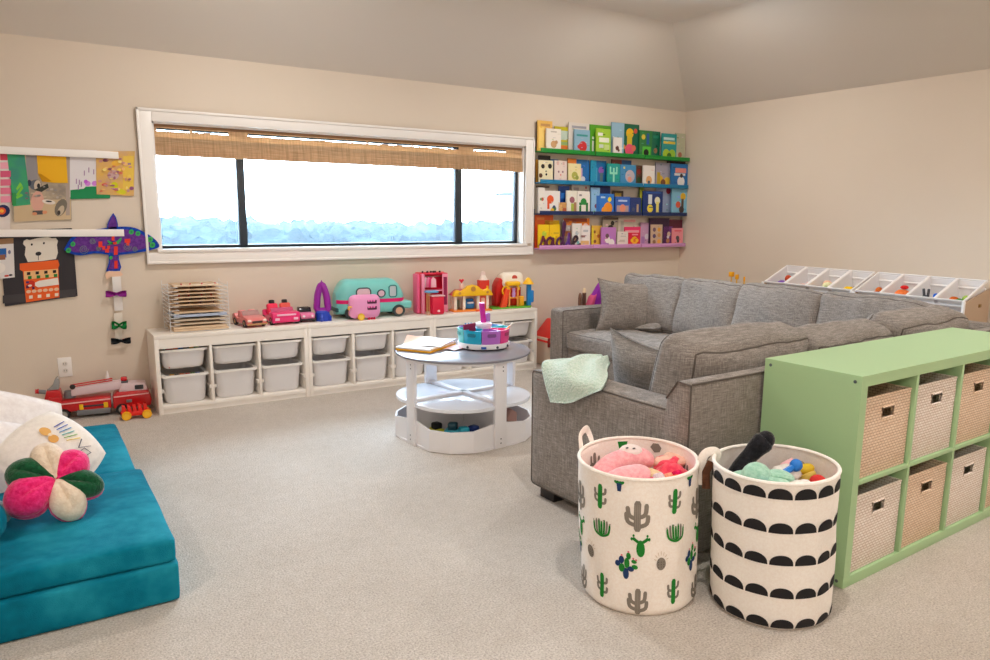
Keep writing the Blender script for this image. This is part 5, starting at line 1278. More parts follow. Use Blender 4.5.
o = tray_toy('toy_box', 'dusty pink folded toy box in the side tray of the round table', 'toy box', .25 * math.cos(qa), .25 * math.sin(qa), b); o.rotation_euler = (0, 0, .6)
b = MB().ell((0, 0, .035), (.05, .03, .035), P((226, 120, 90), 0.5)).ell((.04, .02, .06), (.02, .02, .02), P((214, 90, 70), 0.5))
tray_toy('soft_toy', 'small coral soft toy in the side tray of the round table', 'soft toy', .26 * math.cos(qa - .38), .26 * math.sin(qa - .38), b)
b = MB().soft((.05, .03, .05), .012, P((40, 46, 60), 0.4), TR(0, 0, .05), n=4)
qa = LA[3] + PI / 4
tray_toy('toy_box', 'dark toy box in the far tray of the round table', 'toy box', .26 * math.cos(qa), .26 * math.sin(qa), b)
# on top: drawing pad, loose sheets, craft caddy
ZTT = 0.5095
pd_ = thing('drawing_pad', 'white drawing pad with yellow backing edge on the round table', 'drawing pad', (-3.583, -1.525, ZTT), 0.58)
PAP = P((240, 238, 238), 0.6)
part(MB().box((-.155, -.115, 0), (.155, .115, .012), P((244, 180, 20), 0.5), .003), 'backing', pd_)
part(MB().box((-.155, -.112, .012), (.154, .115, .021), PAP, .001), 'pages', pd_)
b = MB()
for k in range(20): b.tube([( -.140 + .0145 * k, -.113 + .006 * math.cos(q * PI / 4), .013 + .011 * math.sin(q * PI / 4)) for q in range(8)], .0014, P((236, 170, 30), 0.4), 5, closed=True)
part(b, 'spiral_binding', pd_)
def sheet_on(lab, x, y, z, rz, w, h, c, lift=0.02):
    def fn(u, v):
        return (w * (u - .5), h * (v - .5), lift * (u * u) * 0.6 + 0.004 * math.sin(v * 5 + u * 3) + .004)
    b = MB().surf(fn, 8, 8, P(c, 0.7))
    def fn2(u, v):
        p = fn(u, v); return (p[0], p[1], p[2] - .0008)
    b.surf(fn2, 8, 8, P(c, 0.7))
    o = b.build('paper_sheet', None, (x, y, z), rz); tag(o, lab, 'paper sheet', None)
    return o
sheet_on('loose white sheet fanned over the drawing pad', -3.535, -1.50, ZTT + .020, 0.72, .27, .21, (242, 240, 240), .010)
sheet_on('peach paper corner sticking up behind the drawing pad', -3.60, -1.372, ZTT + .0005, 0.9, .13, .10, (244, 206, 190), .06)
sheet_on('pink-edged sheet lying flat beside the drawing pad on the table', -3.452, -1.640, ZTT + .0005, 0.35, .14, .10, (246, 216, 220), .002)
cd_ = thing('craft_caddy', 'round craft caddy with blue, purple and pink trays on the table', 'craft caddy', (-3.285, -1.680, ZTT), 0)
RC_ = 0.154
part(MB().lathe([(0, .008), (RC_ - .012, .008), (RC_ - .004, .012), (RC_, .035), (RC_ - .002, .040), (0, .040)], P((240, 240, 244), 0.3), 64), 'caddy_base', cd_)
for k, a in enumerate((-2.75, -1.55, -0.95, .5, 1.9)):
    part(MB().ell((RC_ * .99 * math.cos(a), RC_ * .99 * math.sin(a), .022), (.008, .008, .008), P((60, 70, 84), 0.3)), 'rubber_foot', cd_)
for a in (-2.6, -0.9, .6, 2.0): part(MB().cyl((.12 * math.cos(a), .12 * math.sin(a), 0), (.12 * math.cos(a), .12 * math.sin(a), .009), .012, BKp, n=10), 'caster', cd_)
part(MB().prism([(-.012, .017), (.018, .017), (.018, .030), (-.012, .030)], -.002, .002, P((40, 90, 180), 0.4), axis='y', xf=Matrix.Translation((-.085, -.1405, 0)) @ RX(-0.5, 4, 'Z')), 'badge', cd_)
CC = [((26, 176, 216), 'sky blue tray'), ((186, 112, 208), 'purple tray'), ((240, 70, 150), 'pink tray'), ((70, 190, 200), 'turquoise tray'), ((60, 150, 210), 'blue tray'), ((90, 206, 206), 'aqua tray'), ((150, 110, 200), 'violet tray'), ((60, 190, 190), 'sea green tray')]
ang0 = DG(-170)
for k, (c, lab) in enumerate(CC):
    a0 = ang0 + k * PI / 4 + .012; a1 = a0 + PI / 4 - .024
    n = 10
    m = P(c, 0.3, coat=0.2)
    b = MB(); tb = bmesh.new()
    def ring(r_i, r_o, z): return [tb.verts.new((r_o * math.cos(a0 + (a1 - a0) * i / n), r_o * math.sin(a0 + (a1 - a0) * i / n), z)) for i in range(n + 1)] + [tb.verts.new((r_i * math.cos(a0 + (a1 - a0) * i / n), r_i * math.sin(a0 + (a1 - a0) * i / n), z)) for i in range(n, -1, -1)]
    o1 = ring(.048, RC_ - .006, .0405); o2 = ring(.046, RC_, .118)
    a0 += .03; a1 -= .03
    i2 = ring(.052, RC_ - .006, .118); i1 = ring(.054, RC_ - .011, .046)
    N = len(o1)
    for X, Y in ((o1, o2), (o2, i2), (i2, i1)):
        for i in range(N): tb.faces.new((X[i], X[(i + 1) % N], Y[(i + 1) % N], Y[i]))
    tb.faces.new(o1[::-1]); tb.faces.new(i1)
    bmesh.ops.recalc_face_normals(tb, faces=tb.faces)
    b.merge(tb, m)
    tr_ = part(b, 'tray', cd_, lab)
    am = ang0 + (k + .5) * PI / 4
    dk = tuple(int(x * .72) for x in c)
    part(MB().prism(rrect(-.026, .082, .026, .102, .007), -.0015, .0015, P(dk, 0.4), axis='y', xf=Matrix.Translation(((RC_ - .0015) * math.cos(am), (RC_ - .0015) * math.sin(am), 0)) @ RX(am + PI / 2, 4, 'Z')), 'grip_slot', tr_)
part(MB().lathe([(0, .04), (.044, .04), (.044, .125), (.050, .130), (.048, .146), (.020, .150), (0, .150)], P((236, 226, 240), 0.3), 32), 'hub', cd_)
hd_ = part(MB().tube([(.0, .0, .150), (-.012, .002, .262)], .0165, P((206, 40, 160), 0.35), 16), 'handle', cd_)
part(MB().cyl((-.012, .002, .262), (-.0122, .002, .266), .0165, P((236, 130, 210), 0.35), n=16), 'handle_cap', hd_)
tag(MB().prism([(-.045, .0), (.040, .004), (.040, .062), (-.045, .056)], -.004, .004, P((140, 16, 70), 0.6), axis='y', bev=.001).build('card', None, (-3.285 - .105, -1.680 - .02, ZTT + .092), 0.1), 'dark berry card standing in the craft caddy', 'card')
pn = thing('paint_brush', 'orange-tipped paint brush poking out of the craft caddy pink tray', 'brush', (-3.285 + .072, -1.680 - .085, ZTT + .055))
part(MB().tube([(-.03, .03, -.005), (.045, -.020, .078)], .0045, P((246, 170, 60), 0.4), 8), 'brush_handle', pn); part(MB().tube([(.045, -.020, .078), (.062, -.031, .097)], .0055, P((236, 232, 220), 0.6), 8), 'brush_tip', pn)
tag(MB().soft((.014, .012, .026), .008, P((180, 130, 210), 0.4), TR(0, 0, .026), n=4).build('glue_bottle', None, (-3.285 + .035, -1.680 + .012, ZTT + .150)), 'small lilac bottle standing on the craft caddy hub', 'bottle')
b = MB()
for s in (-.016, .0, .014): b.tube([(s, .0, 0), (s * 1.3, .006, .088)], .006, P((40, 130, 170), 0.4), 8)
tag(b.build('marker_bundle', None, (-3.285 - .05, -1.680 + .085, ZTT + .05)), 'teal markers standing in the far tray of the craft caddy', 'markers')
# ================================================================ grey sectional sofa
SA, S0 = 0.041, (-3.597, -3.637)
LIN = linen('grey_linen', (110, 103, 97), (168, 160, 153), (137, 129, 123)); PIPE = P((92, 84, 78), 0.9)
sf = thing('sectional_sofa', 'large L-shaped grey linen sectional sofa with loose back cushions', 'sofa', (S0[0], S0[1], 0), SA)
def sblock(name, lo, hi, r=0.02, crown=(.002, .002, .002), nz=.003, seed=0, pipe=None, xf=None, m=LIN, parent=None, ax=1, sides=(-1, 1), n=11):
    c = Vector([(a + b) / 2 for a, b in zip(lo, hi)]); h = [(b - a) / 2 for a, b in zip(lo, hi)]
    X = Matrix.Translation(c) @ (xf or Matrix.Identity(4))
    o = part(MB().soft(h, r, m, X, crown, n, nz, 4, seed), name, parent or sf, flat=1.2)
    if pipe: part(MB().piping(h, r, PIPE, pipe, X, crown, nz, 4, seed, sides, ax), 'piping', o)
    return o
sblock('base', (0.02, 0.02, 0.055), (2.70, 0.925, 0.27), .02, seed=1)
sblock('base', (1.78, 0.88, 0.055), (2.70, 2.97, 0.25), .02, seed=2)
sblock('arm', (0.0, 0.03, 0.055), (0.165, 0.945, 0.600), .022, (.003, .0, .002), .002, 3, .0035, ax=0, sides=(-1,))
sblock('arm', (1.715, 2.825, 0.055), (2.66, 2.995, 0.545), .025, (.003, .003, .002), .002, 4, .0035, ax=1, sides=(-1,))
bp_ = [(0, .055), (0, .70), (.006, .715), (.062, .715), (.072, .708), (.118, .642), (.14, .40), (.14, .055)]
o = part(MB().prism(bp_, -0.003, 2.72, LIN, axis='x', bev=.008), 'back_frame', sf)
part(MB().tube([(-.004, y, z) for y, z in ((.002, .06), (.002, .708), (.064, .712), (.116, .640))], .0035, PIPE, 6).tube([(0, .001, .711), (2.7, .001, .711)], .0035, PIPE, 6), 'piping', o)
part(MB().prism([(2.72 - y, z - .01) for y, z in bp_], 0.02, 2.97, LIN, axis='y', bev=.008), 'back_frame', sf)
for u, v in ((.03, .80), (.03, .06), (2.6, .03), (1.80, 2.86), (2.56, 2.86)):
    part(MB().prism([(u, v), (u + .085, v), (u + .085, v + .10), (u, v + .10)], 0, .056, P((36, 30, 28), 0.5), axis='z', bev=.003), 'foot', sf)
for k, (lo, hi) in enumerate((((.17, .13, .25), (.955, .935, .405)), ((.96, .13, .25), (1.745, .935, .405)), ((1.75, .13, .24), (2.575, .93, .39)), ((1.735, .935, .23), (2.575, 1.875, .375)), ((1.735, 1.88, .23), (2.575, 2.82, .375)))):
    sblock('seat_cushion', lo, hi, .035, (.004, .004, .016), .005, 10 + k, .003, ax=2, sides=(1,))
LINL = LIN
for k, (u0, u1, v, z, rx, rz, hz) in enumerate(((.165, .93, .285, .605, .27, .0, .215), (.935, 1.62, .265, .585, .30, .02, .20), (1.60, 2.36, .25, .605, .26, .03, .205))):
    h = ((u1 - u0) / 2, .105, hz)
    X = TR((u0 + u1) / 2, v, z, rx, 0, rz)
    cr = (.006, .040, .016)
    o = part(MB().soft(h, .05, LIN, X, cr, 19, .016, 5.5, 20 + k), 'back_cushion', sf, flat=1.5)
    part(MB().piping(h, .05, PIPE, .0042, X, cr, .016, 5.5, 20 + k), 'piping', o)
for k, (v0, v1, u, z, ry, rz) in enumerate(((2.16, 2.82, 2.41, .585, .24, .03), (1.60, 2.20, 2.40, .590, .27, -.04), (1.00, 1.66, 2.40, .600, .25, .02), (.26, 1.04, 2.42, .590, .22, -.02))):
    h = (.10, (v1 - v0) / 2, .215)
    X = TR(u, (v0 + v1) / 2, z, 0, ry, rz)
    cr = (.040, .006, .016)
    o = part(MB().soft(h, .048, LIN, X, cr, 19, .019, 5.5, 30 + k), 'back_cushion', sf, flat=1.5)
    part(MB().piping(h, .048, PIPE, .0036, X, cr, .019, 5.5, 30 + k, (-1, 1), 0), 'piping', o)
def SW(u, v, z=0): 
    c, s = math.cos(SA), math.sin(SA)
    return Vector((S0[0] + u * c - v * s, S0[1] + u * s + v * c, z))
def throw(lab, u, v, z, w, h, t, R, seed, group=None):
    o = MB().pillow(w, h, t, LIN, R, 24, .15, .016, 7, seed, .48).build('throw_pillow', None, SW(u, v, z), SA, 3.0)
    return tag(o, lab, 'pillow', group)
throw('grey linen throw pillow propped in the far arm corner of the sofa', 2.19, 2.585, .570, .52, .43, .17, RX(-.52, 4, 'Z') @ RX(-.24, 4, 'X') @ RX(.06, 4, 'Y'), 41)
throw('small grey lumbar pillow lying flat before the far throw pillow', 2.33, 2.38, .420, .34, .20, .09, RX(1.45, 4, 'X'), 42)
throw('grey linen throw pillow tucked upright behind the near sofa arm, beside the mint blanket', .40, .63, .570, .44, .38, .16, RX(1.50, 4, 'Z') @ RX(-.22, 4, 'X') @ RX(-.12, 4, 'Y'), 43)
# mint blanket
def knit():
    m, nt, b = base_mat('mint_knit')
    v = texbase(nt)
    vo = nt.nodes.new('ShaderNodeTexVoronoi'); vo.inputs['Scale'].default_value = 105; nt.links.new(v, vo.inputs['Vector'])
    nt.links.new(ramp(nt, vo.outputs['Distance'], [(0.0, (228, 240, 230)), (0.75, (196, 220, 204))]), b.inputs['Base Color'])
    b.inputs['Roughness'].default_value = 0.95; b.inputs['Specular IOR Level'].default_value = 0.1; b.inputs['Sheen Weight'].default_value = .3
    inv = nt.nodes.new('ShaderNodeMath'); inv.operation = 'SUBTRACT'; inv.inputs[0].default_value = 1.0
    nt.links.new(vo.outputs['Distance'], inv.inputs[1]); bump(nt, b, inv.outputs[0], 0.006)
    return m
CP = [[(-.016, .865, .485), (-.016, .74, .508), (-.016, .645, .555), (-.012, .55, .602)],
      [(-.024, .905, .565), (-.030, .80, .600), (-.022, .68, .615), (.02, .565, .615)],
      [(-.01, .945, .632), (.02, .85, .645), (.05, .74, .640), (.07, .61, .622)],
      [(.07, .955, .640), (.10, .87, .655), (.12, .78, .650), (.13, .67, .628)],
      [(.16, .945, .642), (.18, .89, .660), (.19, .82, .655), (.19, .74, .628)],
      [(.28, .900, .638), (.29, .885, .650), (.30, .86, .648), (.29, .83, .630)]]
def cr1(P_, t):
    n = len(P_) - 1; i = min(int(t * n), n - 1); f = t * n - i
    p0, p1, p2, p3 = P_[max(0, i - 1)], P_[i], P_[i + 1], P_[min(n, i + 2)]
    return tuple(0.5 * (2 * p1[j] + (p2[j] - p0[j]) * f + (2 * p0[j] - 5 * p1[j] + 4 * p2[j] - p3[j]) * f * f + (3 * p1[j] - p0[j] - 3 * p2[j] + p3[j]) * f ** 3) for j in range(3))
def bl(off):
    def fn(a, b_):
        col = [cr1(r, b_) for r in CP]
        p = Vector(cr1(col, a))
        wv = .007 * math.sin(b_ * 15 + a * 4) * min(1, a * 3)
        p.y -= .095
        return p + Vector((-off * (1 - min(1, a * 2.2)), 0, wv + off * min(1, a * 2.2)))
    return fn
b = MB(); KN = knit()
b.surf(bl(.008), 30, 24, KN, recalc=False).surf(bl(0.0), 30, 24, KN, recalc=False)
# closed rim between the two faces
for e in (0, 1):
    b.surf(lambda a, v, e=e: bl(.008 * v)(a, float(e)), 30, 1, KN, recalc=False); b.surf(lambda a, v, e=e: bl(.008 * v)(float(e), a), 24, 1, KN, recalc=False)
tag(b.build('knit_blanket', None, (S0[0], S0[1], 0), SA, 3.0), 'mint green knitted blanket draped over the near sofa arm', 'blanket')

# ================================================================ behind the sofa: corner toys and playhouse
ph = thing('toy_playhouse', 'small toy playhouse with red roof and blue door between storage and sofa', 'toy playhouse', (-1.655, -0.235, 0))
part(MB().box((-.185, -.12, 0), (.20, .12, .24), P((226, 206, 186), 0.5), .01), 'house_body', ph)
part(MB().prism([(-.20, .205), (.215, .205), (.07, .38), (-.03, .38)], -.15, .15, P((222, 46, 40), 0.4), axis='y', bev=.008), 'roof', ph)
part(MB().prism(rrect(-.178, .01, -.09, .15, .03), -.128, -.118, P((20, 84, 180), 0.35), axis='y', bev=.003), 'door', ph)
part(MB().box((-.205, -.13, .17), (-.12, -.11, .25), P((146, 44, 40), 0.5), .006), 'window_box', ph)
part(MB().ell((-.165, -.125, .225), (.028, .02, .034), P((206, 150, 120), 0.5)), 'figure', ph)
for (x, y, h, c, c2, lab) in ((-1.438, -.30, .655, (96, 60, 50), (232, 206, 170), 'brown toy baton with cream tip standing behind the far sofa arm'), (-1.475, -.29, .612, (120, 84, 66), (130, 90, 70), 'shorter brown toy baton behind the far sofa arm')):
    t = thing('toy_baton', lab, 'toy baton', (x, y, 0), 0, None)
    part(MB().cyl((0, 0, 0), (0, 0, h - .04), .017, P(c, 0.5), n=14), 'shaft', t); part(MB().lathe([(0, h - .042), (.017, h - .042), (.014, h - .015), (.006, h), (0, h)], P(c2, 0.5), 14), 'tip', t)
t = thing('purple_toy', 'purple and pink toy rising beside the batons behind the far sofa arm', 'toy', (-1.29, -.28, 0), .1)
part(MB().prism([(-.10, .0), (.12, .0), (.14, .35), (.10, .64), (.06, .70), (.02, .66), (-.06, .56), (-.10, .35)], -.03, .03, P((150, 40, 176), 0.4), axis='y', bev=.012), 'toy_body', t)
part(MB().prism([(-.10, .48), (-.05, .50), (-.02, .60), (-.06, .57)], -.036, .036, P((226, 90, 140), 0.4), axis='y', bev=.005), 'pink_trim', t)
for (x, y, h, w_, lab) in ((-.255, -.905, .800, .020, 'tallest of three yellow toy broom handles in the room corner behind the sofa'), (-.252, -.965, .782, .014, 'middle one of three yellow toy broom handles in the room corner'), (-.25, -1.045, .768, .008, 'thinnest yellow toy broom handle in the room corner, closest to the toy racks')):
    t = thing('toy_broom', lab, 'toy broom', (x, y, 0), 0, None)
    part(MB().cyl((0, 0, .04), (0, 0, h - .03), .006, P((244, 190, 70), 0.4), n=10), 'broom_handle', t)
    part(MB().soft((w_ * .9, w_, .022), .006, P((250, 176, 20), 0.4), TR(0, 0, h - .022), n=4), 'grip', t); part(MB().box((-.05, -.025, 0), (.05, .025, .05), P((240, 190, 60), 0.5), .01), 'brush_head', t)
# ================================================================ two canvas laundry baskets
CAN1 = cloth('canvas_cream', (247, 238, 229), (252, 246, 239), 120, 2, 0.0008, 0.9); CAN2 = cloth('canvas_white', (247, 241, 235), (252, 248, 243), 120, 2, 0.0008, 0.9)
def basket(name, lab, c0, r0, c1, r1, h, m, seed, lean_w=.006, rimtilt=(0, 0)):
    t = thing(name, lab, 'laundry basket', (c0[0], c0[1], 0))
    dx, dy = c1[0] - c0[0], c1[1] - c0[1]
    def S(th, z, off=0.0):
        k = z / h
        r = (r0 + (r1 - r0) * k) + lean_w * mnoise.noise(Vector((math.cos(th) * 2.2, math.sin(th) * 2.2, k * 2.6 + seed))) * (0.35 + math.sin(PI * min(1, k)) ) 
        if z < 0.02: r -= (0.02 - z) ** 1.5 * 4.5
        zz = z + (rimtilt[0] * math.cos(th) + rimtilt[1] * math.sin(th)) * k ** 3
        return Vector((dx * k + (r + off) * math.cos(th), dy * k + (r + off) * math.sin(th), max(0, zz)))
    N = 72
    b = MB()
    zs = [0.0, .004, .010, .018, .03] + [.03 + (h - .03) * i / 20 for i in range(1, 21)]
    tb = bmesh.new()
    o = [[tb.verts.new(S(2 * PI * k / N, z)) for k in range(N)] for z in zs]
    i = [[tb.verts.new(S(2 * PI * k / N, z, -.006) + Vector((0, 0, .006 if z < .01 else 0))) for k in range(N)] for z in zs][::-1]
    R = o + i
    for a in range(len(R) - 1):
        for k in range(N): tb.faces.new((R[a][k], R[a][(k + 1) % N], R[a + 1][(k + 1) % N], R[a + 1][k]))
    tb.faces.new(R[0][::-1]); tb.faces.new(R[-1])
    bmesh.ops.recalc_face_normals(tb, faces=tb.faces)
    b.merge(tb, m)
    return t, b, S
b1, m1, S1 = basket('laundry_basket', 'cream canvas laundry basket printed with cacti, full of pink plush toys', (-3.806, -3.628), .198, (-3.818, -3.612), .204, .478, CAN1, 3, .008, (.006, .006))
def thof(S): return math.atan2(-5.431 + 3.64, -5.518 + 3.80)
TH0 = math.atan2(-5.431 + 3.628, -5.518 + 3.806)          # the side that faces into the room
GN, GR_, NVY, PKD = P((26, 130, 44), 0.9), P((134, 126, 116), 0.9), P((28, 56, 104), 0.9), P((226, 130, 140), 0.9)
def mapper(S, th, z, sc=1.0, inner=False):
    def f(u, v, k=0): return S(th + u * sc / .205, min(.502 if S is not S1 else .476, max(.002, z + v * sc)), (-.0072 - .0003 * k) if inner else (.0012 + .0004 * k))
    return f
def patch(mb, f, pts, m, k=0):
    """filled star-shaped outline laid on the canvas"""
    tb = bmesh.new()
    cu = sum(p[0] for p in pts) / len(pts); cv = sum(p[1] for p in pts) / len(pts)
    big = max(abs(p[0] - cu) for p in pts) > .02
    c = tb.verts.new(f(cu, cv, k)); n = len(pts); prev = None
    for fr in ((.25, .5, .75, 1.0) if big else (1.0,)):
        vs = [tb.verts.new(f(cu + (p[0] - cu) * fr, cv + (p[1] - cv) * fr, k)) for p in pts]
        for i in range(n):
            if prev is None: tb.faces.new((c, vs[i], vs[(i + 1) % n]))
            else: tb.faces.new((prev[i], vs[i], vs[(i + 1) % n], prev[(i + 1) % n]))
        prev = vs
    mb.merge(tb, m)
def strip(mb, f, pts, w, m, k=0, taper=1.0):
    q = crom(pts, 4) if len(pts) > 2 else [(pts[0][0] + (pts[1][0] - pts[0][0]) * i / 4, pts[0][1] + (pts[1][1] - pts[0][1]) * i / 4) for i in range(5)]
    tb = bmesh.new(); L, R = [], []
    n = len(q)
    for i, p in enumerate(q):
        a = q[max(0, i - 1)]; c = q[min(n - 1, i + 1)]
        dx, dy = c[0] - a[0], c[1] - a[1]; d = math.hypot(dx, dy) or 1
        e = min(i, n - 1 - i) / (n - 1)
        ww = w * min(1, .55 + e * 6) * (1 + (taper - 1) * i / (n - 1))
        L.append(tb.verts.new(f(p[0] - dy / d * ww, p[1] + dx / d * ww, k))); R.append(tb.verts.new(f(p[0] + dy / d * ww, p[1] - dx / d * ww, k)))
    for i in range(n - 1): tb.faces.new((L[i], R[i], R[i + 1], L[i + 1]))
    mb.merge(tb, m)
def saguaro(mb, f, mc, ma):
    strip(mb, f, [(-.002, -.042), (0, 0), (.001, .045)], .0085, mc, 1)
    for s, a in ((1, 0), (-1, .006)):
        strip(mb, f, [(s * .004, -.022 + a), (s * .018, -.018 + a), (s * .021, .0 + a)], .0046, ma); strip(mb, f, [(s * .006, .010 - a), (s * .019, .016 - a), (s * .021, .034 - a)], .0046, ma)
def cowboy(mb, f, m):
    strip(mb, f, [(0, -.045), (0, 0), (.002, .048)], .0095, m)
    for s, z0, z1 in ((1, -.03, .006), (1, -.002, .040), (-1, -.026, .012), (-1, -.006, .030)):
        x = .026 if abs(z0) > .01 else .022
        strip(mb, f, [(s * .004, z0), (s * x, z0 + .010), (s * (x + .004), z1)], .0062, m)
    for k in range(3): strip(mb, f, [(-.005 + .005 * k, -.038), (-.005 + .005 * k, .036)], .0005, P((170, 160, 150), 0.9), 1)
def bush(mb, f):
    for s in (-1, 1):
        for j, (x, h) in enumerate(((.010, .030), (.020, .028), (.030, .018))):
            strip(mb, f, [(0, -.026), (s * x * .8, -.014), (s * x, h)], .0034, GN if j % 2 == 0 else GR_, j)
    strip(mb, f, [(0, -.028), (0, .024)], .0038, GN, 2)
    for x in (-.031, -.019, -.008, .008, .019, .031): patch(mb, f, [(x + .0026 * math.cos(q), .030 - abs(x) * .3 + .0026 * math.sin(q)) for q in (0, 1.2, 2.5, 3.8, 5)], GR_, 3)
def pear(mb, f):
    patch(mb, f, [(.013 * math.cos(q * PI / 8) * (1 - .12 * math.sin(q * PI / 8)), -.008 + .028 * math.sin(q * PI / 8)) for q in range(16)], GN, 1)
    for s in (-1, 1):
        strip(mb, f, [(s * .006, .012), (s * .017, .020), (s * .024, .026)], .005, GN, 0); patch(mb, f, [(s * .027 + .004 * math.cos(q), .022 + .006 * math.sin(q)) for q in range(6)], GN, 2); patch(mb, f, [(s * .021 + .0035 * math.cos(q), .034 + .005 * math.sin(q)) for q in range(6)], GN, 2)
def barrel(mb, f):
    patch(mb, f, [(.016 * math.cos(q * PI / 8), -.010 + .021 * math.sin(q * PI / 8)) for q in range(16)], GR_, 1)
    for q in range(10): patch(mb, f, [(-.009 + (q % 3) * .009 + .0014 * math.cos(w_), -.020 + (q // 3) * .008 + .0022 * math.sin(w_)) for w_ in range(6)], P((70, 64, 60), 0.9), 2)
    for q in range(7):
        a = PI * (q + .7) / 7.4
        strip(mb, f, [(.018 * math.cos(a), -.002 + .020 * math.sin(a)), (.026 * math.cos(a), -.002 + .034 * math.sin(a))], .0008, P((196, 176, 150), 0.9), 2)
def prickly(mb, f):
    for (x, z, rx, rz, m) in ((0, -.020, .009, .017, NVY), (-.012, -.004, .009, .013, GN), (-.024, .008, .008, .009, NVY), (-.013, .020, .008, .012, NVY), (.014, -.004, .010, .008, NVY), (.026, .004, .009, .007, GN), (.003, .012, .008, .016, GN), (.008, .034, .007, .011, GN), (.024, .020, .008, .006, GN)):
        patch(mb, f, [(x + rx * math.cos(q * PI / 6), z + rz * math.sin(q * PI / 6)) for q in range(12)], m, 1)
    for x, z in ((.008, .047), (-.012, .034), (.022, .029), (.030, .026)): patch(mb, f, [(x + .0034 * math.cos(q), z + .0034 * math.sin(q)) for q in range(6)], PKD, 2)
def potted(mb, f):
    patch(mb, f, [(-.009, .012), (.009, .012), (.006, -.016), (-.006, -.016)], NVY, 1)
    for x in (-.016, -.008, 0, .008, .016): strip(mb, f, [(x * .3, .010), (x, .019)], .0045, GN, 0)
dth = 2 * PI / 10
for i in range(10):
    th = TH0 + (i - .98) * dth
    saguaro(m1, mapper(S1, th, .395), GN, GR_) if i % 2 == 0 else cowboy(m1, mapper(S1, th, .352, 1.15), GR_)
    saguaro(m1, mapper(S1, th, .080), GN, GR_) if i % 2 == 0 else cowboy(m1, mapper(S1, th, .052), GR_)
    bush(m1, mapper(S1, th + .02, .285, 1.05)) if i % 2 == 0 else pear(m1, mapper(S1, th + .05, .250, 1.05))
    barrel(m1, mapper(S1, th - dth * .38, .196, 1.05)) if i % 2 == 0 else prickly(m1, mapper(S1, th - .30 * dth, .170, 1.15))
    if i % 2 == 0: potted(m1, mapper(S1, th + dth * .55, .448))
    # the print shows inside the rim too
    f = mapper(S1, th + .3, .43, 1.0, True)
    if i % 3 == 0: patch(m1, f, [(-.020, .036), (.020, .036), (.014, .012), (-.014, .012)], GN)
    elif i % 3 == 1: cowboy(m1, mapper(S1, th + .3, .40, .9, True), GR_)
    else: patch(m1, f, [(.022 * math.cos(q), .02 + .018 * math.sin(q)) for q in range(6)], GR_)
part(m1, 'basket_body', b1, flat=1.5)
def rim(S, h, t, m):
    part(MB().tube([S(2 * PI * k / 72, h, -.003) for k in range(72)], .0065, m, 8, closed=True), 'rim_binding', t)
def strap(t, pts, w, m, name, lab=None):
    """flat webbing loop; pts are centre points, width runs along the rim"""
    b = MB(); tb = bmesh.new(); rows = []
    for p, wd in pts: rows.append([tb.verts.new(Vector(p) - Vector(wd) * w / 2), tb.verts.new(Vector(p) + Vector(wd) * w / 2)])
    for i in range(len(rows) - 1): tb.faces.new((rows[i][0], rows[i][1], rows[i + 1][1], rows[i + 1][0]))
    ext = bmesh.ops.solidify(tb, geom=tb.faces[:], thickness=.004)
    b.merge(tb, m); part(b, name, t, lab, flat=1.0)
rim(S1, .478, b1, CAN1)
def loop_handle(S, h, t, th, spread, rise, outw, m, inset=0.0):
    a0, a1 = th - spread, th + spread
    p0, p1 = S(a0, h - .05, .004), S(a1, h - .05, .004)
    o_ = Vector((math.cos(th), math.sin(th), 0)); w_ = Vector((-math.sin(th), math.cos(th), 0))
    pts = []
    cp = [p0, S(a0, h, .008), S(a0, h, .010) * .85 + S(a1, h, .01) * .15 + o_ * outw * .6 + Vector((0, 0, rise * .7)), (S(a0, h) + S(a1, h)) / 2 + o_ * outw + Vector((0, 0, rise)), S(a0, h, .010) * .15 + S(a1, h, .01) * .85 + o_ * outw * .6 + Vector((0, 0, rise * .7)), S(a1, h, .008), p1]
    q = crom([tuple(p) for p in cp], 5)
    n = len(q)
    for i, p in enumerate(q):
        pts.append((p, (o_ * .95 + Vector((0, 0, .15))).normalized() if 8 < i < n - 9 else (o_ * .35 + w_ * .9 * (1 if i < n / 2 else -1)).normalized() if False else o_))
    # webbing seen edge on at the sides, flat on top
    b = MB().tube(q, .0135, m, 8, flat=.22, up=tuple(o_))
    part(b, 'handle', t)
loop_handle(S1, .478, b1, TH0 - 2.05, .17, .056, .014, CAN1)
th = math.atan2(-3.945 + 3.612, -3.545 + 3.818) + .12
o_ = Vector((math.cos(th), math.sin(th), 0))
part(MB().tube(crom([tuple(p) for p in (S1(th - .05, .40, .004), S1(th - .03, .474, .008), S1(th, .478) + o_ * .022 + Vector((0, 0, .030)), S1(th + .02, .478) + o_ * .050 + Vector((0, 0, .038)), S1(th + .05, .478) + o_ * .058 + Vector((0, 0, .020)), S1(th + .10, .45) + o_ * .030)], 5), .015, CAN1, 8, flat=.2, up=(math.sin(th), -math.cos(th), .2)), 'handle', b1)

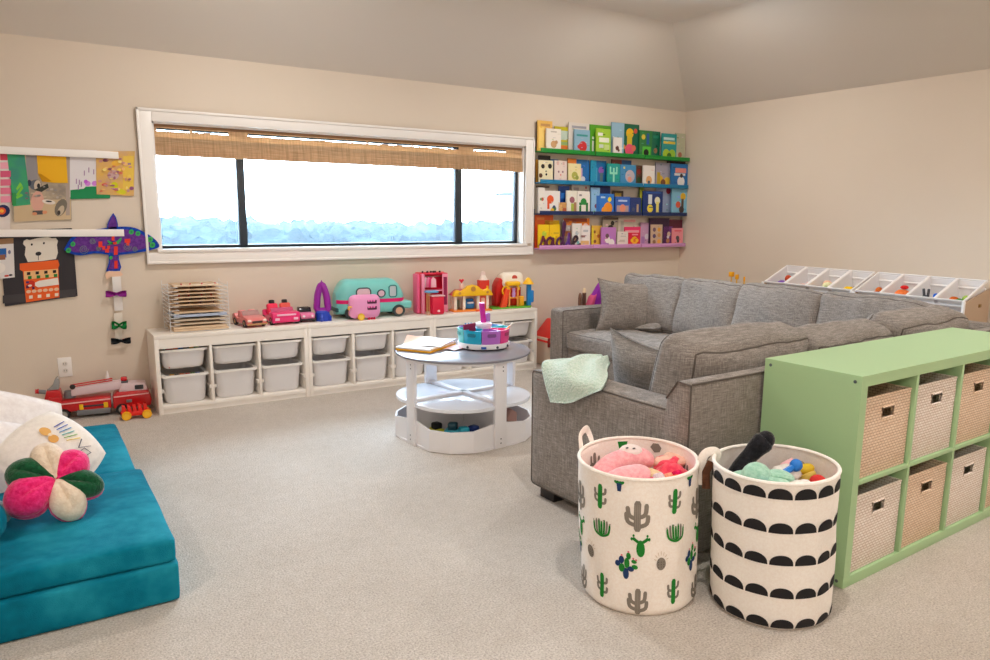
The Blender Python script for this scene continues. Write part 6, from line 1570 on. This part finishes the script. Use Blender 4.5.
b2, m2, S2 = basket('laundry_basket', 'white canvas laundry basket with black scalloped bands beside the green shelf', (-3.482, -3.932), .197, (-3.530, -3.950), .196, .505, CAN2, 9, .006, (.004, -.002))
BKC = P((26, 24, 28), 0.85)
NS = 16
for row, zb in enumerate((.455, .342, .232, .118, .008)):
    for i in range(NS):
        th = (i + .5) * 2 * PI / NS + .03 * row + .16
        f = mapper(S2, th, zb)
        w_ = PI * .197 / NS * .97
        pts = [(-w_ + 2 * w_ * q / 9, 0) for q in range(10)] + [(w_ * math.cos(PI * q / 12), .034 * math.sin(PI * q / 12) ** .8 + .002) for q in range(13)]
        patch(m2, f, pts, BKC)
part(m2, 'basket_body', b2, flat=1.5)
rim(S2, .505, b2, CAN2)
LTH = cloth('brown_leather', (74, 44, 30), (104, 66, 46), 30, 3, .0006, .5)
th = math.atan2(-.35, 1.0) + .12
part(MB().tube([S2(th, .50, .006), S2(th, .485, .012), S2(th, .46, .024), S2(th, .435, .038)], .013, LTH, 8, flat=.2, up=(math.sin(th), -math.cos(th), .1)), 'leather_tab', b2, 'brown leather tab handle')
th = math.atan2(.55, -1.0) - .25
part(MB().tube([S2(th, .50, .006), S2(th, .485, .012), S2(th, .46, .022), S2(th, .40, .020)], .013, LTH, 8, flat=.2, up=(math.sin(th), -math.cos(th), .1)), 'leather_tab', b2, 'brown leather tab handle')

# ---- soft toys inside the cactus basket: each reaches down into the pile
BO1 = Vector((-3.806, -3.628, 0)); TO1 = Vector((-3.818, -3.612, 0))
PLK = cloth('blush_plush', (242, 164, 172), (250, 190, 194), 70, 3, .002, .95, .5); PLR = cloth('rose_plush', (230, 60, 90), (246, 96, 110), 60, 3, .003, .95, .4)
def at1(du, dv, z):
    """du across, dv away, as seen by someone facing the basket"""
    c, s = math.cos(TH0), math.sin(TH0)
    return Vector((TO1[0] - s * du * 1.0 - c * dv, TO1[1] + c * du - s * dv, z))
def soft_toy(name, lab, cat, mb, grp=None): return tag(mb.build(name, None, (0, 0, 0), 0, 3.0), lab, cat, grp)
t = thing('plush_flamingo', 'big pink tube-shaped plush with a white sleepy face in the cactus basket', 'plush toy', (TO1[0], TO1[1], .02))
L0 = Vector((TO1[0], TO1[1], .02))
part(MB().tube([at1(*p) - L0 for p in crom([(-.08, -.04, .06), (-.125, -.015, .25), (-.125, .0, .37), (-.085, .05, .425), (.0, .085, .445), (.055, .085, .43)], 5)], [.05, .05, .05, .05, .05, .05, .05, .05, .05, .05, .049, .048, .048, .047, .046, .045, .044, .043, .042, .041, .040, .039, .036, .030, .022, .010][:26], PLK, 14), 'body', t, flat=3.0)
part(MB().tube([at1(*p) - L0 for p in crom([(-.05, -.07, .06), (-.09, -.08, .28), (-.075, -.085, .395), (.005, -.07, .43), (.035, -.06, .425)], 5)], [.05] * 10 + [.05, .049, .049, .048, .047, .046, .044, .040, .034, .024, .010], PLK, 14), 'arm', t, flat=3.0)
fc = at1(-.025, .072, .478) - L0
part(MB().ell(fc, (.040, .026, .014), P((240, 226, 222), 0.9), rot=RX(TH0 + PI / 2, 3, 'Z') @ RX(.55, 3, 'X')), 'face_patch', t)
for dx in (-.014, .010):
    e = fc + Vector((-math.sin(TH0), math.cos(TH0), 0)) * dx + Vector((math.cos(TH0) * .014, math.sin(TH0) * .014, .0125))
    part(MB().ell(e, (.0065, .0035, .0022), P((30, 26, 28), 0.6), seg=10), 'eye', t)
soft_toy('plush_bear', 'cream ruffled plush toy in the middle of the cactus basket', 'plush toy', MB().tube([at1(*p) for p in ((.03, -.02, .03), (.04, -.03, .25), (.045, -.035, .40))], [.045, .05, .045], cloth('cream_curl', (226, 194, 150), (240, 214, 176), 60, 3, .004, .95), 12).ell(at1(.045, -.035, .415), (.042, .036, .036), cloth('cream_curl', (226, 194, 150), (240, 214, 176), 60, 3, .004, .95), nz=.012, ns=40))
soft_toy('plush_doll', 'hot pink and red crumpled soft doll dress in the cactus basket', 'soft toy', MB().tube([at1(*p) for p in ((.08, .02, .03), (.10, .02, .25), (.115, .03, .40))], [.05, .055, .05], PLR, 12).ell(at1(.115, .035, .415), (.065, .055, .030), PLR, nz=.025, ns=26).ell(at1(.10, .085, .425), (.045, .04, .035), PLR, nz=.02, ns=30))
soft_toy('plush_doll', 'orange and pink woolly soft toy at the front of the cactus basket', 'soft toy', MB().tube([at1(*p) for p in ((.06, -.07, .03), (.085, -.085, .25), (.09, -.09, .385))], [.045, .05, .045], PLR, 12).ell(at1(.09, -.09, .405), (.062, .045, .028), cloth('orange_wool', (240, 90, 50), (250, 140, 70), 50, 3, .004, .95), nz=.02, ns=36))
for k, (du, dv, c, lab) in enumerate(((.072, -.085, (240, 220, 226), 'white pompom on the pink pile in the cactus basket'), (.045, -.105, (240, 60, 130), 'hot pink pompom at the front of the cactus basket'), (.125, -.06, (250, 120, 60), 'orange pompom in the cactus basket'), (.105, -.045, (250, 170, 140), 'peach pompom in the cactus basket'), (.135, -.01, (236, 40, 100), 'magenta pompom at the side of the cactus basket'))):
    z = .437 if k == 0 else .428
    tag(MB().ell((0, 0, 0), .021 if k == 0 else .018, cloth('pom_%d' % k, tuple(max(0, x - 25) for x in c), c, 120, 2, .003, .95), nz=.004, ns=90).build('pompom', None, at1(du, dv, z), 0, 3.0), lab, 'pompom', 'pompoms in the cactus basket')
soft_toy('cloth_doll', 'pale peach cloth draped at the back of the cactus basket', 'cloth toy', MB().tube([at1(*p) for p in ((.10, .08, .05), (.115, .10, .25), (.125, .115, .40))], [.04, .045, .04], P((236, 196, 176), .9), 10).ell(at1(.115, .115, .435), (.060, .04, .022), cloth('peach_cloth', (230, 180, 160), (244, 206, 188), 20, 3, .004, .9), nz=.02, ns=22))
soft_toy('soft_ball', 'small crimson ball between the pink plush arms in the cactus basket', 'ball', MB().ell(at1(-.085, -.035, .405), .022, P((214, 30, 60), .5)))
# ---- soft toys inside the scalloped basket
TO2 = Vector((-3.530, -3.950, 0)); TH2 = math.atan2(-5.431 + 3.95, -5.518 + 3.53)
def at2(du, dv, z):
    c, s = math.cos(TH2), math.sin(TH2)
    return Vector((TO2[0] - s * du - c * dv, TO2[1] + c * du - s * dv, z))
def plush(mb_pts, r, m): return MB().tube([at2(*p) for p in crom(mb_pts, 4)], r, m, 12)
BLP = cloth('black_plush', (20, 20, 24), (38, 38, 44), 60, 3, .003, .95, .3)
n_ = 4 * 4 + 1
soft_toy('plush_cat', 'black plush ear and paw sticking up out of the scalloped basket', 'plush toy', plush([(-.12, .03, .05), (-.135, .04, .30), (-.115, .05, .44), (-.07, .075, .515), (-.035, .09, .555)], [.035] * 8 + [.034, .030, .028, .028, .030, .033, .036, .036, .030], BLP).ell(at2(-.035, .09, .555), (.030, .030, .030), BLP))
MIN = cloth('mint_plush', (150, 200, 176), (180, 220, 200), 70, 3, .002, .95, .5)
pb_ = thing('plush_bunny', 'pale mint plush bunny head with long ears lying in the scalloped basket', 'plush toy', at2(-.045, -.02, .05))
LB = at2(-.045, -.02, .05)
part(MB().tube([at2(*p) - LB for p in ((-.045, -.02, .05), (-.05, -.03, .25), (-.045, -.035, .42))], [.05, .055, .045], MIN, 12).ell(at2(-.055, -.045, .468) - LB, (.050, .046, .046), MIN), 'head', pb_, flat=3.0)
for pts in ([(-.09, -.03, .47), (-.125, -.045, .45), (-.135, -.065, .425)], [(-.02, -.03, .478), (.025, -.02, .475), (.06, -.005, .462)], [(-.02, -.05, .465), (.03, -.06, .458), (.055, -.05, .45)]):
    part(MB().tube([at2(*p) - LB for p in crom(pts, 4)], [.018, .022, .026, .028, .028, .026, .023, .018, .008], MIN, 10, flat=.55), 'ear', pb_)
for dx in (-.075, -.040): part(MB().ell(at2(dx, -.088, .468) - LB, .004, P((50, 50, 54), .5), seg=10), 'eye', pb_)
soft_toy('soft_cloth', 'sky blue cloth bundled under the mint bunny in the scalloped basket', 'cloth toy', plush([(.0, -.05, .05), (.01, -.06, .25), (.02, -.07, .38), (.02, -.085, .415)], [.06] * 12 + [.03], P((60, 170, 220), .9)).ell(at2(.005, -.095, .425), (.075, .055, .026), cloth('sky_cloth', (40, 160, 214), (86, 190, 232), 18, 3, .004, .9), rot=RX(TH2 + PI / 2, 3, 'Z'), nz=.012, ns=24))
soft_toy('plush_lamb', 'white plush lamb at the side of the scalloped basket', 'plush toy', plush([(.08, -.02, .05), (.09, -.02, .25), (.09, -.03, .40), (.085, -.03, .42)], [.055] * 12 + [.03], P((236, 230, 222), .95)).ell(at2(.08, -.035, .435), (.055, .045, .034), cloth('white_plush', (232, 224, 216), (246, 240, 234), 60, 3, .004, .95), nz=.014, ns=34).ell(at2(.04, .06, .455), (.06, .04, .03), cloth('white_plush', (232, 224, 216), (246, 240, 234), 60, 3, .004, .95), nz=.012, ns=30))
rt_ = thing('toy_rattle', 'bright blue toy rattle lying on the white plush in the scalloped basket', 'toy rattle', at2(.05, .03, .478))
LR_ = at2(.05, .03, .478)
part(MB().ell(at2(.065, .045, .492) - LR_, .021, P((20, 120, 214), .35)), 'rattle_head', rt_); part(MB().tube([at2(.055, .035, .487) - LR_, at2(.022, .0, .470) - LR_], .011, P((20, 120, 214), .35), 10), 'rattle_handle', rt_)
soft_toy('plush_bird', 'small red plush toy at the side rim of the scalloped basket', 'plush toy', plush([(.13, -.0, .05), (.135, -.0, .25), (.14, .0, .40), (.135, .0, .42)], [.035] * 12 + [.02], PLR).ell(at2(.135, .015, .452), (.024, .030, .026), P((214, 40, 36), .7)).ell(at2(.145, -.045, .435), (.024, .026, .018), P((220, 50, 40), .7)))
soft_toy('plush_giraffe', 'yellow and tan striped toy at the back of the scalloped basket', 'plush toy', plush([(.09, .08, .05), (.10, .09, .25), (.105, .095, .42), (.10, .10, .45)], [.03] * 12 + [.02], P((220, 190, 90), .8)).ell(at2(.10, .10, .466), (.034, .020, .018), P((226, 190, 40), .7)).ell(at2(.075, .115, .470), (.026, .018, .016), P((150, 130, 100), .7)))
soft_toy('plush_fin', 'pale pink pointed plush tip at the back of the scalloped basket', 'plush toy', MB().tube([at2(.03, .11, .10), at2(.03, .11, .40), at2(.04, .115, .465), at2(.055, .118, .490)], [.03, .03, .022, .006], P((246, 190, 196), .9), 10))

# ================================================================ sage green cube shelf with woven bins
KA, K0 = 0.0412, (-3.199, -4.022)
SG = P((168, 203, 154), 0.38)
ks = thing('cube_shelf', 'sage green eight-cube shelf unit standing behind the grey sofa', 'shelf unit', (K0[0], K0[1], 0), KA)
KW, KD, KH, KT, KI = 1.47, .385, .77, .039, .016
part(MB().box((0, 0, KH - KT), (KW, KD, KH), SG, .0004, 1), 'top_panel', ks); part(MB().box((0, 0, 0), (KW, KD, KT), SG, .0015), 'bottom_panel', ks)
for x in (0, KW - KT):
    sp = part(MB().box((x, 0, KT), (x + KT, KD, KH - KT), SG), 'side_panel', ks)
    for y in (.025, KD - .025):
        for z in (.022, KH - .022):
            xx = -.0012 if x == 0 else KW + .0012
            part(MB().cyl((xx, y, z), (x if x == 0 else KW - .001, y, z), .006, P((96, 110, 112), 0.3, metal=.4), n=14), 'screw_cap', sp)
ci = (KW - 2 * KT - 3 * KI) / 4
for k in range(3): part(MB().box((KT + ci * (k + 1) + KI * k, 0.001, KT), (KT + ci * (k + 1) + KI * (k + 1), KD - .001, KH - KT), SG, .001), 'divider', ks)
zm = KH / 2
for k in range(4): part(MB().box((KT + (ci + KI) * k, 0.001, zm - KI / 2), (KT + (ci + KI) * k + ci, KD - .001, zm + KI / 2), SG, .001), 'shelf_board', ks)
TANW = weave('tan_weave', (240, 212, 186), (247, 224, 202), (176, 138, 110)); PALEW = weave('pale_weave', (246, 232, 222), (252, 243, 235), (188, 160, 142))
def woven(lab, cx, z, m, seed):
    c, s = math.cos(KA), math.sin(KA)
    w_, d_, h_ = .312, .34, .288
    px, py = cx, .012 + d_ / 2
    t = thing('woven_bin', lab, 'woven basket', (K0[0] + px * c - py * s, K0[1] + px * s + py * c, z), KA, 'woven bins in the green cube shelf')
    W, D = w_ / 2, d_ / 2; T = .007
    hx0, hx1, hz0, hz1 = -.038, .038, h_ - .085, h_ - .045
    b = MB()
    b.box((-W, -D, 0), (W, -D + T, hz0), m, .002).box((-W, -D, hz1), (W, -D + T, h_), m, .002)
    b.box((-W, -D, hz0 - .001), (hx0, -D + T, hz1 + .001), m).box((hx1, -D, hz0 - .001), (W, -D + T, hz1 + .001), m)
    part(b, 'front_face', t)
    part(MB().box((-W, -D + T, 0), (-W + T, D, h_), m, .002), 'side_face', t); part(MB().box((W - T, -D + T, 0), (W, D, h_), m, .002), 'side_face', t)
    part(MB().box((-W + T, D - T, 0), (W - T, D, h_), m, .002), 'back_face', t); part(MB().box((-W + T, -D + T, 0), (W - T, D - T, T), m), 'base', t)
    part(MB().tube([(hx0, -D - .001, hz0), (hx1, -D - .001, hz0), (hx1, -D - .001, hz1), (hx0, -D - .001, hz1)], .0042, m, 6, closed=True), 'handle_binding', t)
    part(MB().tube([(-W + .003, -D + .003, h_ - .003), (W - .003, -D + .003, h_ - .003), (W - .003, D - .003, h_ - .003), (-W + .003, D - .003, h_ - .003)], .006, m, 6, closed=True), 'rim', t)
    return t
COLN = ['end column', 'second column', 'third column', 'far end column']
for k in range(4):
    cx = KT + ci / 2 + (ci + KI) * k
    for row in (1, 0):
        m = TANW if (k + row) % 2 == 1 else PALEW
        if k == 0 and row == 0: m = PALEW
        z = zm + KI / 2 + .0005 if row else KT + .0005
        woven('%s woven bin in the %s cube, %s of the green shelf' % ('tan' if m is TANW else 'pale', 'upper' if row else 'lower', COLN[k]), cx, z, m, k)
# ================================================================ white toy-bin racks along the wall behind the sofa
RWH = P((240, 238, 238), 0.4); TANP = P((186, 160, 136), 0.6); RB = frosted('rack_bin', (244, 242, 243), 0.05, 0.35)
XF, XB, ZF, ZB = -.395, -.115, .755, .880
TILT = math.atan2(ZB - ZF, XB - XF); LEN = math.hypot(XB - XF, ZB - ZF)
def rack(y0, y1, lab):
    t = thing('toy_rack', lab, 'toy rack', (0, (y0 + y1) / 2, 0), 0, 'white toy-bin racks behind the sofa')
    h = (y1 - y0) / 2
    for s in (-1, 1):
        ya, yb = (s * h - .008, s * h + .008)
        e = part(MB().prism([(XF - .01, 0), (XB + .03, 0), (XB + .03, ZB - .05), (XF - .01, ZF - .005)], ya, yb, TANP, axis='y', bev=.002), 'end_panel', t)
        part(MB().box((XF - .026, ya - .001, 0), (XF - .010, yb + .001, ZF + .005), RWH, .002), 'front_post', e)
        part(MB().box((-.235, ya - .0035 if s < 0 else yb, ZF - .045), (-.195, ya if s < 0 else yb + .0035, ZF - .022), P((150, 116, 60), 0.3, metal=.6), .002), 'brass_plate', e)
    for dz in (0.0, .30):
        for x, z in ((XF + .03, ZF - .035 - dz), (XB - .01, ZB - .055 - dz)):
            part(MB().cyl((x, -h + .008, z), (x, h - .008, z), .008, RWH, n=12), 'dowel', t)
    return t
RA, RBk = (-2.175, -1.375), (-2.975, -2.195)
rack(RA[0], RA[1], 'white toy rack of tilted bins by the wall, the one toward the room corner')
rack(RBk[0], RBk[1], 'white toy rack with tan end panel by the wall, toward the green shelf')
proto_bin = None
def rackbin(y, w_, lab, dz=0.0, grp='tilted white toy bins'):
    global proto_bin
    if proto_bin is None:
        t = thing('toy_bin', lab, 'toy bin', (XF, y, ZF - dz), 0, grp)
        R = Matrix.Rotation(-TILT, 4, 'Y')
        W = .0925
        # tray in its own tilted frame: x up the slope, z out of the opening
        def ring(x0, x1, hw, z): return [(x0, -hw, z), (x1, -hw, z), (x1, hw, z), (x0, hw, z)]
        def shell(off):
            return [ring(.035 + off, LEN - .05 - off, W - .014 - off, -.115 + off), ring(.005 + off, LEN - .012 - off, W - .004 - off, 0)]
        o, i = shell(0), shell(.003)
        tb = bmesh.new()
        seq = [o[0], o[1], i[1], i[0]]
        V = [[tb.verts.new(p) for p in r] for r in seq]
        for a in range(3):
            for k in range(4): tb.faces.new((V[a][k], V[a][(k + 1) % 4], V[a + 1][(k + 1) % 4], V[a + 1][k]))
        tb.faces.new(V[0][::-1]); tb.faces.new(V[3])
        bmesh.ops.recalc_face_normals(tb, faces=tb.faces)
        bmesh.ops.bevel(tb, geom=tb.edges[:], offset=.002, segments=1, affect='EDGES')
        part(MB().merge(tb, RB, R), 'bin_body', t)
        part(MB().tube([R @ Vector(p) for p in ((0, -W, .002), (LEN - .006, -W, .002), (LEN - .006, W, .002), (0, W, .002))], .0092, RWH, 8, closed=True), 'rim', t)
        proto_bin = t
        return t
    return clone(proto_bin, (XF, y, ZF - dz), 0, lab, grp)
YS = [RA[1] - .0985 - .199 * k for k in range(4)] + [RBk[1] - .0955 - .194 * k for k in range(4)]
NM = ['holding a purple plush, closest to the room corner', 'with pale pink toys, second from the room corner', 'with yellow and green toys, third from the room corner', 'with a yellow cube, at the inner end of the corner rack',
      'with a small orange figure, first in the rack with tan panel', 'holding an orange plush with a red top', 'holding a grey plush with ears and a blue toy', 'of play vegetables at the tan end panel']
for y, n in zip(YS, NM): rackbin(y, .19, 'tilted white toy bin ' + n)
rackbin(YS[7], .19, 'lower tilted white toy bin under the one of play vegetables', .30, 'lower toy bins')
rackbin(YS[6], .19, 'lower tilted white toy bin under the one holding a grey plush', .30, 'lower toy bins')
def rt_toy(i, name, lab, cat, pieces, dz=0.0):
    """pieces: (kind, dx up-slope, dy, dz, size, colour) placed on the tilted bin floor"""
    b = MB()
    cs, sn = math.cos(TILT), math.sin(TILT)
    for kd, ux, uy, uz, sz, c in pieces:
        p = Vector((XF + ux * cs - (-.085 + uz) * sn, YS[i] + uy, ZF - dz + ux * sn + (-.085 + uz) * cs))
        m = cloth('toy_%d_%d_%d' % c, tuple(max(0, x - 18) for x in c), c, 60, 2, .002, .9)
        if kd == 'e': b.ell(p, sz, m, nz=.003, ns=40)
        elif kd == 'b': b.soft(sz, min(sz) * .3, m, Matrix.Translation(p) @ Matrix.Rotation(-TILT, 4, 'Y'), n=3)
        elif kd == 't': b.tube([p, p + Vector(sz[:3])], sz[3], m, 8)
    tag(b.build(name, None, (0, 0, 0), 0, 3.0), lab, cat)
rt_toy(0, 'plush_toy', 'purple plush with orange-red head in the first tilted bin', 'plush toy', [('e', .08, .0, .02, (.05, .05, .045), (140, 100, 190)), ('e', .12, -.045, .07, (.028, .026, .028), (206, 90, 60)), ('e', .12, -.07, .04, (.02, .016, .03), (90, 110, 80))])
rt_toy(1, 'soft_toy', 'pale pink soft toy low in the second tilted bin', 'soft toy', [('e', .08, .0, .02, (.05, .05, .035), (240, 206, 200)), ('e', .12, -.03, .035, (.02, .02, .02), (236, 180, 190))])
rt_toy(2, 'soft_toy', 'yellow and white toy with green leaf in the third tilted bin', 'soft toy', [('e', .06, .03, .02, (.03, .03, .03), (250, 190, 60)), ('e', .10, -.02, .045, (.045, .04, .032), (240, 236, 190)), ('e', .07, -.03, .05, (.034, .02, .016), (130, 170, 40)), ('e', .14, .01, .04, (.03, .04, .03), (246, 200, 170))])
rt_toy(3, 'toy_block', 'yellow cube toy in the fourth tilted bin', 'toy block', [('b', .07, -.01, .035, (.03, .03, .03), (250, 206, 10))])
rt_toy(3, 'toy_mallet', 'dark stick toy beside the yellow cube', 'toy', [('e', .13, -.04, .03, (.035, .03, .02), (70, 60, 66)), ('e', .10, -.05, .02, (.03, .02, .02), (90, 80, 80))])
rt_toy(4, 'toy_figure', 'orange-brown toy figure in the bin beside the rack gap', 'toy figure', [('e', .06, -.02, .03, (.03, .03, .035), (196, 100, 50)), ('e', .09, -.03, .06, (.024, .024, .024), (214, 116, 56)), ('e', .05, .03, .015, (.03, .03, .02), (150, 140, 150))])
rt_toy(5, 'plush_toy', 'orange plush with a red tuft in a tilted bin', 'plush toy', [('e', .09, -.01, .035, (.055, .055, .045), (240, 130, 70)), ('e', .12, -.015, .085, (.026, .028, .014), (226, 50, 50)), ('e', .07, .055, .02, (.03, .02, .03), (226, 180, 190))])
rt_toy(6, 'plush_toy', 'dark grey plush with two ears in a tilted bin', 'plush toy', [('e', .07, .01, .03, (.03, .03, .035), (90, 92, 98)), ('t', .08, .02, .05, (-.005, .008, .055, .009), (96, 96, 100)), ('t', .08, -.005, .05, (-.005, -.004, .055, .009), (96, 96, 100))])
rt_toy(6, 'toy_ball', 'royal blue toy beside the grey plush in the tilted bin', 'toy', [('e', .06, -.045, .03, (.036, .034, .03), (30, 90, 200)), ('e', .10, -.05, .05, (.02, .02, .02), (40, 110, 220))])
rt_toy(7, 'play_food', 'orange play vegetable in the bin at the tan panel', 'play food', [('e', .09, .02, .04, (.04, .03, .024), (216, 110, 50))])
rt_toy(7, 'play_food', 'green play vegetable in the bin at the tan panel', 'play food', [('e', .07, -.02, .04, (.034, .024, .024), (70, 150, 60)), ('e', .11, -.05, .05, (.024, .024, .02), (170, 200, 90))])
rt_toy(7, 'play_food', 'yellow play vegetable low in the bin at the tan panel', 'play food', [('e', .05, .02, .02, (.026, .026, .02), (240, 200, 60))])
rt_toy(7, 'plush_toy', 'purple plush in the lower bin at the tan panel', 'plush toy', [('e', .10, .0, .03, (.05, .05, .05), (150, 90, 160)), ('e', .06, .04, .01, (.03, .03, .03), (60, 50, 70))], .30)
# ================================================================ light and camera
EMD = P((255, 236, 214), 0.5, emit=6.0)
for (lx, ly), nm in zip(LIGHTS, LGN):
    t = thing('recessed_ceiling_light', 'round white recessed ceiling light ' + nm, 'ceiling light', (lx, ly, H1), 0, 'recessed ceiling lights')
    part(MB().lathe([(0.055, 0.0), (0.075, -0.004), (0.085, 0.0)], TRIM, 32), 'trim_ring', t)
    part(MB().cyl((0, 0, -0.002), (0, 0, 0.0), 0.056, EMD, n=32), 'lamp_face', t)
    ld = bpy.data.lights.new('downlight', 'AREA'); ld.shape = 'DISK'; ld.size = 0.11
    ld.energy = LP; ld.color = LCOL; ld.spread = math.radians(180)
    lo = bpy.data.objects.new('downlight', ld); COL.objects.link(lo); lo.location = (lx, ly, H1 - 0.008)
pd = bpy.data.lights.new('window_portal', 'AREA'); pd.shape = 'RECTANGLE'; pd.size = WX1 - WX0; pd.size_y = WZ1 - WZ0
pd.cycles.is_portal = True
po = bpy.data.objects.new('window_portal', pd); COL.objects.link(po)
po.location = ((WX0 + WX1) / 2, 0.16, (WZ0 + WZ1) / 2); po.rotation_euler = (-PI / 2, 0, 0)
wd = bpy.data.worlds.new('sky'); SC.world = wd; wd.use_nodes = True
bg = wd.node_tree.nodes['Background']; bg.inputs['Color'].default_value = SKYC; bg.inputs['Strength'].default_value = SKYS
cd = bpy.data.cameras.new('camera'); cam = bpy.data.objects.new('camera', cd); COL.objects.link(cam); SC.camera = cam
cd.sensor_width = 36; cd.lens = 746.64 * 36 / 990; cd.shift_x = -20.0 / 990; cd.shift_y = 16.77 / 990
cd.clip_start = 0.05; cd.clip_end = 2000
yaw, pit, rol = 0.5798, 0.1781, 0.0115
fw = Vector((math.sin(yaw) * math.cos(pit), math.cos(yaw) * math.cos(pit), -math.sin(pit)))
rt = Vector((math.cos(yaw), -math.sin(yaw), 0)); up = rt.cross(fw)
r2 = rt * math.cos(rol) + up * math.sin(rol); u2 = up * math.cos(rol) - rt * math.sin(rol)
m = Matrix((r2, u2, -fw)).transposed().to_4x4(); m.translation = (-5.5181, -5.4312, 1.2995)
cam.matrix_world = m
vs_ = SC.view_settings
SC.display_settings.display_device = 'sRGB'
vs_.view_transform = 'Standard'; vs_.look = 'None'; vs_.gamma = 1.0; vs_.use_curve_mapping = False; vs_.exposure = EXPO
SC.cycles.use_denoising = True
SC.cycles.max_bounces = 10; SC.cycles.diffuse_bounces = 8; SC.cycles.transparent_max_bounces = 16
SC.cycles.sample_clamp_indirect = 6.0
